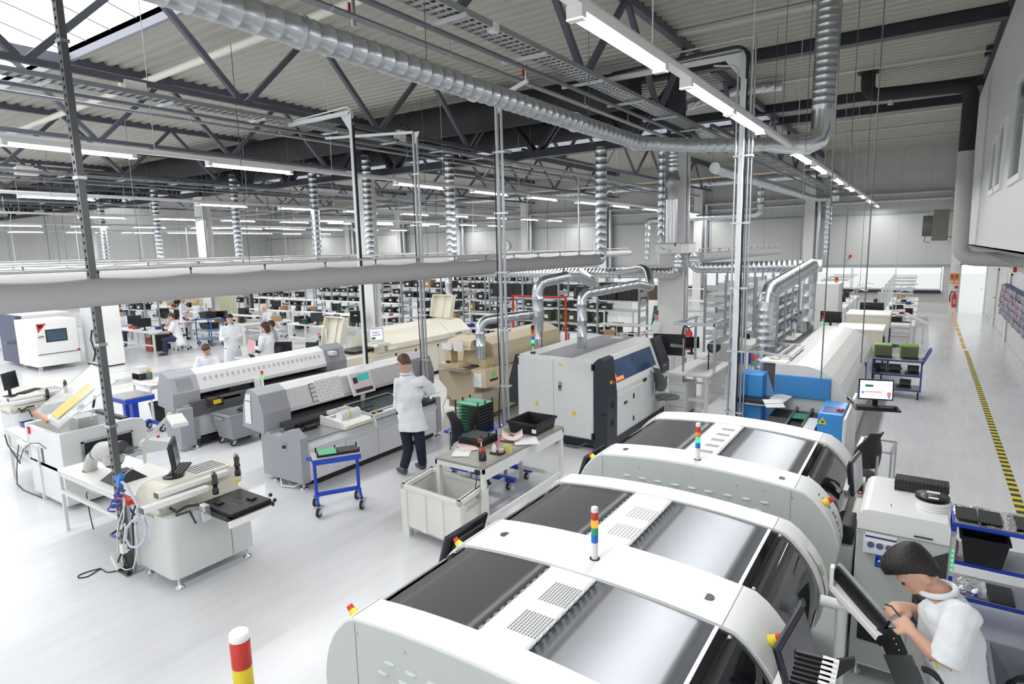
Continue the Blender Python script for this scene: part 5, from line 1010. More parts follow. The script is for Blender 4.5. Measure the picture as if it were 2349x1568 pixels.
def pcb_rack(name, label, x0, y0, z0, n, w_, d_, gap, boards=True, m=BLACK, top=True):
    t = thing(name, label, 'rack', (x0+w_/2, y0+d_/2, z0)); b = MB()
    for i in range(n):
        z = z0+i*gap
        for xx in ((x0, x0+w_) if not boards else (x0, x0+w_)): pass
        b.box(x0+(.0 if not boards else w_*.52), x0+w_, y0, y0+d_, z, z+gap*.72)
    b.each('tray', m, t)
    if boards:
        b = MB()
        for i in range(n):
            for k in range(2): b.box(x0+.0, x0+w_*.9, y0+.01+k*d_*.5, y0+d_*.47+k*d_*.5, z0+i*gap+gap*.75, z0+i*gap+gap*.85)
        b.each('circuit_board', GREENPCB, t)
    b = MB()
    for xx in (x0+.012, x0+w_-.012):
        for yy in (y0+.012, y0+d_*.5, y0+d_-.012): b.box(xx-.008, xx+.008, yy-.008, yy+.008, z0, z0+n*gap+.05)
    b.each('stacking_post', m, t)
    if top and boards:
        b = MB()
        for k in range(2): b.box(x0+.0, x0+w_, y0+.01+k*d_*.5, y0+d_*.47+k*d_*.5, z0+n*gap, z0+n*gap+.004)
        b.each('top_board', MINT, t)
    if top and not boards: MB().box(x0+.02, x0+w_-.02, y0+.02, y0+d_-.02, z0+n*gap*.95, z0+n*gap).build('mesh_top', mat('black_mesh', (.03, .03, .032), .6), t)
    return t
q = gz(1165, 1000, .8)
t = thing('lift_table', 'blue lift table behind the work table carrying the board stack', 'table', (-5.2, 6.75, 0)); MB().box(-5.55, -4.75, 6.45, 7.05, .66, .70).build('top', BLUE, t, .004); MB().box(-5.2, -5.1, 6.7, 6.8, .1, .66).build('column', BLUE, t); MB().box(-5.5, -4.4, 6.5, 6.56, .12, .18).box(-5.5, -4.4, 6.95, 7.01, .12, .18).build('base_bar', BLUE, t)
for x, y in ((-4.5, 6.52), (-4.5, 6.98), (-5.45, 6.52), (-5.45, 6.98)): wheel_swivel(t, (x, y, 0), .05)
pcb_rack('board_rack', 'tall stack of green circuit boards in black trays on the blue lift table', -5.38, 6.5, .70, 9, .42, .36, .045)
pcb_rack('tray_stack', 'low stack of black mesh trays on the near end of the work table', -4.66, 5.68, .872, 3, .36, .34, .03, False)
def sheetpaper(name, label, c, w_, h_, ang, m=PAPER, z=.874, curl=0., group=None):
    c = Vector((c[0], c[1], z)); ca, sa = math.cos(ang), math.sin(ang); rg = []
    for i in range(7):
        u = (i/6-.5)*w_; dz = .0015+curl*max(0, (abs(i/6-.5)*2))**2
        rg.append([V(c.x+u*ca-v*h_*sa, c.y+u*sa+v*h_*ca, z+dz) for v in (-.5, .5)])
    b = MB(); b.loft(rg, closed=False, caps=False); o = solo(name, b, m, label, 'paper', group); md = o.modifiers.new('thick', 'SOLIDIFY'); md.thickness = .0015; return o
PRED = stripes('red_printed_sheet', (.84, .78, .76), (.85, .45, .42), 0, .02, .008, .7)
a = gz(1060, 1038, .87); sheetpaper('paper_sheet', 'plain white sheet at the near corner of the work table', (a.x, a.y), .21, .297, .5)
a = gz(1073, 1025, .875); sheetpaper('printed_sheet', 'red printed sheet lying on the near end of the work table', (a.x, a.y), .21, .297, .9, PRED, .876)
a = gz(1180, 1005, .89); sheetpaper('printed_sheet', 'curled sheet with red print leaning in the middle of the work table', (a.x-.03, a.y), .26, .3, .6, PRED, .90, .06)
a = gz(1200, 1010, .875); sheetpaper('paper_sheet', 'large plain white sheet in the middle of the work table', (a.x, a.y+.05), .3, .42, .7, PAPER, .876)
flat_pack('foil_bag', 'long crinkled foil bag across the work table before the black crate', 'bag', -4.42, -4.1, 6.02, 6.22, .874, FOIL, .02)
b = MB(); b.box(-4.28, -4.16, 6.16, 6.2, .892, .91); solo('black_pen_case', b, BLACK, 'small black case lying on the foil bag', 'case', bevel=.006)
t = thing('pen_pot', 'round black pot of pens and scissors on the near part of the work table', 'pot', gz(1107, 1055, .87)); q = t.location.copy(); MB().lathe(q, [(.045, 0), (.045, .09), (.04, .09), (.04, .02)], 20).build('pot', BLACK, t); b = MB()
for i in range(5): b.cyl(q+V(-.02+.01*i, .005*(i % 2), .03), q+V(-.04+.02*i, .01*(i % 2), .15), .005, n=6)
b.each('pen', RED, t); b = MB(); b.bar(q+V(-.01, 0, .05), q+V(-.05, .05, .19), .012, .004); b.build('blade', STEEL, t); b = MB(); b.tube(arc(q+V(-.06, .06, .21), .018, 0, 360, 12), .004, 6); b.tube(arc(q+V(-.08, .05, .20), .018, 0, 360, 12), .004, 6); b.each('scissor_handle', ORG, t)
t = thing('pen_tray', 'clear tray with white bottle and tape rolls beside the pen pot', 'tray', gz(1137, 1040, .87)); q = t.location.copy(); MB().box(q.x-.06, q.x+.09, q.y-.04, q.y+.07, q.z, q.z+.02).build('tray_base', BLACK, t); MB().lathe(q+V(-.02, 0, .02), [(.025, 0), (.025, .07), (.01, .09), (.01, .1)], 14).build('white_bottle', WHITE, t); b = MB(); b.lathe(q+V(.06, .03, .02), [(.015, 0), (.03, 0), (.03, .02), (.015, .02)], 18); b.lathe(q+V(.065, .03, .042), [(.015, 0), (.03, 0), (.03, .02), (.015, .02)], 18); b.each('tape_roll', PINK, t); MB().box(q.x+.05, q.x+.15, q.y+.08, q.y+.12, q.z, q.z+.1).build('card_box', mat('lime_card', (.6, .6, .2), .6), t); MB().obox(q+V(-.03, .09, .1), (.03, .006, .2), Matrix.Rotation(.5, 3, 'Y')).build('pink_ruler', mat('pink_plastic', (.7, .2, .3), .4), t)
# black office chair behind the table
def office_chair(label, c, rz, m=SOFTBLK, seat_z=.5, rings=True, group=None):
    t = thing('swivel_chair', label, 'chair', (0, 0, 0), group)
    MB().ball((0, 0, seat_z), (.23, .22, .045), 18, 8).build('seat', m, t); b = MB(); R = Matrix.Rotation(-.18, 3, 'X'); rg = []
    for i in range(7):
        v = i/6; w_ = .10+.12*math.sin(math.pi*min(1, v*1.05+.12)); zc = seat_z+.14+.42*v; yc = .23+.06*v-.06*math.sin(math.pi*v)
        rg.append([V(w_*math.cos(a), yc+.018*math.sin(a)+.05*abs(math.cos(a))**2*-1, zc) for a in [2*math.pi*k/16 for k in range(16)]])
    b.loft(rg); b.build('backrest', m, t); b = MB(); b.tube(fillet([(0, .05, seat_z-.06), (0, .27, seat_z-.05), (0, .27, seat_z+.3)], .08), .016, 8); b.build('back_bar', STEEL, t)
    MB().cyl((0, 0, .1), (0, 0, seat_z-.04), .025, n=12).build('gas_column', STEEL, t); b = MB(); c5 = []
    for k in range(5): a = 2*math.pi*k/5+.3; b.bar((0, 0, .12), (.27*math.cos(a), .27*math.sin(a), .08), .04, .03); c5.append(a)
    b.each('base_arm', BLACK if m is SOFTBLK else STEEL, t); b = MB()
    for a in c5: b.cyl((.27*math.cos(a)-.015, .27*math.sin(a), .03), (.27*math.cos(a)+.015, .27*math.sin(a), .03), .03, n=12)
    b.each('castor', SOFTBLK, t); t.location = c; t.rotation_euler = (0, 0, rz); return t
chair0 = office_chair('black swivel chair half hidden behind the tray stack on the work table', gz(1075, 1000, .75)*1.0-V(0, 0, .75), 1.9)
# white pallet box
t = thing('pallet_box', 'large white plastic pallet box standing open on the floor', 'box', (-4.5, 5.0, 0)); PB = mat('worn_white_plastic', (.74, .74, .70), .5, var=.08, vs=4)
a = gz(930, 1218); c = gz(1040, 1240); x0, x1, y0, y1, z0, z1 = -4.88, -3.98, 4.86, 5.5, .1, .62
a0, a1, a2 = gz(918, 1108, z1), gz(1055, 1152, z1), gz(1120, 1105, z1); ex = (a1-a0); ey = (a2-a1); o = a0
def bx(u0, u1, v0, v1, z0, z1, b):
    p = [o+ex*u0+ey*v0, o+ex*u1+ey*v0, o+ex*u1+ey*v1, o+ex*u0+ey*v1]; b.add([V(q.x, q.y, z0) for q in p]+[V(q.x, q.y, z1) for q in p], [(0,3,2,1),(4,5,6,7),(0,1,5,4),(1,2,6,5),(2,3,7,6),(3,0,4,7)])
b = MB(); w_ = .05; bx(.02, .98, .02, w_, z0, z1, b); bx(.02, .98, 1-w_, .98, z0, z1, b); bx(.02, w_, .02, .98, z0, z1, b); bx(1-w_, .98, .02, .98, z0, z1, b); bx(.02, .98, .02, .98, z0, z0+.03, b); b.build('walls', PB, t, .006)
b = MB(); w_ = .075; bx(0, 1, 0, w_, z1-.06, z1, b); bx(0, 1, 1-w_, 1, z1-.06, z1, b); bx(0, w_, 0, 1, z1-.06, z1, b); bx(1-w_, 1, 0, 1, z1-.06, z1, b); b.build('rim', PB, t, .01); b = MB()
for u in (0, .33, .62, .9): bx(u, u+.1, -.005, .03, z0+.02, z1-.06, b)
for v in (0, .88): bx(.97, 1.005, v, v+.12, z0, z1-.06, b)
b.each('rib', PB, t, bevel=.006); b = MB()
for u in (0, .88):
    for v in (0, .86): bx(u, u+.12, v, v+.14, 0, z0+.02, b)
b.each('foot', PB, t); b = MB(); bx(.998, 1.002, .25, .85, z1-.14, z1-.11, b); b.build('hand_slot', mat('slot_shade', (.5, .47, .4), .6), t)
# small blue trolley with green board
t = thing('service_trolley', 'small blue trolley on large castors carrying a green board tray', 'trolley', (-6.25, 5.05, 0)); p = [gz(717, 1057, .72), gz(828, 1040, .72)]; o = p[0]; ex = p[1]-p[0]; ey = (gz(745, 1012, .72)-gz(712, 1050, .72)); ey = V(-ex.y, ex.x, 0).normalized()*.3
b = MB(); bx(0, 1, 0, 1, .72, .735, b); b.build('top', mat('grey_board', (.5, .5, .48), .5), t, .004); b = MB(); bx(.03, .97, -.01, .03, .655, .72, b); bx(.03, .97, .97, 1.0, .655, .72, b); bx(.0, .04, 0, 1, .655, .72, b); bx(.96, 1, 0, 1, .655, .72, b); bx(.05, .95, .45, .55, .2, .25, b); b.build('frame', BLUE, t)
def P(u, v, z): q = o+ex*u+ey*v; return V(q.x, q.y, z)
b = MB()
for u in (.05, .95):
    b.bar(P(u, .5, .25), P(u, .5, .68), .03, .03)
    for v in (-.1, 1.1): b.bar(P(u, .5, .24), P(u, v, .15), .03, .03)
b.each('leg', BLUE, t)
for u in (.05, .95):
    for v in (-.1, 1.1): wheel_swivel(t, P(u, v, 0), .062, a=.4)
b = MB(); b.tube(fillet([P(0, .3, .7), P(-.1, .3, .71), P(-.1, .6, .71), P(0, .6, .7)], .02), .01, 8); b.build('handle', BLUE, t)
t = thing('board_tray', 'black carrier tray with a green circuit board on the small blue trolley', 'tray', P(.5, .5, .735)); b = MB(); bx(.12, .97, .12, .88, .737, .765, b); b.build('carrier', BLACK, t); b = MB(); bx(.14, .52, .1, .86, .766, .77, b); b.build('circuit_board', mat('light_green_board', (.10, .48, .24), .5, var=.35, vs=50), t); b = MB(); bx(.54, .95, .16, .84, .765, .768, b); b.build('mesh_bed', MATS['black_mesh'], t); b = MB()
for u in (.1, .5, .96):
    for v in (.14, .86): bx(u, u+.03, v, v+.03, .737, .80, b)
b.each('stacking_post', BLACK, t)
# ================================================================== left: inspection machines, printer, robot arm
SH2 = mat('ivory_shell', (.72, .69, .58), .35); BODY2 = mat('pearl_cabinet', (.66, .68, .67), .35)
def rrect(x0, x1, y0, y1, r, n=5):
    o = []
    for cx_, cy_, a in ((x1-r, y0+r, -90), (x1-r, y1-r, 0), (x0+r, y1-r, 90), (x0+r, y0+r, 180)):
        for i in range(n+1): t_ = math.radians(a+90*i/n); o.append((cx_+r*math.cos(t_), cy_+r*math.sin(t_)))
    return o
def inspection(label):
    t = thing('inspection_machine', label, 'machine', (-6.2, 3.1, 0)); x0, x1, y0, y1 = -6.55, -5.87, 2.74, 3.62
    MB().prism(rrect(x0, x1, y0, y1, .07), 'z', .11, .74, True).build('cabinet', BODY2, t); MB().box(x1-.002, x1+.003, 3.36, 3.366, .12, .6).build('door_seam', SEAM, t)
    rg = []
    for z, d in ((.70, 0), (.80, 0), (.88, .01), (.95, .045), (.985, .09), (1.0, .15)): rg.append([V(p[0], p[1], z) for p in rrect(x0-.0+d, x1-.16-d*.5, y0+d, y1-d*.5, .09)])
    MB().loft(rg).build('moulded_top', SH2, t); MB().box(x0-.012, x1-.14, y0-.006, y0+.02, .77, .80).build('top_lip', SH2, t, .006)
    b = MB(); b.box(x0+.1, x1-.22, 3.18, 3.55, .998, 1.004); b.build('grille_frame', WHITE, t, .004); b = MB()
    for i in range(11): b.box(x0+.13, x1-.26, 3.2+i*.031, 3.213+i*.031, 1.004, 1.006)
    b.each('vent_slot', BLACK, t); MB().loft([[V(p[0], p[1], z) for p in rrect(x0+.06, x1-.2, 3.5, 3.68, .06)] for z in (.8, .98)]).build('rear_hump', SH2, t)
    b = MB(); b.box(-5.90, -5.82, 2.52, 3.16, .90, .955); b.build('linear_beam', WHITE, t, .008); b = MB(); b.box(-6.02, -5.95, 2.72, 3.46, .95, 1.0); b.build('linear_beam', WHITE, t, .008); b = MB(); b.box(-5.90, -5.82, 2.512, 2.52, .90, .955); b.box(-6.02, -5.95, 2.712, 2.72, .95, 1.0); b.each('beam_cap', DGREY, t)
    for cx_, cy_, cz in ((-5.80, 3.2, .86), (-5.88, 3.5, .94)):
        c = MB(); c.lathe((cx_, cy_, cz), [(.03, 0), (.03, .05), (.022, .055), (.022, .10), (.032, .105), (.032, .12), (.026, .125), (.026, .2), (.01, .205), (.01, .225)], 16); c = c.build('camera', BLACK, t); MB().tube(arc((cx_, cy_, cz+.19), .05, -20, 200, 10, 'xz'), .003, 5).build('camera_cable', BLACK, c)
    b = MB(); b.box(-5.83, -5.30, 3.05, 3.48, .80, .815); b.build('black_plate', BLACK, t, .003); MB().box(-5.86, -5.28, 3.03, 3.06, .735, .78).box(-5.34, -5.28, 3.03, 3.5, .74, .78).box(-5.86, -5.3, 3.05, 3.48, .76, .80).build('plate_carriage', BLACK, t); MB().bar((-5.26, 3.0, .735), (-5.26, 3.45, .735), .03, .06).build('white_rail', WHITE, t)
    b = MB()
    for i in range(14): b.lathe((-5.62+.045*(i % 5), 3.18+.06*(i//5)+.01*(i % 2), .815), [(.008, 0), (.008, .012)], 8)
    b.each('knob_pin', CHROME, t); b = MB(); b.box(-5.68, -5.6, 3.1, 3.16, .815, .835); b.box(-5.5, -5.42, 3.34, 3.4, .815, .835); b.each('black_block', BLACK, t); b = MB()
    for p in ((-5.27, 3.5, .8), (-5.38, 3.53, .82)): b.ball(p, .02, 10, 6)
    b.each('round_knob', BLACK, t); MB().box(-5.95, -5.62, 2.95, 3.04, .70, .80).box(-5.7, -5.6, 2.96, 3.02, .8, .86).build('drive_unit', ALU, t, .006); b = MB(); b.tube([V(-6.0, 2.84, .8), V(-5.92, 2.86, .77), V(-5.8, 2.9, .84), V(-5.7, 2.96, .86), V(-5.66, 3.0, .8), V(-5.68, 2.98, .72)], .014, 8); b.tube([V(-5.9, 2.84, .75), V(-5.75, 2.9, .8), V(-5.7, 2.92, .68)], .01, 8); b.each('cable_chain', BLACK, t)
    b = MB()
    for x in (x0+.06, x1-.05):
        for y in (y0+.07, y1-.08): b.lathe((x, y, 0), [(.045, 0), (.04, .015), (.015, .03), (.013, .12)], 14)
    b.each('levelling_foot', STEEL, t); MB().prism([(-5.868, 3.46), (-5.868, 3.52), (-5.866, 3.49)], 'z', .87, .9).build('warning_label', YEL, t); return t
insp = inspection('nearest ivory topped inspection machine with black plate and two cameras')
def desk_monitor(label, c, rz, kb=True, tilt=.1, w_=.36, h_=.28, group=None, m=BLACK, scr=SCRN, parts=True, kb_at=(0, -.18, 0)):
    """screen faces local -y"""
    t = thing('monitor', label, 'monitor', (0, 0, 0), group); R = Matrix.Rotation(-tilt, 3, 'X')
    b = MB(); b.obox((0, 0, .12+h_/2), (w_, .03, h_), R); b.build('housing', m, t, .006); b = MB(); b.obox(V(0, 0, .12+h_/2)+R@V(0, -.016, 0), (w_-.03, .003, h_-.04), R); b.build('display', scr, t)
    if parts: b = MB(); b.obox(V(0, 0, .12+h_/2)+R@V(0, .025, 0), (w_*.7, .03, h_*.7), R); b.build('back_shell', m, t, .008)
    b = MB(); b.bar((0, .03, 0), (0, .03, .2), .05, .02); b.lathe((0, .03, 0), [(.1, 0), (.1, .008), (.02, .015)], 18); b.build('stand', m, t); t.location = c; t.rotation_euler = (0, 0, rz); return t
def keyboard(label, c, rz, m=BLACK, group=None):
    b = MB(); b.prism([(-.07, 0), (.07, 0), (.07, .022), (-.07, .012)], 'x', -.2, .2); t = solo('keyboard', b, m, label, 'keyboard', group); k = MB()
    for i in range(4): k.box(-.19, .19, -.06+i*.03, -.04+i*.03, .014, .021+.002*i)
    k.build('keys', mat('dark_keys', (.03, .03, .032), .5), t); t.location = c; t.rotation_euler = (0, 0, rz); return t
desk_monitor('black monitor seen from behind on the nearest inspection machine', (-6.27, 3.07, 1.0), 2.55, w_=.32, h_=.27); keyboard('black keyboard behind the monitor on the nearest inspection machine', (-6.42, 3.18, 1.0), 2.4)
off = gz(105, 912, .95)-gz(491, 1120, .95)
insp2 = dup(insp, insp.location+off, 0, 'farther ivory inspection machine cut by the left picture edge'); q = insp2.location
desk_monitor('black monitor seen from behind on the inspection machine at the left edge', gz(28, 907, 1.0), 2.3, w_=.34, h_=.28); keyboard('black keyboard on the inspection machine at the left edge', gz(45, 900, 1.0)+V(.05, .12, 0), 2.2)
def plain_table(name, label, pts, z, leg_z=.0, m=WHITE, fm=OFFW, th=.025, group=None, shelf=None, cat='table', inset=.04, lw=.035):
    """four-cornered table from its corner points (a rectangle in plan)"""
    c = sum((V(p[0], p[1], 0) for p in pts), Vector())/4; t = thing(name, label, cat, (c.x, c.y, 0), group); P4 = [V(p[0], p[1], 0) for p in pts]
    def slab(z0, z1, s_=1.): q = [V(c.x, c.y, 0)+(p-V(c.x, c.y, 0))*s_ for p in P4]; b = MB(); b.add([p+V(0, 0, z0) for p in q]+[p+V(0, 0, z1) for p in q], [(0,3,2,1),(4,5,6,7),(0,1,5,4),(1,2,6,5),(2,3,7,6),(3,0,4,7)]); return b
    slab(z-th, z).build('tabletop', m, t, .003); q = [V(c.x, c.y, 0)+(p-V(c.x, c.y, 0))*(1-inset) for p in P4]; b = MB()
    for p in q: b.box(p.x-lw/2, p.x+lw/2, p.y-lw/2, p.y+lw/2, leg_z, z-th)
    b.each('leg', fm, t); b = MB()
    for i in range(4): b.bar(q[i]+V(0, 0, z-th-.03), q[(i+1) % 4]+V(0, 0, z-th-.03), .02, .05)
    b.build('apron', fm, t)
    if shelf:
        for i in (0, 2): MB().bar(q[i]+V(0, 0, shelf), q[(i+1) % 4]+V(0, 0, shelf), .04, .04).build('rail', fm, t)
    return t
plain_table('white_table', 'white topped table with metal frame under the ring shaped robot arm', [(-8.42, 2.76), (-6.72, 2.76), (-6.72, 3.45), (-8.42, 3.45)], .77, shelf=.5)
plain_table('white_table', 'white table between the left edge inspection machine and the stencil printer', [(-11.15, 3.1), (-9.72, 3.0), (-9.72, 3.6), (-11.15, 3.7)], .77, shelf=.5)
# robot arm curled on the table
RG = mat('robot_grey', (.50, .50, .47), .35); RD = mat('robot_dark', (.035, .037, .042), .4)
def rp(x, y, Y=2.95): return gy(110+x/4.432, 980+y/4.432, Y)
t = thing('robot_arm', 'grey and black lightweight robot arm curled into a ring on the white table', 'robot arm', rp(640, 600, 2.95))
b = MB(); b.tube([rp(700, 575), rp(620, 600), rp(540, 610), rp(470, 590), rp(440, 545)], [.075, .08, .085, .085, .08], 18); b.build('lower_arm', RG, t); b = MB(); b.tube([rp(440, 550), rp(432, 500), rp(430, 425)], [.078, .082, .078], 18); b.build('dark_joint', RD, t)
b = MB(); b.tube([rp(430, 425), rp(432, 370), rp(455, 305), rp(495, 265)], [.072, .07, .068, .066], 18); b.build('upper_arm', RG, t); b = MB(); b.tube([rp(490, 268), rp(520, 255)], [.07, .07], 16); b.build('dark_ring', RD, t); b = MB(); b.tube([rp(520, 258), rp(560, 245), rp(640, 235), rp(700, 215)], [.085, .115, .11, .075], 18); b.ball(rp(590, 250), .12, 18, 10); b.build('elbow', RG, t); b = MB(); b.tube([rp(700, 215), rp(745, 195), rp(765, 180)], [.075, .07, .05], 16); b.build('dark_tip', RD, t)
b = MB(); b.tube([rp(640, 260), rp(670, 330), rp(680, 370)], [.085, .11, .09], 18); b.build('wrist', RG, t); b = MB(); b.tube([rp(680, 370), rp(690, 400)], [.092, .05], 16); b.build('dark_flange', RD, t); b = MB(); q = rp(730, 545, 2.98); b.loft([[V(q.x-.17, 2.85, .772), V(q.x+.17, 2.85, .772), V(q.x+.17, 3.2, .772), V(q.x-.17, 3.2, .772)], [V(q.x-.08, 2.95, .87), V(q.x+.08, 2.95, .87), V(q.x+.08, 3.1, .87), V(q.x-.08, 3.1, .87)]], smooth=False); b.build('base_plate', RD, t)
b = MB(); b.tube([rp(430, 640), rp(390, 670), rp(400, 740), rp(430, 900), rp(490, 1150), rp(490, 1300), rp(535, 1420)+V(0, 0, .02)], .006, 6); b.build('cable', BLACK, t)
# clutter on the power post: hoses, air gun, sockets
pp = bpy.data.objects['power_post'].location
t = thing('air_gun', 'blue air gun with blue spiral hose hanging on the left slotted post', 'air gun', (pp.x, pp.y-.05, .9)); b = MB()
def lp(x, y, d=-.06): return gy(110+x/4.432, 980+y/4.432, pp.y+d)
b.bar(lp(740, 480), lp(725, 600), .04, .05); b.bar(lp(760, 490), lp(690, 520), .035, .04); b.build('gun_body', mat('azure_plastic', (.02, .20, .62), .4), t); b = MB(); b.cyl(lp(760, 490), lp(870, 405), .005, n=6); b.build('nozzle', STEEL, t); b = MB(); pts = []
for i in range(90): a = i*.5; u = i/90; c = lp(740-90*u, 650+190*u, -.10); r = .05+.012*math.sin(i*.7); pts.append(c+V(r*math.cos(a), r*.6*math.sin(a), .012*math.cos(a*.5)))
b.tube(pts, .007, 6); b.build('spiral_hose', mat('deep_blue_hose', (.01, .03, .35), .35), t)
t = thing('vacuum_hose', 'looped clear lilac hose hanging from the left slotted post', 'hose', (pp.x, pp.y, .6)); b = MB(); b.tube([lp(*q) for q in ((750, 550), (800, 590), (850, 680), (900, 770), (960, 880), (1000, 1000), (985, 1130), (920, 1215), (840, 1210), (790, 1130), (800, 1020), (860, 950), (930, 890))], .014, 10); b.build('hose_loop', mat('clear_hose', (.62, .60, .72), .25), t)
t = thing('socket_strip', 'white multiway socket with tangled leads at the foot of the left slotted post', 'socket', lp(690, 1360)); MB().bar(lp(665, 1300), lp(735, 1440), .06, .06).build('socket_body', WHITE, t, .006); MB().cb(lp(770, 1230), (.07, .05, .09)).build('upper_socket', WHITE, t, .004); b = MB()
for pts in (((735, 650), (790, 760), (720, 960), (700, 1100), (715, 1260)), ((760, 660), (775, 900), (730, 1050), (790, 960), (760, 1290), (830, 1240)), ((880, 900), (910, 1250), (870, 1430), (790, 1450), (740, 1420))): b.tube(fillet([lp(*q) for q in pts], .06), .007, 6)
b.each('white_lead', OFFW, t); b = MB()
for pts in (((890, 790), (855, 900), (870, 1150), (860, 1400), (840, 1470)), ((740, 1290), (700, 1400), (665, 1500), (720, 1480)), ((770, 1200), (790, 1330), (800, 1380))): b.tube(fillet([lp(*q) for q in pts], .05), .009, 6)
b.each('black_lead', BLACK, t); MB().bar(lp(725, 1465), lp(830, 1480), .045, .05).build('black_plug', BLACK, t, .01)
a = [gz(110+x/4.432, 980+y/4.432, .006) for x, y in ((540, 1430), (420, 1460), (310, 1500), (300, 1530), (400, 1520), (540, 1430), (600, 1475), (690, 1460))]; b = MB(); b.tube(fillet(a, .05), .006, 6); solo('floor_cable', b, BLACK, 'thin black cable looping on the floor by the left slotted post', 'cable')
MB_ = MB(); q = lp(710, 680); MB_.box(q.x-.12, q.x+.14, q.y+.02, q.y+.1, .775, .83); solo('red_box', MB_, RED, 'small red box at the table edge behind the left slotted post', 'box', bevel=.006)
a = [gz(0+x/5.593, 830+y/5.593, .01) for x, y in ((220, 1560), (300, 1640), (560, 1745), (740, 1760))]
b = MB(); b.tube([lp(800, 780, .3), lp(880, 890, .35)], .014, 8); b.tube(fillet([lp(890, 975, .2), lp(700, 1050, .2), lp(635, 1090, .1), lp(690, 1115, .0), lp(750, 1135, .0)], .05), .014, 8); solo('blue_hose', b, BLUEDK, 'dark blue hose piece under the white table by the post', 'hose')
# magnifier lamp with jointed arm
def ip(x, y, Y): return gy(x/5.593, 830+y/5.593, Y)
t = thing('magnifier_lamp', 'white jointed arm lamp with rectangular head behind the robot table', 'lamp', ip(1870, 1300, 3.42)); b = MB(); p0, p1, p2, p3 = ip(1860, 1320, 3.42), ip(1840, 1040, 3.42), ip(2180, 670, 3.45), ip(2290, 730, 3.42)
LW = mat('lamp_ivory', (.66, .67, .60), .4)
for dx in (-.02, .02): b.cyl(p0+V(dx, 0, 0), p1+V(dx, 0, 0), .009, n=8); b.cyl(p1+V(dx, 0, 0), p2+V(dx, 0, 0), .009, n=8)
b.build('arm', LW, t); MB().ball(p1, .04, 12, 8).ball(p2, .03, 12, 8).build('joint', LW, t); b = MB(); b.bar(p2, p3, .02, .02); b.build('neck', LW, t); MB().bar(ip(2235, 690, 3.42), ip(2320, 810, 3.35), .16, .05).build('lamp_head', WHITE, t, .01); MB().box(p0.x-.06, p0.x+.03, 3.40, 3.45, .70, p0.z+.02).build('clamp', LW, t, .006)
# stencil printer with raised transparent hood
t = thing('stencil_printer', 'white stencil printer with raised clear hood and amber panel', 'machine', (-9.3, 3.7, 0)); PW = mat('printer_white', (.76, .77, .77), .4); y0, y1 = 3.02, 3.95; zt = 1.08
def qx(x, y, X=-8.98): return gx(x/5.593, 830+y/5.593, X)
MB().box(-10.1, -9.02, 3.02, 3.9, .06, .55).build('cabinet', PW, t, .008); b = MB()
side = [(3.02, .5), (3.02, 1.03), (3.9, 1.03), (4.02, 1.0), (4.06, .93), (4.06, .68), (3.95, .5)]
for X in (-9.06, -10.12): b.prism(side, 'x', X, X+.07)
sp = b.each('side_plate', PW, t, .01); MB().box(-10.06, -9.06, 3.02, 3.08, .5, 1.0).build('front_wall', PW, t); MB().box(-8.992, -8.985, 3.25, 3.86, .58, .86).build('opening', BLACK, t); b = MB(); b.box(-8.985, -8.97, 3.24, 3.27, .57, .87); b.box(-8.985, -8.97, 3.24, 3.87, .85, .87); b.box(-8.985, -8.97, 3.85, 3.87, .57, .87); b.build('opening_frame', STEEL, t); MB().box(-8.99, -8.62, 3.28, 3.84, .60, .64).build('stencil_tray', STEEL, t, .004)
b = MB()
for i in range(3): b.bar((-8.92+i*.1, 3.3, .67+.01*i), (-8.92+i*.1, 3.8, .67+.01*i), .03, .025)
b.each('squeegee_bar', mat('dark_steel_bar', (.25, .25, .26), .35, .8), t); MB().prism([(3.85, .6), (3.85, .8), (4.3, .62), (4.3, .56)], 'x', -8.7, -8.62).build('outfeed_cover', PW, t, .01); b = MB(); b.ball((-8.66, 4.05, .78), .022, 10, 6); b.build('red_button', RED, t)
MB().box(-9.9, -9.1, 3.3, 3.9, .8, .82).build('inner_bed', DGREY, t); MB().box(-9.6, -9.3, 3.35, 3.6, .82, 1.12).build('print_head', ALU, t, .01); MB().bar((-9.95, 3.85, 1.02), (-9.1, 3.85, 1.02), .06, .05).build('cross_beam', DGREY, t)
# hood: corners taken where they stand above the machine
A, B_, C_, D_ = ip(440, 640, 3.12), ip(745, 850, 3.0), ip(1500, 240, 3.55), ip(1170, 40, 3.75)
hood = MB(); n = (B_-A).cross(D_-A).normalized(); hood.add([A, B_, C_, D_, A+n*.006, B_+n*.006, C_+n*.006, D_+n*.006], [(0,1,2,3),(7,6,5,4),(0,4,5,1),(1,5,6,2),(2,6,7,3),(3,7,4,0)]); HG = mat('clear_hood', (.85, .88, .90), .08, alpha=.22, var=0); hood = hood.build('clear_hood', HG, t)
def hp(u, v): return A+(B_-A)*u+(D_-A)*v
b = MB(); fr = [hp(.42, .05), hp(.85, .05), hp(.85, .78), hp(.42, .78)]; fr = [p-n*.01 for p in fr]; b.add(fr+[p-n*.004 for p in fr], [(3,2,1,0),(4,5,6,7),(0,1,5,4),(1,2,6,5),(2,3,7,6),(3,0,4,7)]); b.build('panel_frame', PGREY, hood); b = MB(); fr = [hp(.50, .1), hp(.78, .1), hp(.78, .72), hp(.50, .72)]
for s_, nm in ((-.017, 'amber_panel'), (.012, 'amber_panel')): b = MB(); q = [p+n*s_ for p in fr]; b.add(q+[p+n*.003 for p in q], [(3,2,1,0),(4,5,6,7),(0,1,5,4),(1,2,6,5),(2,3,7,6),(3,0,4,7)]); b.build(nm, mat('amber_sheet', (.72, .45, .13), .5), hood)
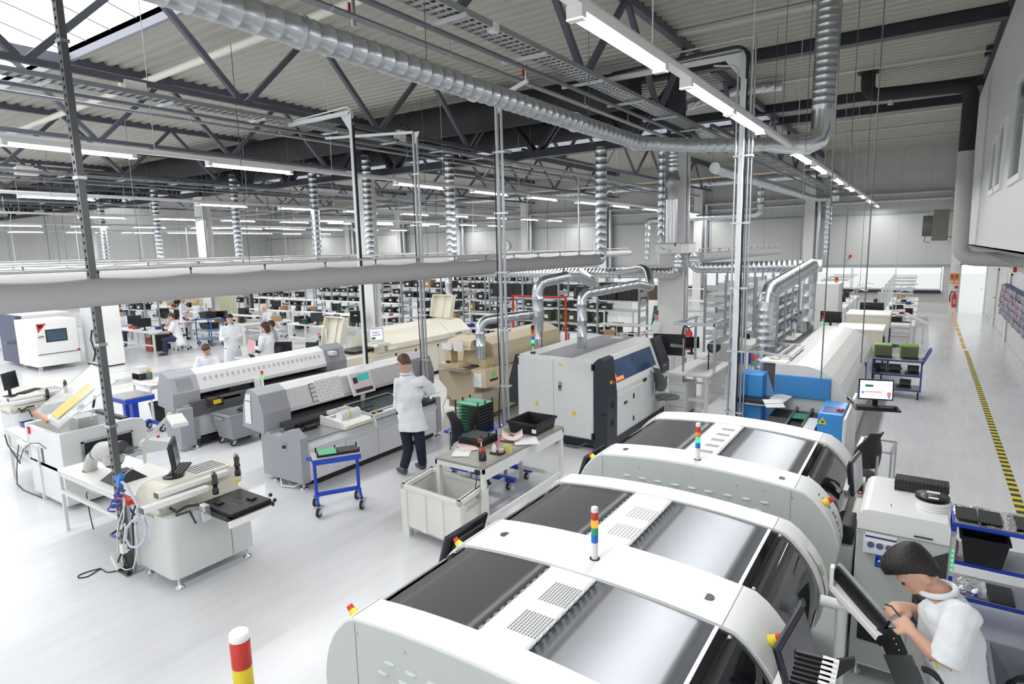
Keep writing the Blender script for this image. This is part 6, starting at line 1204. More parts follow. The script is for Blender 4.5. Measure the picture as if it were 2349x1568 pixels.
b = MB(); b.bar(A, hp(.62, 0), .05, .03); b.build('copper_edge', mat('copper_edge', (.42, .14, .04), .4), hood); b = MB(); b.bar(hp(0, 1), C_, .02, .02); b.bar(A, D_, .012, .012); b.bar(B_, C_, .012, .012); b.each('hood_edge', PGREY, hood)
for p, q in ((ip(1170, 740, 3.3), hp(.95, .62)), (ip(990, 620, 3.6), hp(.9, .4))): m_ = p.lerp(q, .5); b = MB(); b.cyl(p, m_, .008, n=8); b.build('strut_rod', STEEL, t); b = MB(); b.cyl(m_, q, .016, n=8); b.build('gas_spring', BLACK, t)
b = MB(); b.box(-9.99, -9.94, 3.0, 3.02, .9, 1.0); b.build('red_switch', RED, t); MB().box(-9.65, -9.6, 3.012, 3.02, .55, .75).build('name_plate', DGREY, t)
crate('parts_bin', 'small blue parts bin on the white table by the left inspection machine', *(lambda q: (q.x-.1, q.x+.12, q.y, q.y+.16, .772, .84))(gz(285/5.593, 830+830/5.593, .78)), BLUEDK, .006, .008, cat='bin')
b = MB(); q = gz(480/5.593, 830+795/5.593, .775); b.bar(q+V(-.1, 0, .004), q+V(.12, 0, .004), .03, .006); solo('green_ruler', b, mat('bright_green', (.1, .75, .2), .4), 'bright green strip lying on the left white table', 'strip')
b = MB(); q = gz(1575/5.593, 830+1190/5.593, .775); b.bar(q+V(-.06, -.02, .004), q+V(.06, .02, .004), .03, .006); solo('green_ruler', b, MATS['bright_green'], 'bright green strip beside the robot arm', 'strip')
t = thing('socket_strip', 'white multiway socket on the rail of the left white table', 'socket', ip(290, 1040, 3.0)); MB().bar(ip(235, 1020, 3.0), ip(345, 1080, 3.0), .05, .05).build('socket_body', OFFW, t, .005); b = MB(); b.tube([ip(240, 1050, 2.98), ip(225, 1200, 2.98), ip(215, 1400, 2.98), gz(220/5.593, 830+1560/5.593, .01), gz(300/5.593, 830+1640/5.593, .01), gz(560/5.593, 830+1745/5.593, .01)], .007, 6); b.tube([ip(60, 930, 2.97), ip(100, 1060, 2.97), ip(180, 1180, 2.97), ip(260, 1300, 2.97)], .009, 6); b.tube([ip(250, 1280, 2.96), ip(300, 1120, 2.96), ip(400, 1040, 2.96), ip(500, 1040, 2.96), ip(590, 1110, 2.96)], .006, 6); b.each('lead', BLACK, t)
# blue lift table, side table and waste bin beyond
t = thing('lift_table', 'blue pedestal lift table with grey top beyond the stencil printer', 'table', (-11.8, 5.1, 0)); MB().box(-12.2, -11.55, 4.92, 5.42, .74, .76).build('top', STEEL, t); MB().box(-12.2, -11.55, 4.92, 5.42, .66, .74).build('apron', BLUE, t); b = MB(); b.box(-12.1, -12.0, 5.1, 5.2, .1, .66); b.box(-11.85, -11.72, 5.1, 5.2, .1, .66); b.each('column', BLUE, t); MB().box(-12.15, -11.6, 5.0, 5.05, .12, .17).box(-12.15, -11.6, 5.5, 5.55, .12, .17).box(-12.1, -12.0, 5, 5.55, .12, .17).build('base', BLUE, t)
for x, y in ((-12.12, 5.03), (-11.62, 5.03), (-12.12, 5.53), (-11.62, 5.53)): wheel_swivel(t, (x, y, 0), .055)
plain_table('side_table', 'white side table with pen pots left of the rear chip mounter', [(-13.2, 5.8), (-12.3, 5.7), (-12.2, 6.3), (-13.1, 6.4)], .76)
t = thing('document_holder', 'black and white document holder on the side table', 'holder', gz(325, 868, .77)); q = t.location.copy(); b = MB()
for i in range(4): b.obox(q+V(-.12+.07*i, .0, .13), (.05, .2, .26), Matrix.Rotation(.05*i, 3, 'Y'))
b.each('file', PAPER, t); MB().box(q.x-.17, q.x+.14, q.y-.1, q.y+.1, q.z, q.z+.12).build('holder_body', BLACK, t)
t = thing('pen_pot', 'mesh pen pot on the side table', 'pot', gz(343, 868, .77)); q = t.location.copy(); MB().lathe(q, [(.06, 0), (.06, .13), (.055, .13), (.055, .02)], 14).build('pot', DGREY, t); b = MB()
for i in range(4): b.cyl(q+V(-.02+.015*i, 0, .05), q+V(-.04+.03*i, .01*i, .22), .007, n=6)
b.each('pen', YEL, t); a = gz(345, 878, .77); sheetpaper('red_sheet', 'red bordered sheet on the side table', (a.x+.1, a.y), .4, .3, .2, PRED, .763)
t = thing('waste_bin', 'round black waste bin standing left of the rear chip mounter', 'bin', gz(368, 965)); q = t.location.copy(); MB().lathe(q, [(.13, 0), (.165, .36), (.175, .36), (.175, .38), (.155, .38), (.12, .03)], 24).build('shell', BLACK, t); b = gz(381, 955); MB_ = MB(); MB_.lathe(b, [(.035, 0), (.035, .16), (.012, .21), (.012, .24)], 12); t = solo('water_bottle', MB_, GLASS, 'clear water bottle on the floor beside the black waste bin', 'bottle'); MB().cyl(b+V(0, 0, .24), b+V(0, 0, .26), .014, n=10).build('cap', BLUE, t)
# ---------------------------------------------------------------- climate chamber, tall cabinet, grey rack
t = thing('climate_chamber', 'white climate test chamber with red display triangle and dark window', 'chamber', (-21.4, 7.35, 0)); X = -21.05
MB().prism(rrect(-22.4, X, 6.78, 7.92, .05), 'z', .14, 1.46, True).build('housing', WHITE, t); MB().box(X-.01, X+.02, 6.84, 7.88, .50, 1.4).build('door', WHITE, t, .012); MB().box(X+.0, X+.022, 6.84, 7.92, .485, .5).build('door_gap', DGREY, t)
c = MB(); c.box(X+.02, X+.026, 7.07, 7.61, .83, 1.2); c = c.build('window_frame', BLACK, t, .02); MB().box(X+.026, X+.028, 7.1, 7.58, .86, 1.17).build('window_glass', mat('chamber_glass', (.06, .10, .14), .1, var=.4, vs=4), c)
c = MB(); c.prism([(6.87, 1.38), (7.12, 1.385), (6.9, 1.12)], 'x', X+.02, X+.027); c = c.build('display_triangle', RED, t); MB().box(X+.027, X+.03, 6.91, 7.02, 1.27, 1.35).build('display', BLACK, c); b = MB(); b.tube(fillet([(X+.02, 6.9, 1.0), (X+.06, 6.9, 1.01), (X+.06, 7.02, 1.02)], .02), .012, 8); b.build('handle', BLACK, t)
b = MB(); b.box(X+.02, X+.024, 7.3, 7.48, 1.36, 1.42); b.build('white_plate', PAPER, t); MB().box(X+.02, X+.024, 7.82, 7.9, .51, .55).build('red_badge', RED, t); MB().prism([(6.9, .51), (6.96, .51), (6.93, .55)], 'x', X+.02, X+.024).build('warning_label', YEL, t)
for x, y in ((X-.1, 6.88), (X-.1, 7.82), (-22.3, 6.9), (-22.3, 7.8)): wheel_swivel(t, (x, y, 0), .055, WHITE)
t = thing('climate_chamber', 'dark blue sided test chamber behind the white climate chamber', 'chamber', (-23, 6.9, 0)); MB().box(-23.9, -22.45, 6.85, 7.0, .1, 1.55).build('dark_side', mat('slate_blue', (.07, .08, .14), .5), t); MB().box(-23.9, -22.45, 7.0, 8.3, .1, 1.56).build('housing', OFFW, t, .01); MB().box(-22.7, -22.4, 6.55, 6.85, .75, .83).build('keyboard_tray', DGREY, t, .01)
t = thing('tall_cabinet', 'tall plain white cabinet with open cable side beside the slotted post', 'cabinet', (-20.5, 8.4, 0)); MB().box(-21.3, -20.04, 8.12, 8.68, .04, 1.93).build('housing', WHITE, t, .008); MB().box(-21.25, -20.2, 8.113, 8.12, .1, 1.85).build('side_recess', PGREY, t); MB().box(-21.28, -20.06, 8.14, 8.66, 0, .04).build('plinth', BLACK, t); b = MB(); b.tube([(-20.6, 8.1, 1.1), (-20.7, 8.08, .8), (-20.5, 8.08, .4), (-20.7, 8.08, .15)], .02, 8); b.tube([(-20.5, 8.1, 1.1), (-20.35, 8.08, .7), (-20.6, 8.08, .3)], .018, 8); b.each('cable', BLACK, t); MB().box(-20.04, -20.036, 8.2, 8.4, 1.78, 1.84).build('white_plate', PAPER, t)
# ================================================================== right: big oven with blue doors
OVW = mat('oven_white', (.70, .70, .68), .35)
t = thing('reflow_oven', 'large white barrel shaped reflow oven with sky blue doors', 'oven', (-1.4, 12, 0)); xR, xL = -.77, -2.12; Y0 = 9.6
ap = [(xR, .72), (xR+.0, .95), (xR-.03, 1.08)]+[(-1.42+.66*math.cos(math.radians(a)), .88+.58*math.sin(math.radians(a))) for a in (22, 35, 50, 65, 80, 95)]+[(-1.75, 1.45), (-1.75, .72)]
MB().prism(ap, 'y', Y0, 14.5, False).build('barrel_hood', OVW, t, .006); MB().box(-1.98, -1.76, Y0+.3, 14.4, .1, 1.38).build('dark_back_strip', mat('taupe_strip', (.19, .18, .17), .5), t); MB().box(-1.76, xR, Y0+.1, 14.5, .08, .72).build('cabinet', OVW, t, .008); b = MB(); b.box(xR, xR+.003, Y0, 14.4, .70, .705); b.build('side_seam', SEAM, t)
c = MB(); c.box(-1.74, -1.0, Y0-.04, Y0-.004, .98, 1.30); c = c.build('blue_flap', CYANB, t, .006); b = MB(); b.box(-1.72, -1.02, Y0-.046, Y0-.04, 1.0, 1.28); b.build('flap_panel', mat('sky_blue_panel', (.05, .25, .58), .4), c)
MB().box(-2.2, -1.86, Y0-.3, Y0+.1, .12, 1.32).build('blue_cabinet', CYANB, t, .01); MB().prism([(-1.86, .1), (-1.86, 1.32), (-1.78, 1.1), (-1.62, .6), (-1.62, .1)], 'y', Y0-.02, Y0+.02).build('blue_cheek', mat('light_blue_panel', (.18, .38, .65), .4), t)
MB().box(-1.03, -.74, Y0-1.0, Y0-.25, .1, 1.04).build('blue_cabinet', CYANB, t, .01); MB().box(-.74, -.70, Y0-1.0, Y0+.6, .1, 1.0).build('white_side', OVW, t, .006); MB().box(-.99, -.76, Y0-.9, Y0-.6, 1.04, 1.045).build('control_plate', BLUEDK, t); b = MB()
for i in range(4): b.cyl((-.82+.02*i, Y0-.8+.05*(i % 2), 1.045), (-.82+.02*i, Y0-.8+.05*(i % 2), 1.07), .014, n=10)
b.each('push_button', RED, t); y = Y0-1.0
c = MB().prism([(-1.02, .90), (-.92, .90), (-.97, .99)], 'y', y-.006, y).build('warning_triangle', YEL, t); MB().prism([(-.985, .915), (-.955, .915), (-.965, .955), (-.972, .96)], 'y', y-.008, y-.005).build('hand_mark', BLACK, c); MB().box(-.90, -.80, y-.008, y, .62, .74).build('yellow_plate', YEL, t); MB().cyl((-.85, y-.008, .68), (-.85, y-.04, .68), .038, n=16).build('rotary_switch', RED, t); b = MB(); b.cyl((-.80, y, .95), (-.80, y-.03, .95), .008, n=8); b.build('key_switch', CHROME, t)
MB().box(-1.72, -1.06, Y0-.9, Y0, .76, .78).build('infeed_bed', BLACK, t); b = MB()
for i in range(5): b.bar((-1.7, Y0-.85+i*.06, .80), (-1.45, Y0-.85+i*.06, .80), .02, .02)
for x in (-1.42, -1.22): b.bar((x, Y0-.95, .81), (x, Y0+.05, .83), .03, .03)
b.each('conveyor_rail', DGREY, t); MB().box(-1.4, -1.24, Y0-.6, Y0-.3, .82, .825).build('circuit_board', GREENPCB, t); c = MB().box(-1.2, -1.06, Y0-1.0, Y0-.45, .68, .82).build('drive_cover', OFFW, t, .006); MB().box(-1.062, -1.055, Y0-.95, Y0-.6, .70, .80).build('red_label', mat('dark_red_label', (.45, .03, .03), .4), c)
tower(t, (-2.05, Y0-.1, 1.34), .025, [GLENS, RLENS], .07, .08, RED, .03, .012)
MB().box(-.8, -.766, 12.6, 12.9, .5, 1.05).build('blue_pillar', BLUEDK, t); 
t = thing('oven_top_tray', 'white tray with tangled white wires on the big oven', 'tray', (-1.75, 9.9, 1.46)); MB().box(-1.98, -1.6, 9.65, 10.1, 1.45, 1.48).build('tray', WHITE, t, .004); b = MB(); b.tube([(-1.8+.07*math.sin(i*1.3), 9.85+.06*math.cos(i*1.9), 1.495) for i in range(24)], .006, 5); b.build('wires', mat('ivory_wire', (.75, .72, .58), .5), t)
t = thing('profile_frame', 'aluminium profile frame standing in front of the big oven', 'frame', (-2.0, 9.1, 0)); b = MB(); zf = 1.52
F4 = [gz(1715, 805, zf), gz(1755, 785, zf), gz(1843, 792, zf), gz(1812, 818, zf)]
for i in range(4): b.bar(F4[i], F4[(i+1) % 4], .035, .035)
b.bar(F4[0].lerp(F4[3], .75), F4[1].lerp(F4[2], .75), .03, .03)
for p in F4[:1]+[F4[0].lerp(F4[3], .35), F4[1]]: b.bar(V(p.x, p.y, 0), p, .035, .035, (1, 0, 0))
b.each('profile', ALU, t); q = gz(1725, 920, .95); MB().box(q.x-.2, q.x+.35, q.y-.12, q.y+.25, .93, .95).build('shelf', STEEL, t)
b = MB(); b.box(q.x-.19, q.x+.2, q.y-.1, q.y+.24, .952, 1.0); solo('carrier_tray', b, BLACK, 'black carrier tray on the aluminium frame shelf', 'tray', bevel=.006)
for (px, py, a, lab) in ((1775, 925, .5, 'lower'), (1790, 912, -.5, 'upper')):
    q = gz(px, py, .98); b = MB(); b.obox(q, (.26, .2, .006), Matrix.Rotation(a, 3, 'Z') @ Matrix.Rotation(.35, 3, 'X')); b.obox(q+V(0, 0, .008), (.25, .012, .004), Matrix.Rotation(a, 3, 'Z') @ Matrix.Rotation(.35, 3, 'X')); solo('metal_sheet', b, PGREY, 'bent grey metal sheet propped before the blue flap, the %s of two' % lab, 'sheet')
# monitor with keyboard on the oven's side
R = frame(V(.97, .24, 0), V(0, .06, 1)); c = gy(2009, 893, 9.1); t = thing('oven_monitor', 'lit monitor showing an oven diagram on the right side of the big oven', 'monitor', c); MB().obox(c, (.40, .27, .03), R).build('housing', BLACK, t, .004); n = -R.col[2] if R.col[2].y > 0 else R.col[2]
MB().obox(c+n*.016, (.37, .235, .003), R).build('display', mat('lit_screen', (.70, .68, .78), .3, emit=.75), t); q = c+n*.0185; b = MB(); b.obox(q-R.col[0]*.08+R.col[1]*.05, (.09, .03, .002), R); b.build('green_field', GREENPCB, t); b = MB(); b.obox(q+R.col[0]*.15-R.col[1]*.05, (.045, .045, .002), R); b.build('red_square', mat('lit_red', (.8, .12, .1), .4, emit=.4), t); b = MB(); b.obox(q-R.col[1]*.07-R.col[0]*.03, (.2, .006, .002), R); b.obox(q-R.col[1]*.03-R.col[0]*.03, (.2, .022, .002), R); b.build('oven_diagram', mat('lit_pink', (.75, .5, .5), .4, emit=.3), t); b = MB(); b.obox(q-R.col[0]*.15-R.col[1]*.04, (.03, .03, .002), R); b.obox(q+R.col[0]*.15-R.col[1]*.09, (.03, .03, .002), R); b.build('blue_shape', mat('lit_blue', (.1, .35, .8), .4, emit=.3), t)
Rt = frame(R.col[0], R.col[2]); text('20', .035, t, WHITE, q+R.col[0]*.15-R.col[1]*.05+n*.002, frame(R.col[0], R.col[1]) if n.dot(R.col[2]) > 0 else frame(R.col[0], R.col[1])); b = MB(); b.bar(c-V(0, -.02, .1), c-V(0, -.05, .22), .06, .03); b.build('stand', BLACK, t)
q = c-V(-.02, -.02, .25); kt = thing('keyboard_tray', 'black keyboard tray on an arm below the lit oven monitor', 'tray', q); MB().obox(q, (.52, .24, .02), frame(V(.97, .24, 0), V(-.24, .97, .05))).build('tray', BLACK, kt, .005); MB().obox(q+V(-.02, -.03, .02), (.42, .12, .02), frame(V(.97, .24, 0), V(-.24, .97, .05))).build('keyboard', SOFTBLK, kt); MB().obox(q+V(.2, .04, .025), (.05, .08, .03), frame(V(.97, .24, 0), V(-.24, .97, 0))).build('mouse', BLACK, kt, .01); MB().bar(q+V(-.2, .05, -.02), (-.78, 9.7, q.z-.03), .04, .03).build('arm', BLACK, kt)
office_chair('black swivel chair with ribbed back right of the big oven', (-.52, 7.9, 0), -2.2, seat_z=.55)
t = thing('frame_stand', 'bare steel frame stand behind the black swivel chair', 'stand', (-.35, 8.6, 0)); F = [gz(1980, 1002, .55), gz(2056, 1014, .55), gz(2045, 1040, .55), gz(1968, 1025, .55)]; b = MB()
for i in range(4): b.bar(F[i], F[(i+1) % 4], .04, .02); b.bar(V(F[i].x, F[i].y, 0), F[i], .025, .025, (1, 0, 0))
b.each('tube', STEEL, t)
t = trolley('shelf_trolley', 'blue three shelf trolley with green units in the aisle', -.78, .10, 14.6, 15.15, [.2, .5, .80], .02, BLUEDK, STOP, .07, [(.08, 14.65, .7), (.22, 14.65, 1.02), (.22, 15.1, 1.02), (.08, 15.1, .7)])
for i, x in enumerate((-.62, -.16)):
    u = thing('electronic_unit', 'green cased electronic unit on the top shelf of the aisle trolley, ' + ['left one', 'right one'][i], 'unit', (x, 14.85, .80)); R = Matrix.Rotation(.1, 3, 'X'); MB().obox((x+.02, 14.84, .95), (.30, .2, .22), R).build('grille_case', mat('moss_grille', (.10, .12, .06), .6, var=.5, vs=50), u); MB().obox((x-.14, 14.85, .95), (.025, .22, .24), R).obox((x+.0, 14.87, 1.07), (.32, .2, .02), R).build('green_shell', mat('leaf_green', (.16, .36, .03), .4), u); MB().box(x-.1, x+.17, 14.72, 14.98, .802, .845).build('black_base', BLACK, u)
for i, (x, z) in enumerate(((-.66, .5), (-.4, .5), (-.08, .5), (-.2, .2))):
    u = thing('plastic_part', 'black moulded plastic part on the aisle trolley, ' + ['first on the middle shelf', 'second on the middle shelf', 'third on the middle shelf', 'on the lowest shelf'][i], 'part', (x, 14.8, z)); MB().box(x-.12, x+.12, 14.68, 14.95, z+.002, z+.04).build('base', BLACK, u); MB().obox((x+.02, 14.9, z+.09), (.2, .03, .14), Matrix.Rotation(-.3, 3, 'X')).build('upright', BLACK, u)
# ================================================================== racks, benches and desks in the background
RKM = mat('rack_steel', (.33, .36, .39), .45, .3); SHM = mat('shelf_steel', (.62, .65, .66), .4)
def rack(label, x0, x1, y0, y1, h, zs, bays, ax='x', panels=False, back=False, m=RKM, name='shelf_rack', group=None):
    t = thing(name, label, 'rack', ((x0+x1)/2, (y0+y1)/2, 0), group); b = MB()
    for i in range(bays+1):
        u = i/bays
        for v in (0, 1):
            x, y = (x0+(x1-x0)*u, y0+(y1-y0)*v) if ax == 'x' else (x0+(x1-x0)*v, y0+(y1-y0)*u); b.box(x-.025, x+.025, y-.025, y+.025, 0, h)
    b.each('upright', m, t)
    for z in zs: MB().box(x0+.02, x1-.02, y0+.02, y1-.02, z-.035, z).build('shelf', SHM, t)
    b = MB()
    for i in range(bays+1):
        u = i/bays
        for z in zs[1:]:
            if ax == 'x': x = x0+(x1-x0)*u; b.box(x-.012, x+.012, y0+.03, y1-.03, z+.1, z+.24)
            else: y = y0+(y1-y0)*u; b.box(x0+.03, x1-.03, y-.012, y+.012, z+.1, z+.24)
    if panels: b.each('end_panel', PGREY, t)
    if back: MB().box(x0, x0+.01, y0, y1, .1, h-.1).build('back_sheet', PGREY, t)
    return t
def tote(name, label, m, w_, d_, h_, group):
    t = thing(name, label, 'tote', (0, 0, 0), group); b = MB(); k = .02
    b.prism(rrect(-w_/2+k, w_/2-k, -d_/2+k, d_/2-k, .02, 2), 'z', 0, h_*.8); b.box(-w_/2, w_/2, -d_/2, d_/2, h_*.8, h_); b.build('shell', m, t); MB().box(-w_/2+.03, w_/2-.03, -d_/2+.03, d_/2-.03, h_-.002, h_+.001).build('opening', SOFTBLK, t)
    MB().box(-.06, .06, -d_/2-.004, -d_/2+.03, h_*.3, h_*.65).build('label_card', PAPER, t); return t
def fill(x0, x1, y, zs, kinds, label, group, gap=.03, skip=.2, rz=0.):
    """put totes side by side along a shelf; kinds = [(name, material, w, d, h)]"""
    first = {}
    for iz, z in enumerate(zs):
        x = x0+random.uniform(.05, .2)
        while True:
            n, m, w_, d_, h_ = random.choice(kinds)
            if x+w_ > x1: break
            if random.random() > skip:
                lab = label % ['lowest', 'second', 'third', 'fourth', 'fifth'][iz]; k = (n, m.name, w_)
                if k not in first: first[k] = o = tote(n, lab, m, w_, d_, h_, group); o.location = (x+w_/2, y, z)
                else: o = dup(first[k], (x+w_/2, y, z), rz, lab, group)
            x += w_+gap+random.uniform(0, .12)
BT = ('storage_tote', BLACK, .52, .38, .2); BT2 = ('storage_tote', BLACK, .40, .36, .26); BT3 = ('storage_tote', SOFTBLK, .6, .4, .17); GT = ('green_tote', mat('bottle_green', (.012, .07, .03), .5), .30, .36, .15); GT2 = ('green_case', mat('olive_case', (.05, .085, .035), .6), .34, .4, .3); CB_ = ('carton', CARD, .38, .34, .3)
zs = [.12, .55, .97, 1.38, 1.78]
rack('grey shelf rack of black totes behind the cream oven', -17.4, -12.2, 18, 18.5, 2.2, zs, 5, panels=True); fill(-17.4, -12.2, 18.25, zs, [BT, BT2, BT3, BT, BT2, CB_], 'tote on the %s shelf of the rack behind the cream oven', 'totes on the rack behind the cream oven', skip=.12)
rack('grey shelf rack of black totes left of the second white column', -24.2, -18.6, 19.2, 19.7, 2.2, zs, 5, panels=True); fill(-24.2, -18.6, 19.45, zs, [BT, BT2, BT3, GT], 'tote on the %s shelf of the rack left of the second column', 'totes on the rack left of the second column', skip=.15)
rack('far shelf rack of dark totes behind the desks at the left', -34, -26, 20, 20.5, 2.2, zs[1:], 6); fill(-34, -26, 20.25, zs[1:], [BT, BT2, BT3], 'dark tote on the %s shelf of the far left rack', 'totes on the far left rack', skip=.2)
rack('second shelf rack of black totes deeper behind the cream oven', -18.5, -11.6, 22.5, 23, 2.2, zs, 5); fill(-18.5, -11.6, 22.75, zs, [BT, BT2, BT3], 'tote on the %s shelf of the deeper rack behind the cream oven', 'totes on the deeper rack', skip=.25)
zs = [.72, 1.0, 1.42, 1.70]
rack('open shelf rack of green cases and black boxes left of the white column', -11.6, -6.5, 16, 16.6, 2.32, zs, 4, panels=True); fill(-11.6, -6.6, 16.3, zs[:1], [GT, GT, GT2], 'green box on the %s shelf of the rack left of the white column', 'green boxes on the rack by the white column'); fill(-11.6, -7.6, 16.3, zs[1:2], [GT2], 'olive case on the second shelf of the rack left of the white column%.0s', 'olive cases on the rack by the white column', skip=.1); fill(-11.6, -7.4, 16.3, zs[2:3], [GT, GT, BT], 'green tote on the third shelf of the rack left of the white column%.0s', 'green totes on the rack by the white column', skip=.1)
for i, (x0, n) in enumerate(((-7.75, 4), (-7.15, 4), (-11.5, 5), (-10.5, 5), (-9.75, 4))):
    t = thing('magazine_case', 'tall black magazine case on the top shelf of the rack by the white column, %s from the right' % ['second', 'first', 'fifth', 'fourth', 'third'][i], 'case', (x0, 16.3, 1.7), 'black magazine cases'); w_ = .13 if i < 2 else .15; h_ = .50 if i < 2 else .42
    for k in range(n): MB().box(x0+k*w_, x0+(k+1)*w_-.008, 16.05, 16.5, 1.702, 1.70+h_).build('segment', BLACK, t)
pcb_rack('tray_stack', 'black stacked tray rack on the top shelf left of the tall black cases', -8.6, 16.1, 1.702, 6, .42, .36, .06, False)
rack('empty grey shelf rack right of the white column', -4.75, -4.22, 16.2, 20.5, 2.42, [.3, .75, 1.2, 1.62, 1.92], 4, 'y', True)
rack('grey shelf rack with closed back right of the galvanised post', -3.35, -2.85, 15.6, 18.6, 2.4, [.25, .6, .95, 1.3, 1.65, 1.95], 3, 'y', True, True)
t = thing('transport_rack', 'red framed transport rack behind the beige oven', 'rack', (-10, 14.6, 0)); b = MB(); xs = (gy(1163, 700, 14.3).x, gy(1310, 700, 14.9).x)
for x in xs: b.bar((x, 14.6, 0), (x, 14.6, 1.9), .05, .05)
b.bar((xs[0], 14.6, 1.88), (xs[1], 14.6, 1.88), .05, .05); b.each('tube', RED, t)
# long benches with clutter
ITEMS = [('component_box', BLACK, (.3, .22, .14)), ('device', PGREY, (.25, .3, .12)), ('component_box', BLUEDK, (.16, .2, .1)), ('carton', CARD, (.3, .25, .2)), ('device', BLACK, (.2, .14, .22)), ('device', OFFW, (.22, .2, .16)), ('component_box', MATS['bottle_green'], (.2, .16, .1)), ('paper_stack', PAPER, (.21, .3, .03)), ('component_box', RED, (.12, .1, .08))]
def clutter(x0, x1, y0, y1, z, n, where):
    for i in range(n):
        nm, m, d = random.choice(ITEMS); x, y = random.uniform(x0+.15, x1-.15), random.uniform(y0+.15, y1-.15); b = MB(); R = Matrix.Rotation(random.uniform(-.3, .3), 3, 'Z'); b.obox((x, y, z+d[2]/2+.001), d, R)
        if nm == 'device': b.m = 1; b.obox(V(x, y, z+d[2]*.55)+R@V(0, -d[1]/2-.002, 0), (d[0]*.7, .006, d[2]*.5), R); b.m = 0
        o = solo(nm, b, [m, SCRN], {'component_box': 'small %s box lying on ' % {'black_plastic': 'black', 'dark_blue_paint': 'blue', 'bottle_green': 'green', 'red_plastic': 'red'}.get(m.name, ''), 'device': 'small %s bench device on ' % {'pale_grey_paint': 'grey', 'black_plastic': 'black', 'offwhite_paint': 'white'}.get(m.name, ''), 'carton': 'brown carton standing on ', 'paper_stack': 'white paper stack on '}[nm]+where, nm.split('_')[-1], 'small things on '+where, .004)
def bench(label, x0, x1, y0, y1, z=.78, upper=None, n=5, where=None, mons=(), gantry=False, name='workbench', group=None):
    t = thing(name, label, 'workbench', ((x0+x1)/2, (y0+y1)/2, 0), group); MB().box(x0, x1, y0, y1, z-.04, z).build('worktop', WHITE, t, .004); b = MB()
    for x in (x0+.06, x1-.06):
        for y in (y0+.06, y1-.06): b.box(x-.03, x+.03, y-.03, y+.03, 0, z-.04)
    b.each('leg', OFFW, t); b = MB(); b.bar((x0+.06, y0+.06, .3), (x1-.06, y0+.06, .3), .03, .05); b.bar((x0+.06, y1-.06, .3), (x1-.06, y1-.06, .3), .03, .05); b.each('rail', OFFW, t)
    if upper:
        lx = (x1-x0) > (y1-y0); b = MB(); 
        if lx: MB().box(x0, x1, y1-.3, y1, upper-.03, upper).build('upper_shelf', WHITE, t); pts = [(x0+.05, y1-.04), ((x0+x1)/2, y1-.04), (x1-.05, y1-.04)]
        else: MB().box(x0, x0+.3, y0, y1, upper-.03, upper).build('upper_shelf', WHITE, t); pts = [(x0+.04, y0+.05), (x0+.04, (y0+y1)/2), (x0+.04, y1-.05)]
        for p in pts: b.box(p[0]-.02, p[0]+.02, p[1]-.02, p[1]+.02, z, upper+.35)
        b.each('upright', ALU, t)
    if gantry:
        b = MB()
        for y in (y0+.05, y1-.05): b.box(x0-.02, x0+.02, y-.02, y+.02, 0, 1.75); b.bar((x0, y, 1.72), (x1-.1, y, 1.72), .03, .04)
        b.each('gantry', ALU, t)
    if where: clutter(x0, x1, y0, y1, z, n, where)
    for i, (x, y, rz) in enumerate(mons): desk_monitor('black monitor on '+(where or 'the bench')+', %s one' % ['first', 'second', 'third', 'fourth'][i], (x, y, z), rz, w_=.44, h_=.30)
    return t
bench('white test desk with tower computer where the man rests his face in his hand', -23.6, -20.9, 9.95, 10.75, .75, None, 6, 'the desk of the man resting his face', [(-21.9, 10.2, .9), (-23.2, 10.5, .9)])
bench('white test desk behind the man resting his face', -27.5, -23.2, 12.2, 13.0, .75, 1.05, 9, 'the second test desk at the left', [(-23.9, 12.5, .9), (-25.2, 12.5, .9)])
bench('white test desk below the blue trolley beside the second column', -23.6, -20.0, 12.6, 13.4, .75, 1.0, 8, 'the desk behind the blue trolley', [(-21.6, 12.8, .8)])
bench('white bench at which the bald man leans', -22.5, -19.6, 13.6, 14.4, .75, 1.1, 6, 'the bench of the bald man', [(-21.9, 13.9, .5)])
bench('long white bench with shelf deep behind the bald man', -25.5, -16.5, 16.2, 17.0, .78, 1.25, 18, 'the long bench behind the bald man', [(-19.5, 16.4, .4), (-23.5, 16.5, .4)])
bench('white bench right of the bald man with a speaker below', -18.6, -15.6, 13.4, 14.2, .78, 1.15, 8, 'the bench right of the bald man', [(-17.2, 13.6, .4)])
bench('cluttered low desk behind the rear chip mounter', -14.1, -11.4, 8.6, 9.6, .72, None, 10, 'the cluttered desk behind the rear chip mounter', [(-12.7, 9.0, .6), (-11.9, 9.3, .5), (-13.4, 8.9, .9)])
bench('white packing bench behind the cream oven end', -12.2, -9.4, 15.0, 15.7, .8, 1.2, 8, 'the packing bench behind the beige oven')
bench('far white bench under the ribbon window behind the racks', -14, -7, 26, 26.8, .8, 1.3, 16, 'the far bench under the ribbon window', [(-9, 26.2, .2), (-12, 26.2, .2)])
bench('far white bench deep in the left half of the hall', -30, -19, 25.5, 26.3, .8, 1.3, 18, 'the far bench in the left half', [(-22, 25.7, .3), (-26, 25.7, .3)])
bench('white bench where the short haired woman works', -7.4, -5.6, 14.9, 15.6, .78, 1.12, 7, 'the bench of the short haired woman')
bench('middle distance bench among the desks at the far left', -36, -28.5, 15.5, 16.3, .78, 1.2, 14, 'the bench at the far left', [(-30, 15.7, .9), (-33, 15.7, .9)])
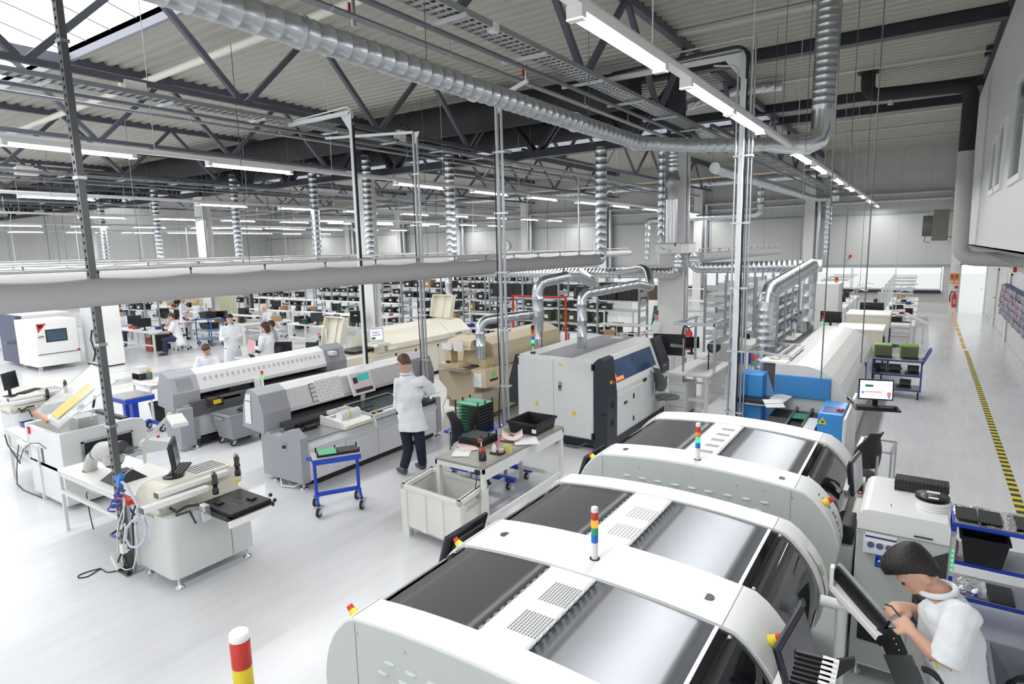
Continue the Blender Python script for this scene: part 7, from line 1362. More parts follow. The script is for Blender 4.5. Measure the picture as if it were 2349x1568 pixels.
for i, (px, py, s_, lab) in enumerate(((355, 805, .5, 'under the desk of the man resting his face'), (683, 755, .6, 'below the bench right of the bald man'))):
    q = gz(px, py); t = thing('tower_computer', 'black tower computer ' + lab, 'computer', q); MB().box(q.x-.2, q.x+.12, q.y, q.y+.5, .02, .55).build('case', BLACK, t, .01); MB().cyl((q.x+.121, q.y+.25, .38), (q.x+.124, q.y+.25, .38), .06, n=16).build('white_ring', WHITE if i else DGREY, t)
q = gz(345, 808); solo('carton', MB().box(q.x-.5, q.x-.1, q.y+.1, q.y+.5, 0, .45), mat('red_carton', (.35, .10, .05), .7), 'red brown carton under the desk of the man resting his face', 'carton')
t = thing('display_stand', 'large black flat display seen from behind on a stand among the desks', 'display', gy(572, 690, 14.9)); c = t.location.copy(); R = frame(V(.8, -.3, 0), V(0, 0, 1)); MB().obox(c, (1.15, .78, .06), R).build('panel', BLACK, t, .01); b = MB(); n = R.col[2]*(-.05 if R.col[2].y > 0 else .05)
for u, v, a, d in ((-.3, 0, .05, .7), (.3, 0, .05, .7), (0, .22, .65, .05), (0, -.2, .65, .05)): b.obox(c+n+R.col[0]*u+R.col[1]*v, (a, d, .03), R)
b.build('mount_frame', ALU, t); MB().bar(c+V(0, 0, -.3), V(c.x, c.y, .9), .08, .05).build('stand', PGREY, t)
trolley('shelf_trolley', 'blue framed trolley of dark boxes among the desks behind the standing man', -21.9, -20.9, 11.95, 12.45, [.25, .6, .98], .02, mat('mid_blue', (.03, .16, .50), .4), STOP, .07); crate('crate', 'black crate on top of the blue trolley among the desks', -21.7, -21.2, 12.0, 12.4, .982, 1.2); crate('crate', 'black crate on the middle shelf of the blue trolley among the desks', -21.7, -21.1, 12.0, 12.4, .602, .8)
q = gz(480, 745, 0); b = MB(); solo('partition', MB().box(-34.5, -28, 17.4, 17.46, 0, 1.95), mat('lime_partition', (.52, .53, .36), .6), 'pale green partition wall behind the desks at the left', 'partition')
def extinguisher(label, c, h=.55, r=.075):
    t = thing('fire_extinguisher', label, 'extinguisher', c); c = Vector(c); MB().lathe(c, [(r*.9, 0), (r, .02), (r, h*.82), (r*.5, h*.93), (r*.3, h)], 16).build('cylinder', RED, t); MB().bar(c+V(-.02, 0, h+.02), c+V(.1, 0, h+.06), .03, .02).build('lever', BLACK, t); MB().tube(fillet([c+V(0, 0, h), c+V(-.12, 0, h+.08), c+V(-.17, 0, h*.7), c+V(-.16, 0, h*.35)], .06), .018, 8).build('hose', BLACK, t); MB().box(c.x-.04, c.x+.04, c.y-r-.003, c.y-r+.01, c.z+.12, c.z+.34).build('label_plate', mat('faded_red_label', (.75, .35, .33), .5), t); return t
extinguisher('red fire extinguisher hanging on the corner pillar by the far door', (1.16, 32.86, .25), .62, .085); extinguisher('red fire extinguisher on the white column among the desks', (-24.9, 14.3, .35), .6, .09); extinguisher('red fire extinguisher on the white column behind the soldering machine', (-4.55, 14.3, .75), .5, .08)
for i, dx in enumerate((0, .17)):
    t = thing('defibrillator_box', 'orange wall box on the corner pillar by the far door, %s' % ['left one', 'right one'][i], 'box', (1.02+dx, 32.93, 1.5)); MB().box(1.02+dx-.08, 1.02+dx+.08, 32.89, 32.95, 1.28, 1.7).build('case', ORG, t, .006); MB().box(1.02+dx-.04, 1.02+dx+.03, 32.885, 32.89, 1.5, 1.65).build('window', DGREY, t); MB().box(1.02+dx-.07, 1.02+dx+.07, 32.886, 32.89, 1.31, 1.39).build('label_plate', mat('peach_label', (.8, .6, .5), .5), t)
solo('call_point', MB().box(1.14, 1.26, 32.9, 32.95, 1.05, 1.17), RED, 'small red call point under the orange boxes', 'alarm'); solo('notice_sheet', MB().box(1.08, 1.26, 32.94, 32.948, 1.82, 2.12), mat('pale_notice', (.68, .68, .72), .6), 'small printed notice on the corner pillar above the orange boxes', 'notice')
# bags hanging on the corridor wall
t = thing('bag_rail', 'dark wall panel with rails on the corridor wall at the right edge', 'rack', (XR-.05, 21, 1.3)); q0, q1 = gx(2303, 652, XR-.1), gx(2349, 690, XR-.1); ya, yb = q0.y, q1.y-3.5; b = MB()
for k in range(5): b.box(XR-.1, XR, yb, ya, 1.72-k*.19, 1.74-k*.19)
b.each('rail', BLUEDK, t); MB().box(XR-.03, XR-.005, yb, ya, .75, 1.76).build('panel', mat('plum_panel', (.10, .09, .15), .6), t)
BAG = [mat('lilac_bag', (.36, .36, .44), .3), mat('rose_bag', (.42, .26, .28), .3), mat('grey_bag', (.30, .31, .38), .3)]
pr = []
for i in range(3):
    b = MB(); b.ball((0, 0, -.09), (.05, .06, .09), 9, 7); b.v = [(v[0]+random.uniform(-.014, .014), v[1]+random.uniform(-.014, .014), v[2]+random.uniform(-.014, .014)) for v in b.v]; b.cyl((.04, 0, 0), (.0, 0, -.02), .01, n=6); pr.append(solo('parts_bag', b, BAG[i], 'small plastic parts bag hanging on the corridor wall rails', 'bag', 'parts bags on the corridor wall'))
k = 0; y = ya-.1
while y > yb:
    for r in range(5):
        o = pr[k % 3] if k < 3 else pr[random.randrange(3)].copy()
        if k >= 3: COL.objects.link(o)
        o.location = (XR-.13+random.uniform(-.03, .02), y+random.uniform(-.03, .03), 1.72-r*.19); k += 1
    y -= .2
# ---------------------------------------------------------------- middle bench with aluminium frame by the column
t = bench('grey bench with tan top and aluminium frame right of the white column', -4.0, -3.2, 11.3, 12.9, .8, None, 0, None); t.children[0].data.materials[0] = mat('tan_laminate', (.38, .35, .29), .4); b = MB()
for x, y in ((-3.2, 11.6), (-3.2, 12.85), (-3.95, 12.85)): b.bar((x, y, .8), (x, y, 1.75), .045, .045, (1, 0, 0))
b.bar((-3.2, 11.6, 1.72), (-4.0, 11.6, 1.72), .045, .06); b.bar((-3.2, 11.6, 1.72), (-3.2, 12.9, 1.72), .12, .03); b.bar((-3.95, 11.6, 1.72), (-3.95, 12.9, 1.72), .1, .03); b.bar((-3.25, 11.7, 1.35), (-3.25, 12.9, 1.35), .2, .02); b.each('frame_profile', GALV, t); MB().box(-3.95, -3.7, 11.25, 11.3, .05, .76).build('side_panel', PGREY, t)
t = thing('desk_fan', 'black fan head on a stand on the framed bench', 'fan', gy(1638, 795, 11.9)); q = t.location.copy(); MB().cyl(q+V(0, .05, 0), q+V(0, -.05, 0), .12, n=22).build('housing', BLACK, t); MB().cyl(q+V(0, -.052, 0), q+V(0, -.056, 0), .085, n=18).build('grille', DGREY, t); MB().cyl((q.x-.1, q.y, .8), (q.x-.1, q.y, q.z+.05), .012, n=8).build('pole', BLACK, t)
desk_monitor('small black monitor on a white desk behind the framed bench', gz(1587, 810, .78), .5, w_=.32, h_=.26); bench('white desk with monitor behind the framed bench', -4.9, -3.6, 13.4, 14.1, .76, None, 0)
t = thing('monitor', 'large black monitor seen from behind on a pole right of the soldering machine', 'monitor', gy(1535, 790, 11.6)); q = t.location.copy(); MB().obox(q, (.62, .05, .42), Matrix.Rotation(.15, 3, 'Z')).build('housing', BLACK, t, .01); MB().cyl((q.x+.32, q.y-.1, .6), (q.x+.32, q.y-.1, q.z+.15), .022, n=10).build('pole', STEEL, t); MB().bar((q.x+.32, q.y-.1, q.z), (q.x+.05, q.y-.04, q.z), .05, .06).build('arm', ALU, t); MB().cyl((q.x+.32, q.y-.1, 0), (q.x+.32, q.y-.1, .6), .03, n=10).box(q.x+.1, q.x+.5, q.y-.25, q.y+.05, 0, .05).build('base', DGREY, t)
t = thing('equipment_box', 'white equipment housing with blue front behind the framed bench', 'equipment', (-3.3, 14.0, .5)); MB().box(-3.75, -2.9, 13.3, 14.3, .0, 1.12).build('housing', OFFW, t, .01); MB().box(-3.3, -2.85, 13.25, 13.3, .72, .95).build('blue_front', BLUE, t)
for i, (x, y) in enumerate(((-4.7, 10.8), (-3.75, 10.6))): office_chair('grey black swivel chair by the framed bench, ' + ['nearer the soldering machine', 'nearer the post'][i], (x, y, 0), 2.5, DGREY)
t = thing('drawer_unit', 'small pale drawer unit beside the soldering machine', 'cabinet', (-3.75, 11.15, 0)); MB().box(-3.93, -3.6, 11.2, 11.7, 0, .62).build('carcass', PGREY, t, .006)
for k in range(4): MB().box(-3.93, -3.6, 11.19, 11.2, .04+k*.14, .16+k*.14).build('drawer', OFFW, t)
# tall white cabinets and boxes beyond the big oven
t = thing('white_cabinet', 'tall white cabinet behind the big oven with a small lamp on top', 'cabinet', gy(1890, 740, 20)); q0, q1 = gy(1858, 700, 20), gy(1922, 700, 20); MB().box(q0.x, q1.x, 20, 21, 0, 2.0).build('housing', WHITE, t, .01); tower(t, (q1.x-.1, 20.3, 2.0), .045, [OLENS, RLENS], .06, .02, BLACK, .02)
for i, (px0, px1, y, z1, lab) in enumerate(((1918, 2027, 15.6, 1.25, 'nearer low'), (1940, 2040, 17.2, 1.42, 'farther'))):
    q0, q1 = gy(px0, 740, y), gy(px1, 740, y); t = thing('machine_housing', lab+' cream machine housing directly behind the big oven', 'machine', (q0.x, y, 0)); MB().box(q0.x, q1.x, y, y+1.1, .1, z1-.02).build('housing', CREAM, t, .01); MB().box(q0.x-.01, q1.x+.01, y-.01, y+1.1, z1-.02, z1+.02).build('lid', WHITE, t); MB().box(q1.x-.02, q1.x+.03, y+.2, y+.3, .0, 1.1).build('blue_post', BLUEDK, t)
for i, (px, py, y, w_) in enumerate(((1905, 730, 14.9, .42), (1998, 710, 18.6, .55), (1712, 772, 14.2, .3))): desk_monitor(['black monitor seen from behind beside the signal lamp at the big oven', 'wide black monitor seen from behind in front of a seated man', 'black monitor on an arm behind the galvanised post'][i], gy(px, py+22, y), 3.14 if i < 2 else 2.2, w_=w_, h_=w_*.6)
t = thing('signal_tower', 'signal lamp with lit green lens behind the big oven', 'signal lamp', gy(1887, 745, 14.7)); tower(t, t.location, .03, [GLED, OLENS, RLENS], .06, .02, BLACK, .07)
# assembly benches along the window on the right
for i, y in enumerate((20.5, 22.6, 24.7, 26.8, 28.9)):
    bench('white assembly bench in the row beside the aisle, %s from the far wall' % ['fifth', 'fourth', 'third', 'second', 'first'][i], -1.05, -.12, y, y+1.5, .82, None, 2, 'the bench row beside the aisle', (), True, 'assembly_bench', 'assembly benches beside the aisle')
    bench('white assembly bench in the row left of the aisle row, %s from the far wall' % ['fifth', 'fourth', 'third', 'second', 'first'][i], -3.3, -2.3, y+.4, y+1.9, .82, None, 3, 'the inner bench row at the right', (), True, 'assembly_bench', 'assembly benches of the inner row')
    for j, (x0, lab) in enumerate(((-.95, 'beside the aisle'), (-3.2, 'in the inner row'))):
        solo('black_board', MB().box(x0+.1, x0+.7, y+.6, y+.85, .823, .84), BLACK, 'dark carrier board on an assembly bench '+lab, 'board', 'carrier boards on the assembly benches '+lab)
for i, (px, Y) in enumerate(((2052, 22.5), (2060, 24), (2068, 26), (1952, 22.5), (1960, 24), (1968, 26))):
    q = gy(px, 640, Y); t = thing('bench_lamp', 'pale jointed lamp over the assembly benches at the window', 'lamp', q, 'jointed lamps at the window'); MB().cyl((q.x, Y, .82), (q.x, Y, 1.55), .012, n=8).build('stem', PGREY, t); MB().cyl((q.x, Y, 1.55), (q.x+.35, Y-.1, 1.7), .012, n=8).build('arm', PGREY, t); MB().bar((q.x+.3, Y-.1, 1.68), (q.x+.5, Y-.12, 1.64), .12, .03).build('head', OFFW, t)
t = thing('lectern', 'white sloped writing desk at the end of the aisle bench row', 'lectern', (.0, 19.6, 0)); MB().obox((-.1, 19.7, 1.12), (.55, .5, .03), Matrix.Rotation(.45, 3, 'Y')).build('sloped_top', WHITE, t); b = MB(); b.bar((-.3, 19.6, 0), (-.2, 19.6, 1.15), .04, .04); b.bar((.08, 19.6, 0), (.08, 19.6, 1.0), .04, .04); b.each('leg', ALU, t)
for i, (x, y) in enumerate(((-.6, 17.9), (-2.9, 19.4))): office_chair('pale swivel chair ' + ['behind the machine housings beside the aisle', 'at the inner assembly bench row'][i], (x, y, 0), 1.2, DGREY, .6)
bench('low white bench with microscopes behind the two duct drops', -4.2, -2.4, 17.0, 18.2, .75, None, 0, None)
for i, (px, py) in enumerate(((1822, 745), (1800, 742))):
    q = gy(px, py, 17.3); t = thing('microscope', 'white and blue stereo microscope on the low bench behind the duct drops, %s one' % ['right', 'left'][i], 'microscope', (q.x, 17.3, .75)); MB().box(q.x-.08, q.x+.08, 17.2, 17.45, .752, .79).cyl((q.x, 17.42, .79), (q.x, 17.42, 1.15), .025, n=10).build('stand', OFFW, t); MB().cyl((q.x, 17.28, .98), (q.x, 17.3, 1.18), .05, n=12).build('body', WHITE, t); MB().cyl((q.x-.04, 17.22, 1.18), (q.x-.04, 17.12, 1.26), .025, n=10).cyl((q.x+.04, 17.22, 1.18), (q.x+.04, 17.12, 1.26), .025, n=10).build('eyepiece', BLUEDK, t)
t = thing('test_chamber', 'white test machine with dark brown window in front of the ribbon window', 'machine', gy(1490, 680, 24)); q = t.location.copy(); MB().box(q.x-.75, q.x+.75, 24, 25, 0, 1.75).build('housing', WHITE, t, .01); MB().box(q.x-.6, q.x+.6, 23.99, 24, 1.0, 1.6).build('window', mat('brown_window', (.07, .045, .03), .2), t)
t = thing('teal_unit', 'teal upright unit behind the short haired woman', 'unit', gy(1500, 700, 15.5)); q = t.location.copy(); MB().prism([(q.x-.08, .9), (q.x+.1, .9), (q.x+.14, 1.65), (q.x+.02, 1.65)], 'y', 15.45, 15.6).build('housing', mat('teal_paint', (.02, .16, .19), .4), t)
t = thing('adjustable_stand', 'pale sheet music like stand with red print on the soldering machine', 'stand', gz(1415, 775, 1.48)); q = t.location.copy(); MB().box(q.x-.1, q.x+.1, q.y-.08, q.y+.08, 1.478, 1.49).cyl((q.x, q.y, 1.48), (q.x, q.y, 2.1), .006, n=6).build('stand', OFFW, t)
rack('grey rack of empty shelves at the left picture edge', -27.5, -23.9, 7.8, 8.4, 1.7, [.15, .55, .95, 1.35], 4, 'x', True); rack('grey rack with drawer boxes behind the climate chambers', -29.5, -24.5, 11.5, 12, 1.9, [.4, .8, 1.2, 1.55], 4); fill(-29.5, -24.6, 11.75, [.4, .8, 1.2, 1.55], [('drawer_box', mat('slate_drawer', (.13, .14, .19), .5), .6, .4, .3), BT], 'dark drawer box on the %s shelf of the rack behind the climate chambers', 'drawer boxes behind the climate chambers', skip=.3)
for i, (x, y) in enumerate(((-21.3, 11.1), (-25.2, 13.5), (-20.6, 14.9), (-13.0, 10.3), (-12.2, 8.1), (-10.1, 5.9+.4))):
    office_chair('dark swivel chair ' + ['of the man resting his face', 'at the second test desk', 'of the bald man', 'at the far side of the cluttered desk', 'at the near side of the cluttered desk', 'of the seated man in the green shirt'][i], (x, y, 0), [2.4, 2.4, 2.4, .4, 3.0, 1.6][i], mat('seat_grey', (.05, .05, .055), .7))
b = MB(); q = gz(985, 835, 1.05); q = gy(820, 720, 13.2); t = desk_monitor('black monitor with a white sheet behind the raised cream lid', gy(822, 748, 14), .9, w_=.5, h_=.4)
# ================================================================== people
def remesh(o, vox, sm=3):
    md = o.modifiers.new('one_surface', 'REMESH'); md.mode = 'VOXEL'; md.voxel_size = vox; md.use_smooth_shade = True
    md = o.modifiers.new('relax', 'SMOOTH'); md.factor = .5; md.iterations = sm
def ell(c, right, fwd, a, b, n=16): return [c+right*a*math.cos(2*math.pi*k/n)+fwd*b*math.sin(2*math.pi*k/n) for k in range(n)]
def hand(b, wrist, d, up, side, curl=.5, s=1., thumb=1):
    """palm and five fingers; d points from the wrist to the knuckles, up is the back of the hand, side the thumb side"""
    d = d.normalized(); up = (up-d*up.dot(d)).normalized(); sd = d.cross(up)*thumb
    k0 = wrist+d*.085*s
    b.loft([ell(wrist, sd, up, .026*s, .02*s, 10), ell(wrist+d*.04*s, sd, up, .038*s, .017*s, 10), ell(k0, sd, up, .04*s, .014*s, 10)])
    for i, L in enumerate((.072, .08, .075, .058)):
        p = k0+sd*(.03-.02*i)*s; q = d; pts = [p-d*.02*s, p]
        for j, f in enumerate((.45, .32, .23)):
            a = curl*(.7+.5*j)+.06*i; q = (d*math.cos(a)-up*math.sin(a)).normalized(); pts.append(pts[-1]+q*L*f*s*1.05)
        b.tube(pts, [.0095*s, .0095*s, .009*s, .0085*s, .0065*s], 8)
    p = wrist+d*.025*s+sd*.028*s; q1 = (d*.7+sd*.75-up*.25*curl).normalized(); q2 = (d*.95+sd*.05-up*.6*curl).normalized()
    b.tube([p-sd*.01*s, p+q1*.032*s, p+q1*.032*s+q2*.03*s, p+q1*.032*s+q2*.055*s], [.013*s, .012*s, .0105*s, .007*s], 8)
def head(b, c, f, up, s=1.):
    """skull, jaw, nose, brow, lips and ears; c is the middle of the head"""
    f = f.normalized(); up = (up-f*up.dot(f)).normalized(); r = f.cross(up); P = lambda x, y, z: c+r*x*s+f*y*s+up*z*s
    rg = []
    for z, w_, fr, bk in ((-.118, .018, .062, -.02), (-.108, .036, .078, .0), (-.085, .052, .084, -.04), (-.055, .061, .087, -.075), (-.02, .068, .090, -.092), (.015, .073, .088, -.10), (.05, .074, .086, -.102), (.08, .066, .072, -.092), (.102, .048, .045, -.068), (.115, .02, .01, -.03)):
        rg.append([P(w_*math.cos(a), (fr+bk)/2+(fr-bk)/2*math.sin(a), z) for a in [2*math.pi*k/18 for k in range(18)]])
    b.loft(rg)
    b.loft([ell(P(0, .078, .012), r, up, .007*s, .006*s, 8), ell(P(0, .092, -.012), r, up, .011*s, .009*s, 8), ell(P(0, .104, -.034), r, up, .016*s, .010*s, 8), ell(P(0, .085, -.045), r, up, .014*s, .006*s, 8)])
    b.tube([P(-.045, .070, .022), P(-.02, .086, .024), P(.02, .086, .024), P(.045, .070, .022)], .0075*s, 6); b.tube([P(-.022, .079, -.066), P(0, .088, -.065), P(.022, .079, -.066)], .006*s, 6); b.ball(P(0, .072, -.1), .018*s, 10, 6)
    for q in (-1, 1): b.loft([[P(q*(.066+.012*j), -.012+.021*math.cos(a), -.014+.032*math.sin(a)) for a in [2*math.pi*k/10 for k in range(10)]] for j in (0, .6, 1)])
    return P
def person(label, base, J, hair, coat=COAT, vox=.013, s=1., legs=None, shoes=None, sleeve=.55, hem=.5, cat='person', hairkind='short', extra=None, bald=False):
    """J: dict of world joints - pelvis, chest, neck, head, face (direction), hup (head up), and shoulder/elbow/wrist/hand directions per side"""
    t = thing('person', label, cat, base); F = J['front'].normalized(); pel, ch, nk = J['pelvis'], J['chest'], J['neck']
    up = (nk-pel).normalized(); rt = F.cross(up).normalized(); fw = up.cross(rt).normalized(); b = MB()
    b.loft([ell(pel-up*.08*s, rt, fw, .13*s, .09*s), ell(pel+up*.03*s, rt, fw, .155*s, .105*s), ell(pel.lerp(ch, .5), rt, fw, .135*s, .095*s), ell(ch, rt, fw, .165*s, .11*s), ell(ch.lerp(nk, .7), rt, fw, .14*s, .085*s), ell(nk, rt, fw, .06*s, .06*s)])
    hc = J['head']; P = None; b.tube([ch.lerp(nk, .75), nk, hc-J['hup']*.05*s-J['face'].normalized()*.012*s], [.06*s, .055*s, .052*s], 12); P = head(b, hc, J['face'], J['hup'], s)
    for q in ('L', 'R'):
        sh, el, wr = J['sh'+q], J['el'+q], J['wr'+q]; b.tube([ch.lerp(nk, .5), sh, sh.lerp(el, .4), el, el.lerp(wr, .35), wr], [.06*s, .058*s, .048*s, .038*s, .039*s, .026*s], 12)
        hd = J.get('hd'+q); hd = hd if hd is not None else (wr-el); hand(b, wr, hd, J.get('hu'+q, V(0, 0, 1)), None, J.get('curl', .5), s, J.get('th'+q, 1 if q == 'L' else -1))
    if legs:
        for q in ('L', 'R'):
            kn, an = J['kn'+q], J['an'+q]; hp = pel+rt*(.085*s if q == 'R' else -.085*s)-up*.04*s; b.tube([hp, hp.lerp(kn, .5), kn, kn.lerp(an, .4), an], [.085*s, .072*s, .052*s, .05*s, .036*s], 12); td = J['toe']; b.tube([an, an+td*.08-V(0, 0, .05), an+td*.16-V(0, 0, .06)], [.036, .036, .03], 10)
    o = b.build('body', SKIN, t); remesh(o, vox, 2)
    # hair
    b = MB(); f = J['face'].normalized(); hu = (J['hup']-f*J['hup'].dot(f)).normalized(); r = f.cross(hu)
    if not bald:
        rg = []; low = {'short': -.035, 'bob': -.10, 'quiff': -.03}[hairkind]; g = 1.09 if hairkind != 'bob' else 1.2
        for z, w_, fr, bk in ((low, .070, -.035, -.097), (.0, .074, .0, -.105), (.03, .077, .045, -.108), (.06, .077, .083, -.106), (.09, .067, .075, -.094), (.112, .048, .05, -.07), (.126, .02, .015, -.03)):
            if hairkind == 'quiff' and z > .05: fr += .028; z += .016
            rg.append([hc+r*w_*g*math.cos(a)*s+f*((fr+bk)/2+(fr-bk)/2*g*math.sin(a))*s+hu*z*g*s for a in [2*math.pi*k/18 for k in range(18)]])
        b.loft(rg); b.build('hair', hair, t)
    b = MB()
    for q in (-1, 1): b.ball(hc+r*q*.031*s+f*.083*s+hu*.006*s, (.009*s, .009*s, .006*s), 8, 5)
    b.each('eye', mat('eye_dark', (.03, .02, .015), .2), t)
    # coat: torso and sleeves grown into one cloth surface
    if coat:
        b = MB(); pb = J.get('hem') or pel-up*hem*s; k = 1.17
        b.loft([ell(pb, rt, fw, .215*s, .16*s), ell(pb.lerp(pel, .6), rt, fw, .20*s, .145*s), ell(pel+up*.03*s, rt, fw, .185*s, .135*s), ell(pel.lerp(ch, .55), rt, fw, .17*s, .128*s), ell(ch, rt, fw, .192*s, .132*s), ell(ch.lerp(nk, .7), rt, fw, .165*s, .105*s), ell(ch.lerp(nk, .93), rt, fw, .085*s, .078*s)])
        for q in ('L', 'R'):
            sh, el, wr = J['sh'+q], J['el'+q], J['wr'+q]; pts = [ch.lerp(nk, .45), sh, sh.lerp(el, .5)]; rs = [.085*s, .082*s, .072*s]
            if sleeve > .8: pts += [el, el.lerp(wr, .55), el.lerp(wr, .9)]; rs += [.06*s, .052*s, .046*s]
            else: pts += [sh.lerp(el, .98)]; rs += [.073*s]
            b.tube(pts, rs, 12)
        o = b.build('lab_coat', coat, t); remesh(o, vox*1.1, 3); md = o.modifiers.new('folds', 'DISPLACE'); md.texture = FOLD; md.strength = .03; md.mid_level = .5; md.texture_coords = 'GLOBAL'
        b = MB(); b.tube([ell(ch.lerp(nk, .97), rt, fw, .082*s, .078*s, 20)[i % 20]+up*.01 for i in range(2, 20)], .016*s, 6); b.build('collar', coat, t)
    if legs:
        b = MB()
        for q in ('L', 'R'):
            kn, an = J['kn'+q], J['an'+q]; hp = pel+rt*(.09*s if q == 'R' else -.09*s)-up*.02*s; b.tube([pel+up*.03, hp, hp.lerp(kn, .5), kn, kn.lerp(an, .5), an+V(0, 0, .02)], [.12*s, .105*s, .09*s, .075*s, .07*s, .066*s], 14)
        o = b.build('trousers', legs, t); remesh(o, vox, 2)
        for q in ('L', 'R'):
            an, td = J['an'+q], J['toe']; b = MB(); b.loft([ell(an-td*.05-V(0, 0, .02), td.cross(V(0, 0, 1)), V(0, 0, 1), .038, .055), ell(an+td*.04-V(0, 0, .035), td.cross(V(0, 0, 1)), V(0, 0, 1), .045, .045), ell(an+td*.15-V(0, 0, .05), td.cross(V(0, 0, 1)), V(0, 0, 1), .045, .028), ell(an+td*.2-V(0, 0, .052), td.cross(V(0, 0, 1)), V(0, 0, 1), .025, .018)]); b.build('shoe', shoes or mat('dark_shoe', (.03, .03, .035), .5), t)
    if extra: extra(t, P, rt, fw, up)
    return t
FOLD = bpy.data.textures.new('cloth_folds', 'CLOUDS'); FOLD.noise_scale = .11; FOLD.noise_depth = 2
def upright(base, front, h=1.75, arms='work', sit=None, lean=0.):
    """joints of a standing (or seated at seat height sit) figure facing `front`"""
    k = h/1.75; base = Vector(base); F = Vector((front[0], front[1], 0)).normalized(); U = V(0, 0, 1); Rr = F.cross(U); J = dict(front=F, face=F+V(0, 0, -.15 if arms != 'work' else -.45), hup=U+F*.25, toe=F)
    pz = sit+.08 if sit else .93*k; pel = base+U*pz; tl = U*math.cos(lean)+F*math.sin(lean); J['pelvis'] = pel; J['chest'] = pel+tl*.38*k; J['neck'] = pel+tl*.56*k; J['head'] = J['neck']+(tl+F*.3*math.sin(lean)+F*.12).normalized()*.145*k
    for q, sg in (('L', -1), ('R', 1)):
        sh = J['chest']+tl*.10*k+Rr*sg*.18*k; J['sh'+q] = sh
        if arms == 'work': el = sh-U*.24*k+F*.12*k+Rr*sg*.06; wr = el+F*.22*k-U*.0-Rr*sg*.08
        elif arms == 'hold': el = sh-U*.27*k+F*.03+Rr*sg*.05; wr = el+F*.2*k+U*.05-Rr*sg*.06
        else: el = sh-U*.28*k+Rr*sg*.03; wr = el-U*.24*k+F*.05
        J['el'+q] = el; J['wr'+q] = wr
        if sit: J['kn'+q] = pel+F*.40*k+Rr*sg*.1-U*.06; J['an'+q] = V(J['kn'+q].x, J['kn'+q].y, .09)+F*.02
        else: J['kn'+q] = base+U*.50*k+Rr*sg*.09+F*.02; J['an'+q] = base+U*.09+Rr*sg*.1
    return J
DNM = mat('dark_jeans', (.02, .03, .07), .8)
# --- the bent man at the lower right
w = lambda px, py, Y: gy(px, py, Y)
J = dict(front=V(-1, -.12, 0), face=V(-.66, -.25, -.72), hup=V(-.55, -.05, .83)); J['pelvis'] = V(.30, 3.5, .92); J['chest'] = w(2178, 1445, 3.5); J['neck'] = w(2150, 1352, 3.5); J['head'] = w(2102, 1312, 3.5)
J['shL'] = w(2205, 1418, 3.33); J['elL'] = w(2166, 1524, 3.24); J['wrL'] = w(2095, 1452, 3.30); J['hdL'] = w(2062, 1418, 3.38)-J['wrL']; J['huL'] = V(.3, -.9, .3); J['thL'] = -1
J['shR'] = w(2150, 1400, 3.66); J['elR'] = w(2140, 1440, 3.74); J['wrR'] = w(2092, 1392, 3.56); J['hdR'] = w(2052, 1392, 3.50)-J['wrR']; J['huR'] = V(0, -.3, .95); J['thR'] = -1; J['curl'] = .75; J['hem'] = V(.31, 3.5, .55)
for q, sg in (('L', -1), ('R', 1)): J['kn'+q] = V(.30, 3.5+sg*.09, .5); J['an'+q] = V(.32, 3.5+sg*.1, .09)
J['toe'] = V(-1, 0, 0)
def extra(t, P, rt, fw, up):
    c = J['chest']-V(.06, .10, .06); b = MB(); b.bar(c+V(-.03, -.03, .05), c+V(-.01, -.03, -.05), .012, .01); b.build('pen', BLACK, t); MB().bar(c+V(.0, -.035, .02), c+V(.02, -.035, -.08), .012, .006).build('cutter', YEL, t); MB().ball(J['neck']+V(-.05, -.005, -.05), (.05, .06, .05), 12, 8).build('shirt', BLACK, t)
person('person with dark quiff hair in a white coat bending over the black feeder', (.31, 3.5, 0), J, HAIRD, vox=.0075, legs=DNM, hairkind='quiff', extra=extra)
q = J['wrR']+J['hdR'].normalized()*.1; b = MB(); b.tube([gy(2030, 1385, 3.45), gy(2045, 1390, 3.46), gy(2055, 1402, 3.44), gy(2066, 1415, 3.42)], .004, 6); solo('component_tape', b, BLACK, 'thin black component tape held in the fingers of the bent man', 'tape')
# --- the man at the front chip mounter, seen from behind
B0 = gz(946, 1086); J = upright(B0, (-.55, .83), 1.80, 'work'); J['head'] = gy(926, 832, B0.y-.02); J['face'] = V(-.95, .2, -.42); J['hup'] = V(-.15, .1, 1); J['neck'] = gy(932, 856, B0.y); J['chest'] = gy(943, 905, B0.y)
J['shL'] = gy(914, 876, B0.y-.1); J['elL'] = gy(912, 932, B0.y-.05); J['wrL'] = gy(925, 938, B0.y+.25); J['shR'] = gy(972, 872, B0.y+.06); J['elR'] = gy(989, 898, B0.y+.22); J['wrR'] = gy(968, 900, B0.y+.48); J['hem'] = gy(950, 985, B0.y)
J['anL'] = gz(927, 1088)+V(0, 0, .09); J['anR'] = gz(970, 1077)+V(0, 0, .09); J['knL'] = gy(937, 1030, B0.y-.02); J['knR'] = gy(965, 1025, B0.y+.05); J['toe'] = V(-.9, .3, 0).normalized()
def extra(t, P, rt, fw, up):
    b = MB(); b.tube([P(-.07, .0, .01), P(-.068, .085, .012), P(-.03, .10, .01), P(.03, .10, .01), P(.068, .085, .012)], .0035, 6); b.build('glasses', BLACK, t)
person('person in white coat and dark trousers seen from behind at the front chip mounter', B0, J, HAIRB, vox=.0095, legs=NAVY, shoes=mat('grey_shoe', (.08, .09, .11), .6), extra=extra)
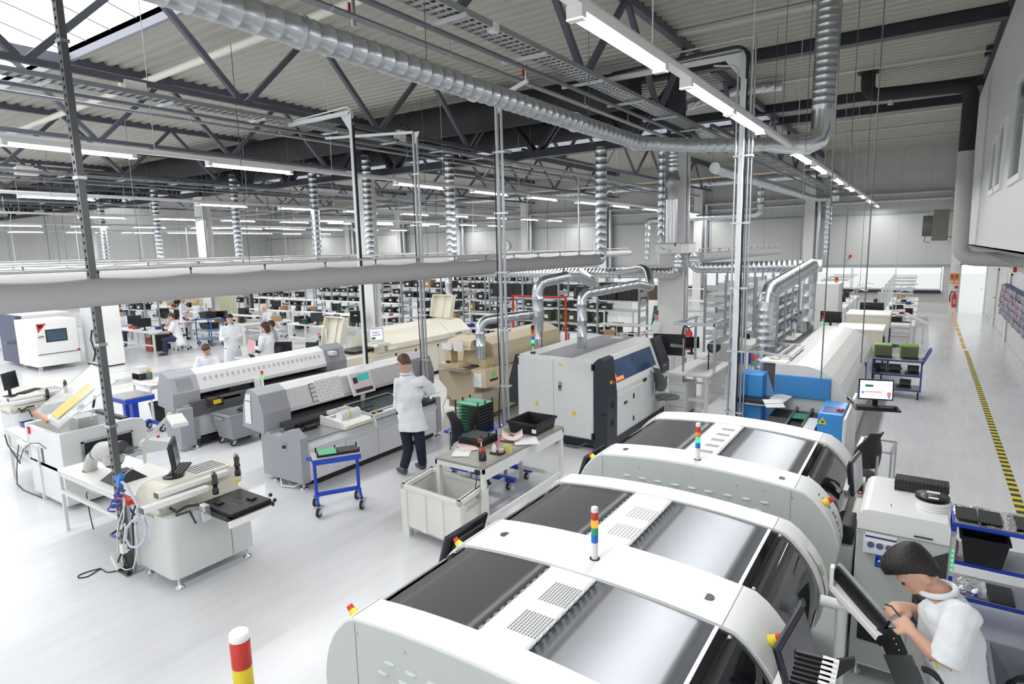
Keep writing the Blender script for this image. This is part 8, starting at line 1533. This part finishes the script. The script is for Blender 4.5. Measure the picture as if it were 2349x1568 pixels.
# --- the others
def at_head(px, py, z, head_to_base=.08, F=(0, -1)): q = gz(px, py, z); return V(q.x-F[0]*head_to_base, q.y-F[1]*head_to_base, 0)
def P_(label, px, py, hz, front, hair, h=1.75, arms='work', sit=None, lean=.0, coat=COAT, legs=DNM, sleeve=.95, hairkind='short', bald=False, extra=None, fix=None):
    F = Vector((front[0], front[1], 0)).normalized(); J = upright((0, 0, 0), F, h, arms, sit, lean); d = gz(px, py, hz); o = V(d.x-J['head'].x, d.y-J['head'].y, 0)
    for k in list(J):
        if isinstance(J[k], Vector) and k not in ('front', 'face', 'hup', 'toe') and k[:2] not in ('hd', 'hu'): J[k] = J[k]+o
    if fix: fix(J)
    return person(label, o, J, hair, coat, .018, h/1.75, legs, None, sleeve, .42 if not sit else .25, hairkind=hairkind, bald=bald, extra=extra), J
hood = lambda t, P, rt, fw, up: MB().ball(P(0, -.06, -.15), (.11, .11, .06), 14, 8).build('dark_hood', mat('dark_hood', (.02, .02, .03), .8), t)
P_('person in a long white coat over a dark hoodie standing among the desks', 527, 732, 1.64, (.85, -.3), HAIRD, 1.76, 'hold', extra=hood)
def pf(J): J['face'] = V(-.7, .4, -.3)
_, J = P_('person with dark bobbed hair in a white coat holding a pink folder at the cluttered desk', 608, 752, 1.55, (-.85, -.3), mat('auburn_hair', (.06, .015, .01), .5), 1.66, 'hold', hairkind='bob', sleeve=.95)
c = J['wrL']+V(-.06, -.03, .02); MB_ = MB(); MB_.obox(c, (.2, .02, .28), Matrix.Rotation(.3, 3, 'Y') @ Matrix.Rotation(.4, 3, 'Z')); solo('pink_folder', MB_, PINK, 'pink folder held by the person with dark bobbed hair', 'folder')
P_('person with light brown hair half hidden behind the one with the pink folder', 622, 752, 1.45, (-.6, -.6), HAIRB, 1.62, 'hold')
gs = lambda t, P, rt, fw, up: MB().ball(P(0, .0, -.17), (.07, .07, .07), 12, 8).build('green_shirt', mat('lime_shirt', (.25, .5, .06), .8), t)
def lk(J): J['face'] = V(.55, -.55, -.62); J['hup'] = V(.4, -.4, .7)
P_('person in a green shirt and white coat seated looking down behind the rear chip mounter', 473, 806, 1.2, (.6, -.6), HAIRB, 1.75, 'work', .48, .25, extra=gs, fix=lk)
def rest(J): J['wrR'] = J['head']+V(-.03, -.06, -.14); J['elR'] = J['head']+V(-.2, -.16, -.38); J['face'] = V(-.5, -.8, -.1)
def gl(t, P, rt, fw, up): MB().tube([P(-.07, .0, .01), P(-.05, .094, .012), P(.05, .094, .012), P(.07, 0, .01)], .004, 6).build('glasses', BLACK, t)
P_('person in glasses seated at a test desk resting the face in one hand', 393, 730, 1.2, (-.5, -.75), HAIRB, 1.75, 'work', .48, .18, fix=rest, extra=gl, sleeve=.55)
P_('person with reddish brown hair bent over the second test desk', 400, 706, 1.18, (-.8, -.4), mat('red_brown_hair', (.10, .03, .015), .5), 1.72, 'work', .48, .3)
P_('bald person in a white coat leaning on folded arms at a bench', 606, 710, 1.18, (-.8, -.35), HAIRB, 1.75, 'work', .5, .45, bald=True)
P_('blond person in a white coat seated far back beside the white column', 452, 694, 1.2, (-.4, .7), HAIRY, 1.65, 'work', .48, .1, hairkind='bob')
P_('person in a white coat partly hidden behind the tall white cabinet', 277, 718, 1.2, (.7, -.5), HAIRB, 1.7, 'work', .48, .2)
P_('person with black hair at the long bench behind the bald man', 640, 676, 1.2, (-.4, .6), HAIRD, 1.65, 'work', .48, .1)
P_('person with short auburn hair in a white coat standing by the white column', 1508, 731, 1.42, (-.8, -.55), mat('copper_hair', (.20, .07, .025), .5), 1.62, 'work', fix=lambda J: J.update(face=V(-.85, -.35, -.25)), extra=lambda t, P, rt, fw, up: MB().ball(P(0, .01, -.16), (.07, .07, .05), 12, 8).build('dark_shirt', BLACK, t))
P_('person with dark hair seen from behind at a bench near the window', 1793, 665, 1.25, (.3, .8), HAIRD, 1.68, 'work', .5, .2, mat('grey_smock', (.45, .46, .48), .8))
P_('person in a white shirt seated between the two duct drops', 1774, 680, 1.2, (.5, .6), HAIRB, 1.7, 'work', .48, .2, sleeve=.55)
P_('person with short dark hair seated behind the wide black monitor', 2010, 697, 1.22, (-.1, -1), HAIRD, 1.75, 'work', .48, .05)
P_('person with brown hair bent low over the microscopes', 1832, 722, 1.1, (-.3, -.8), HAIRB, 1.68, 'work', .45, .5)
P_('person in a loose pale coat standing far back beyond the test desks', 418, 690, 1.5, (.5, .5), HAIRB, 1.65, 'hold')
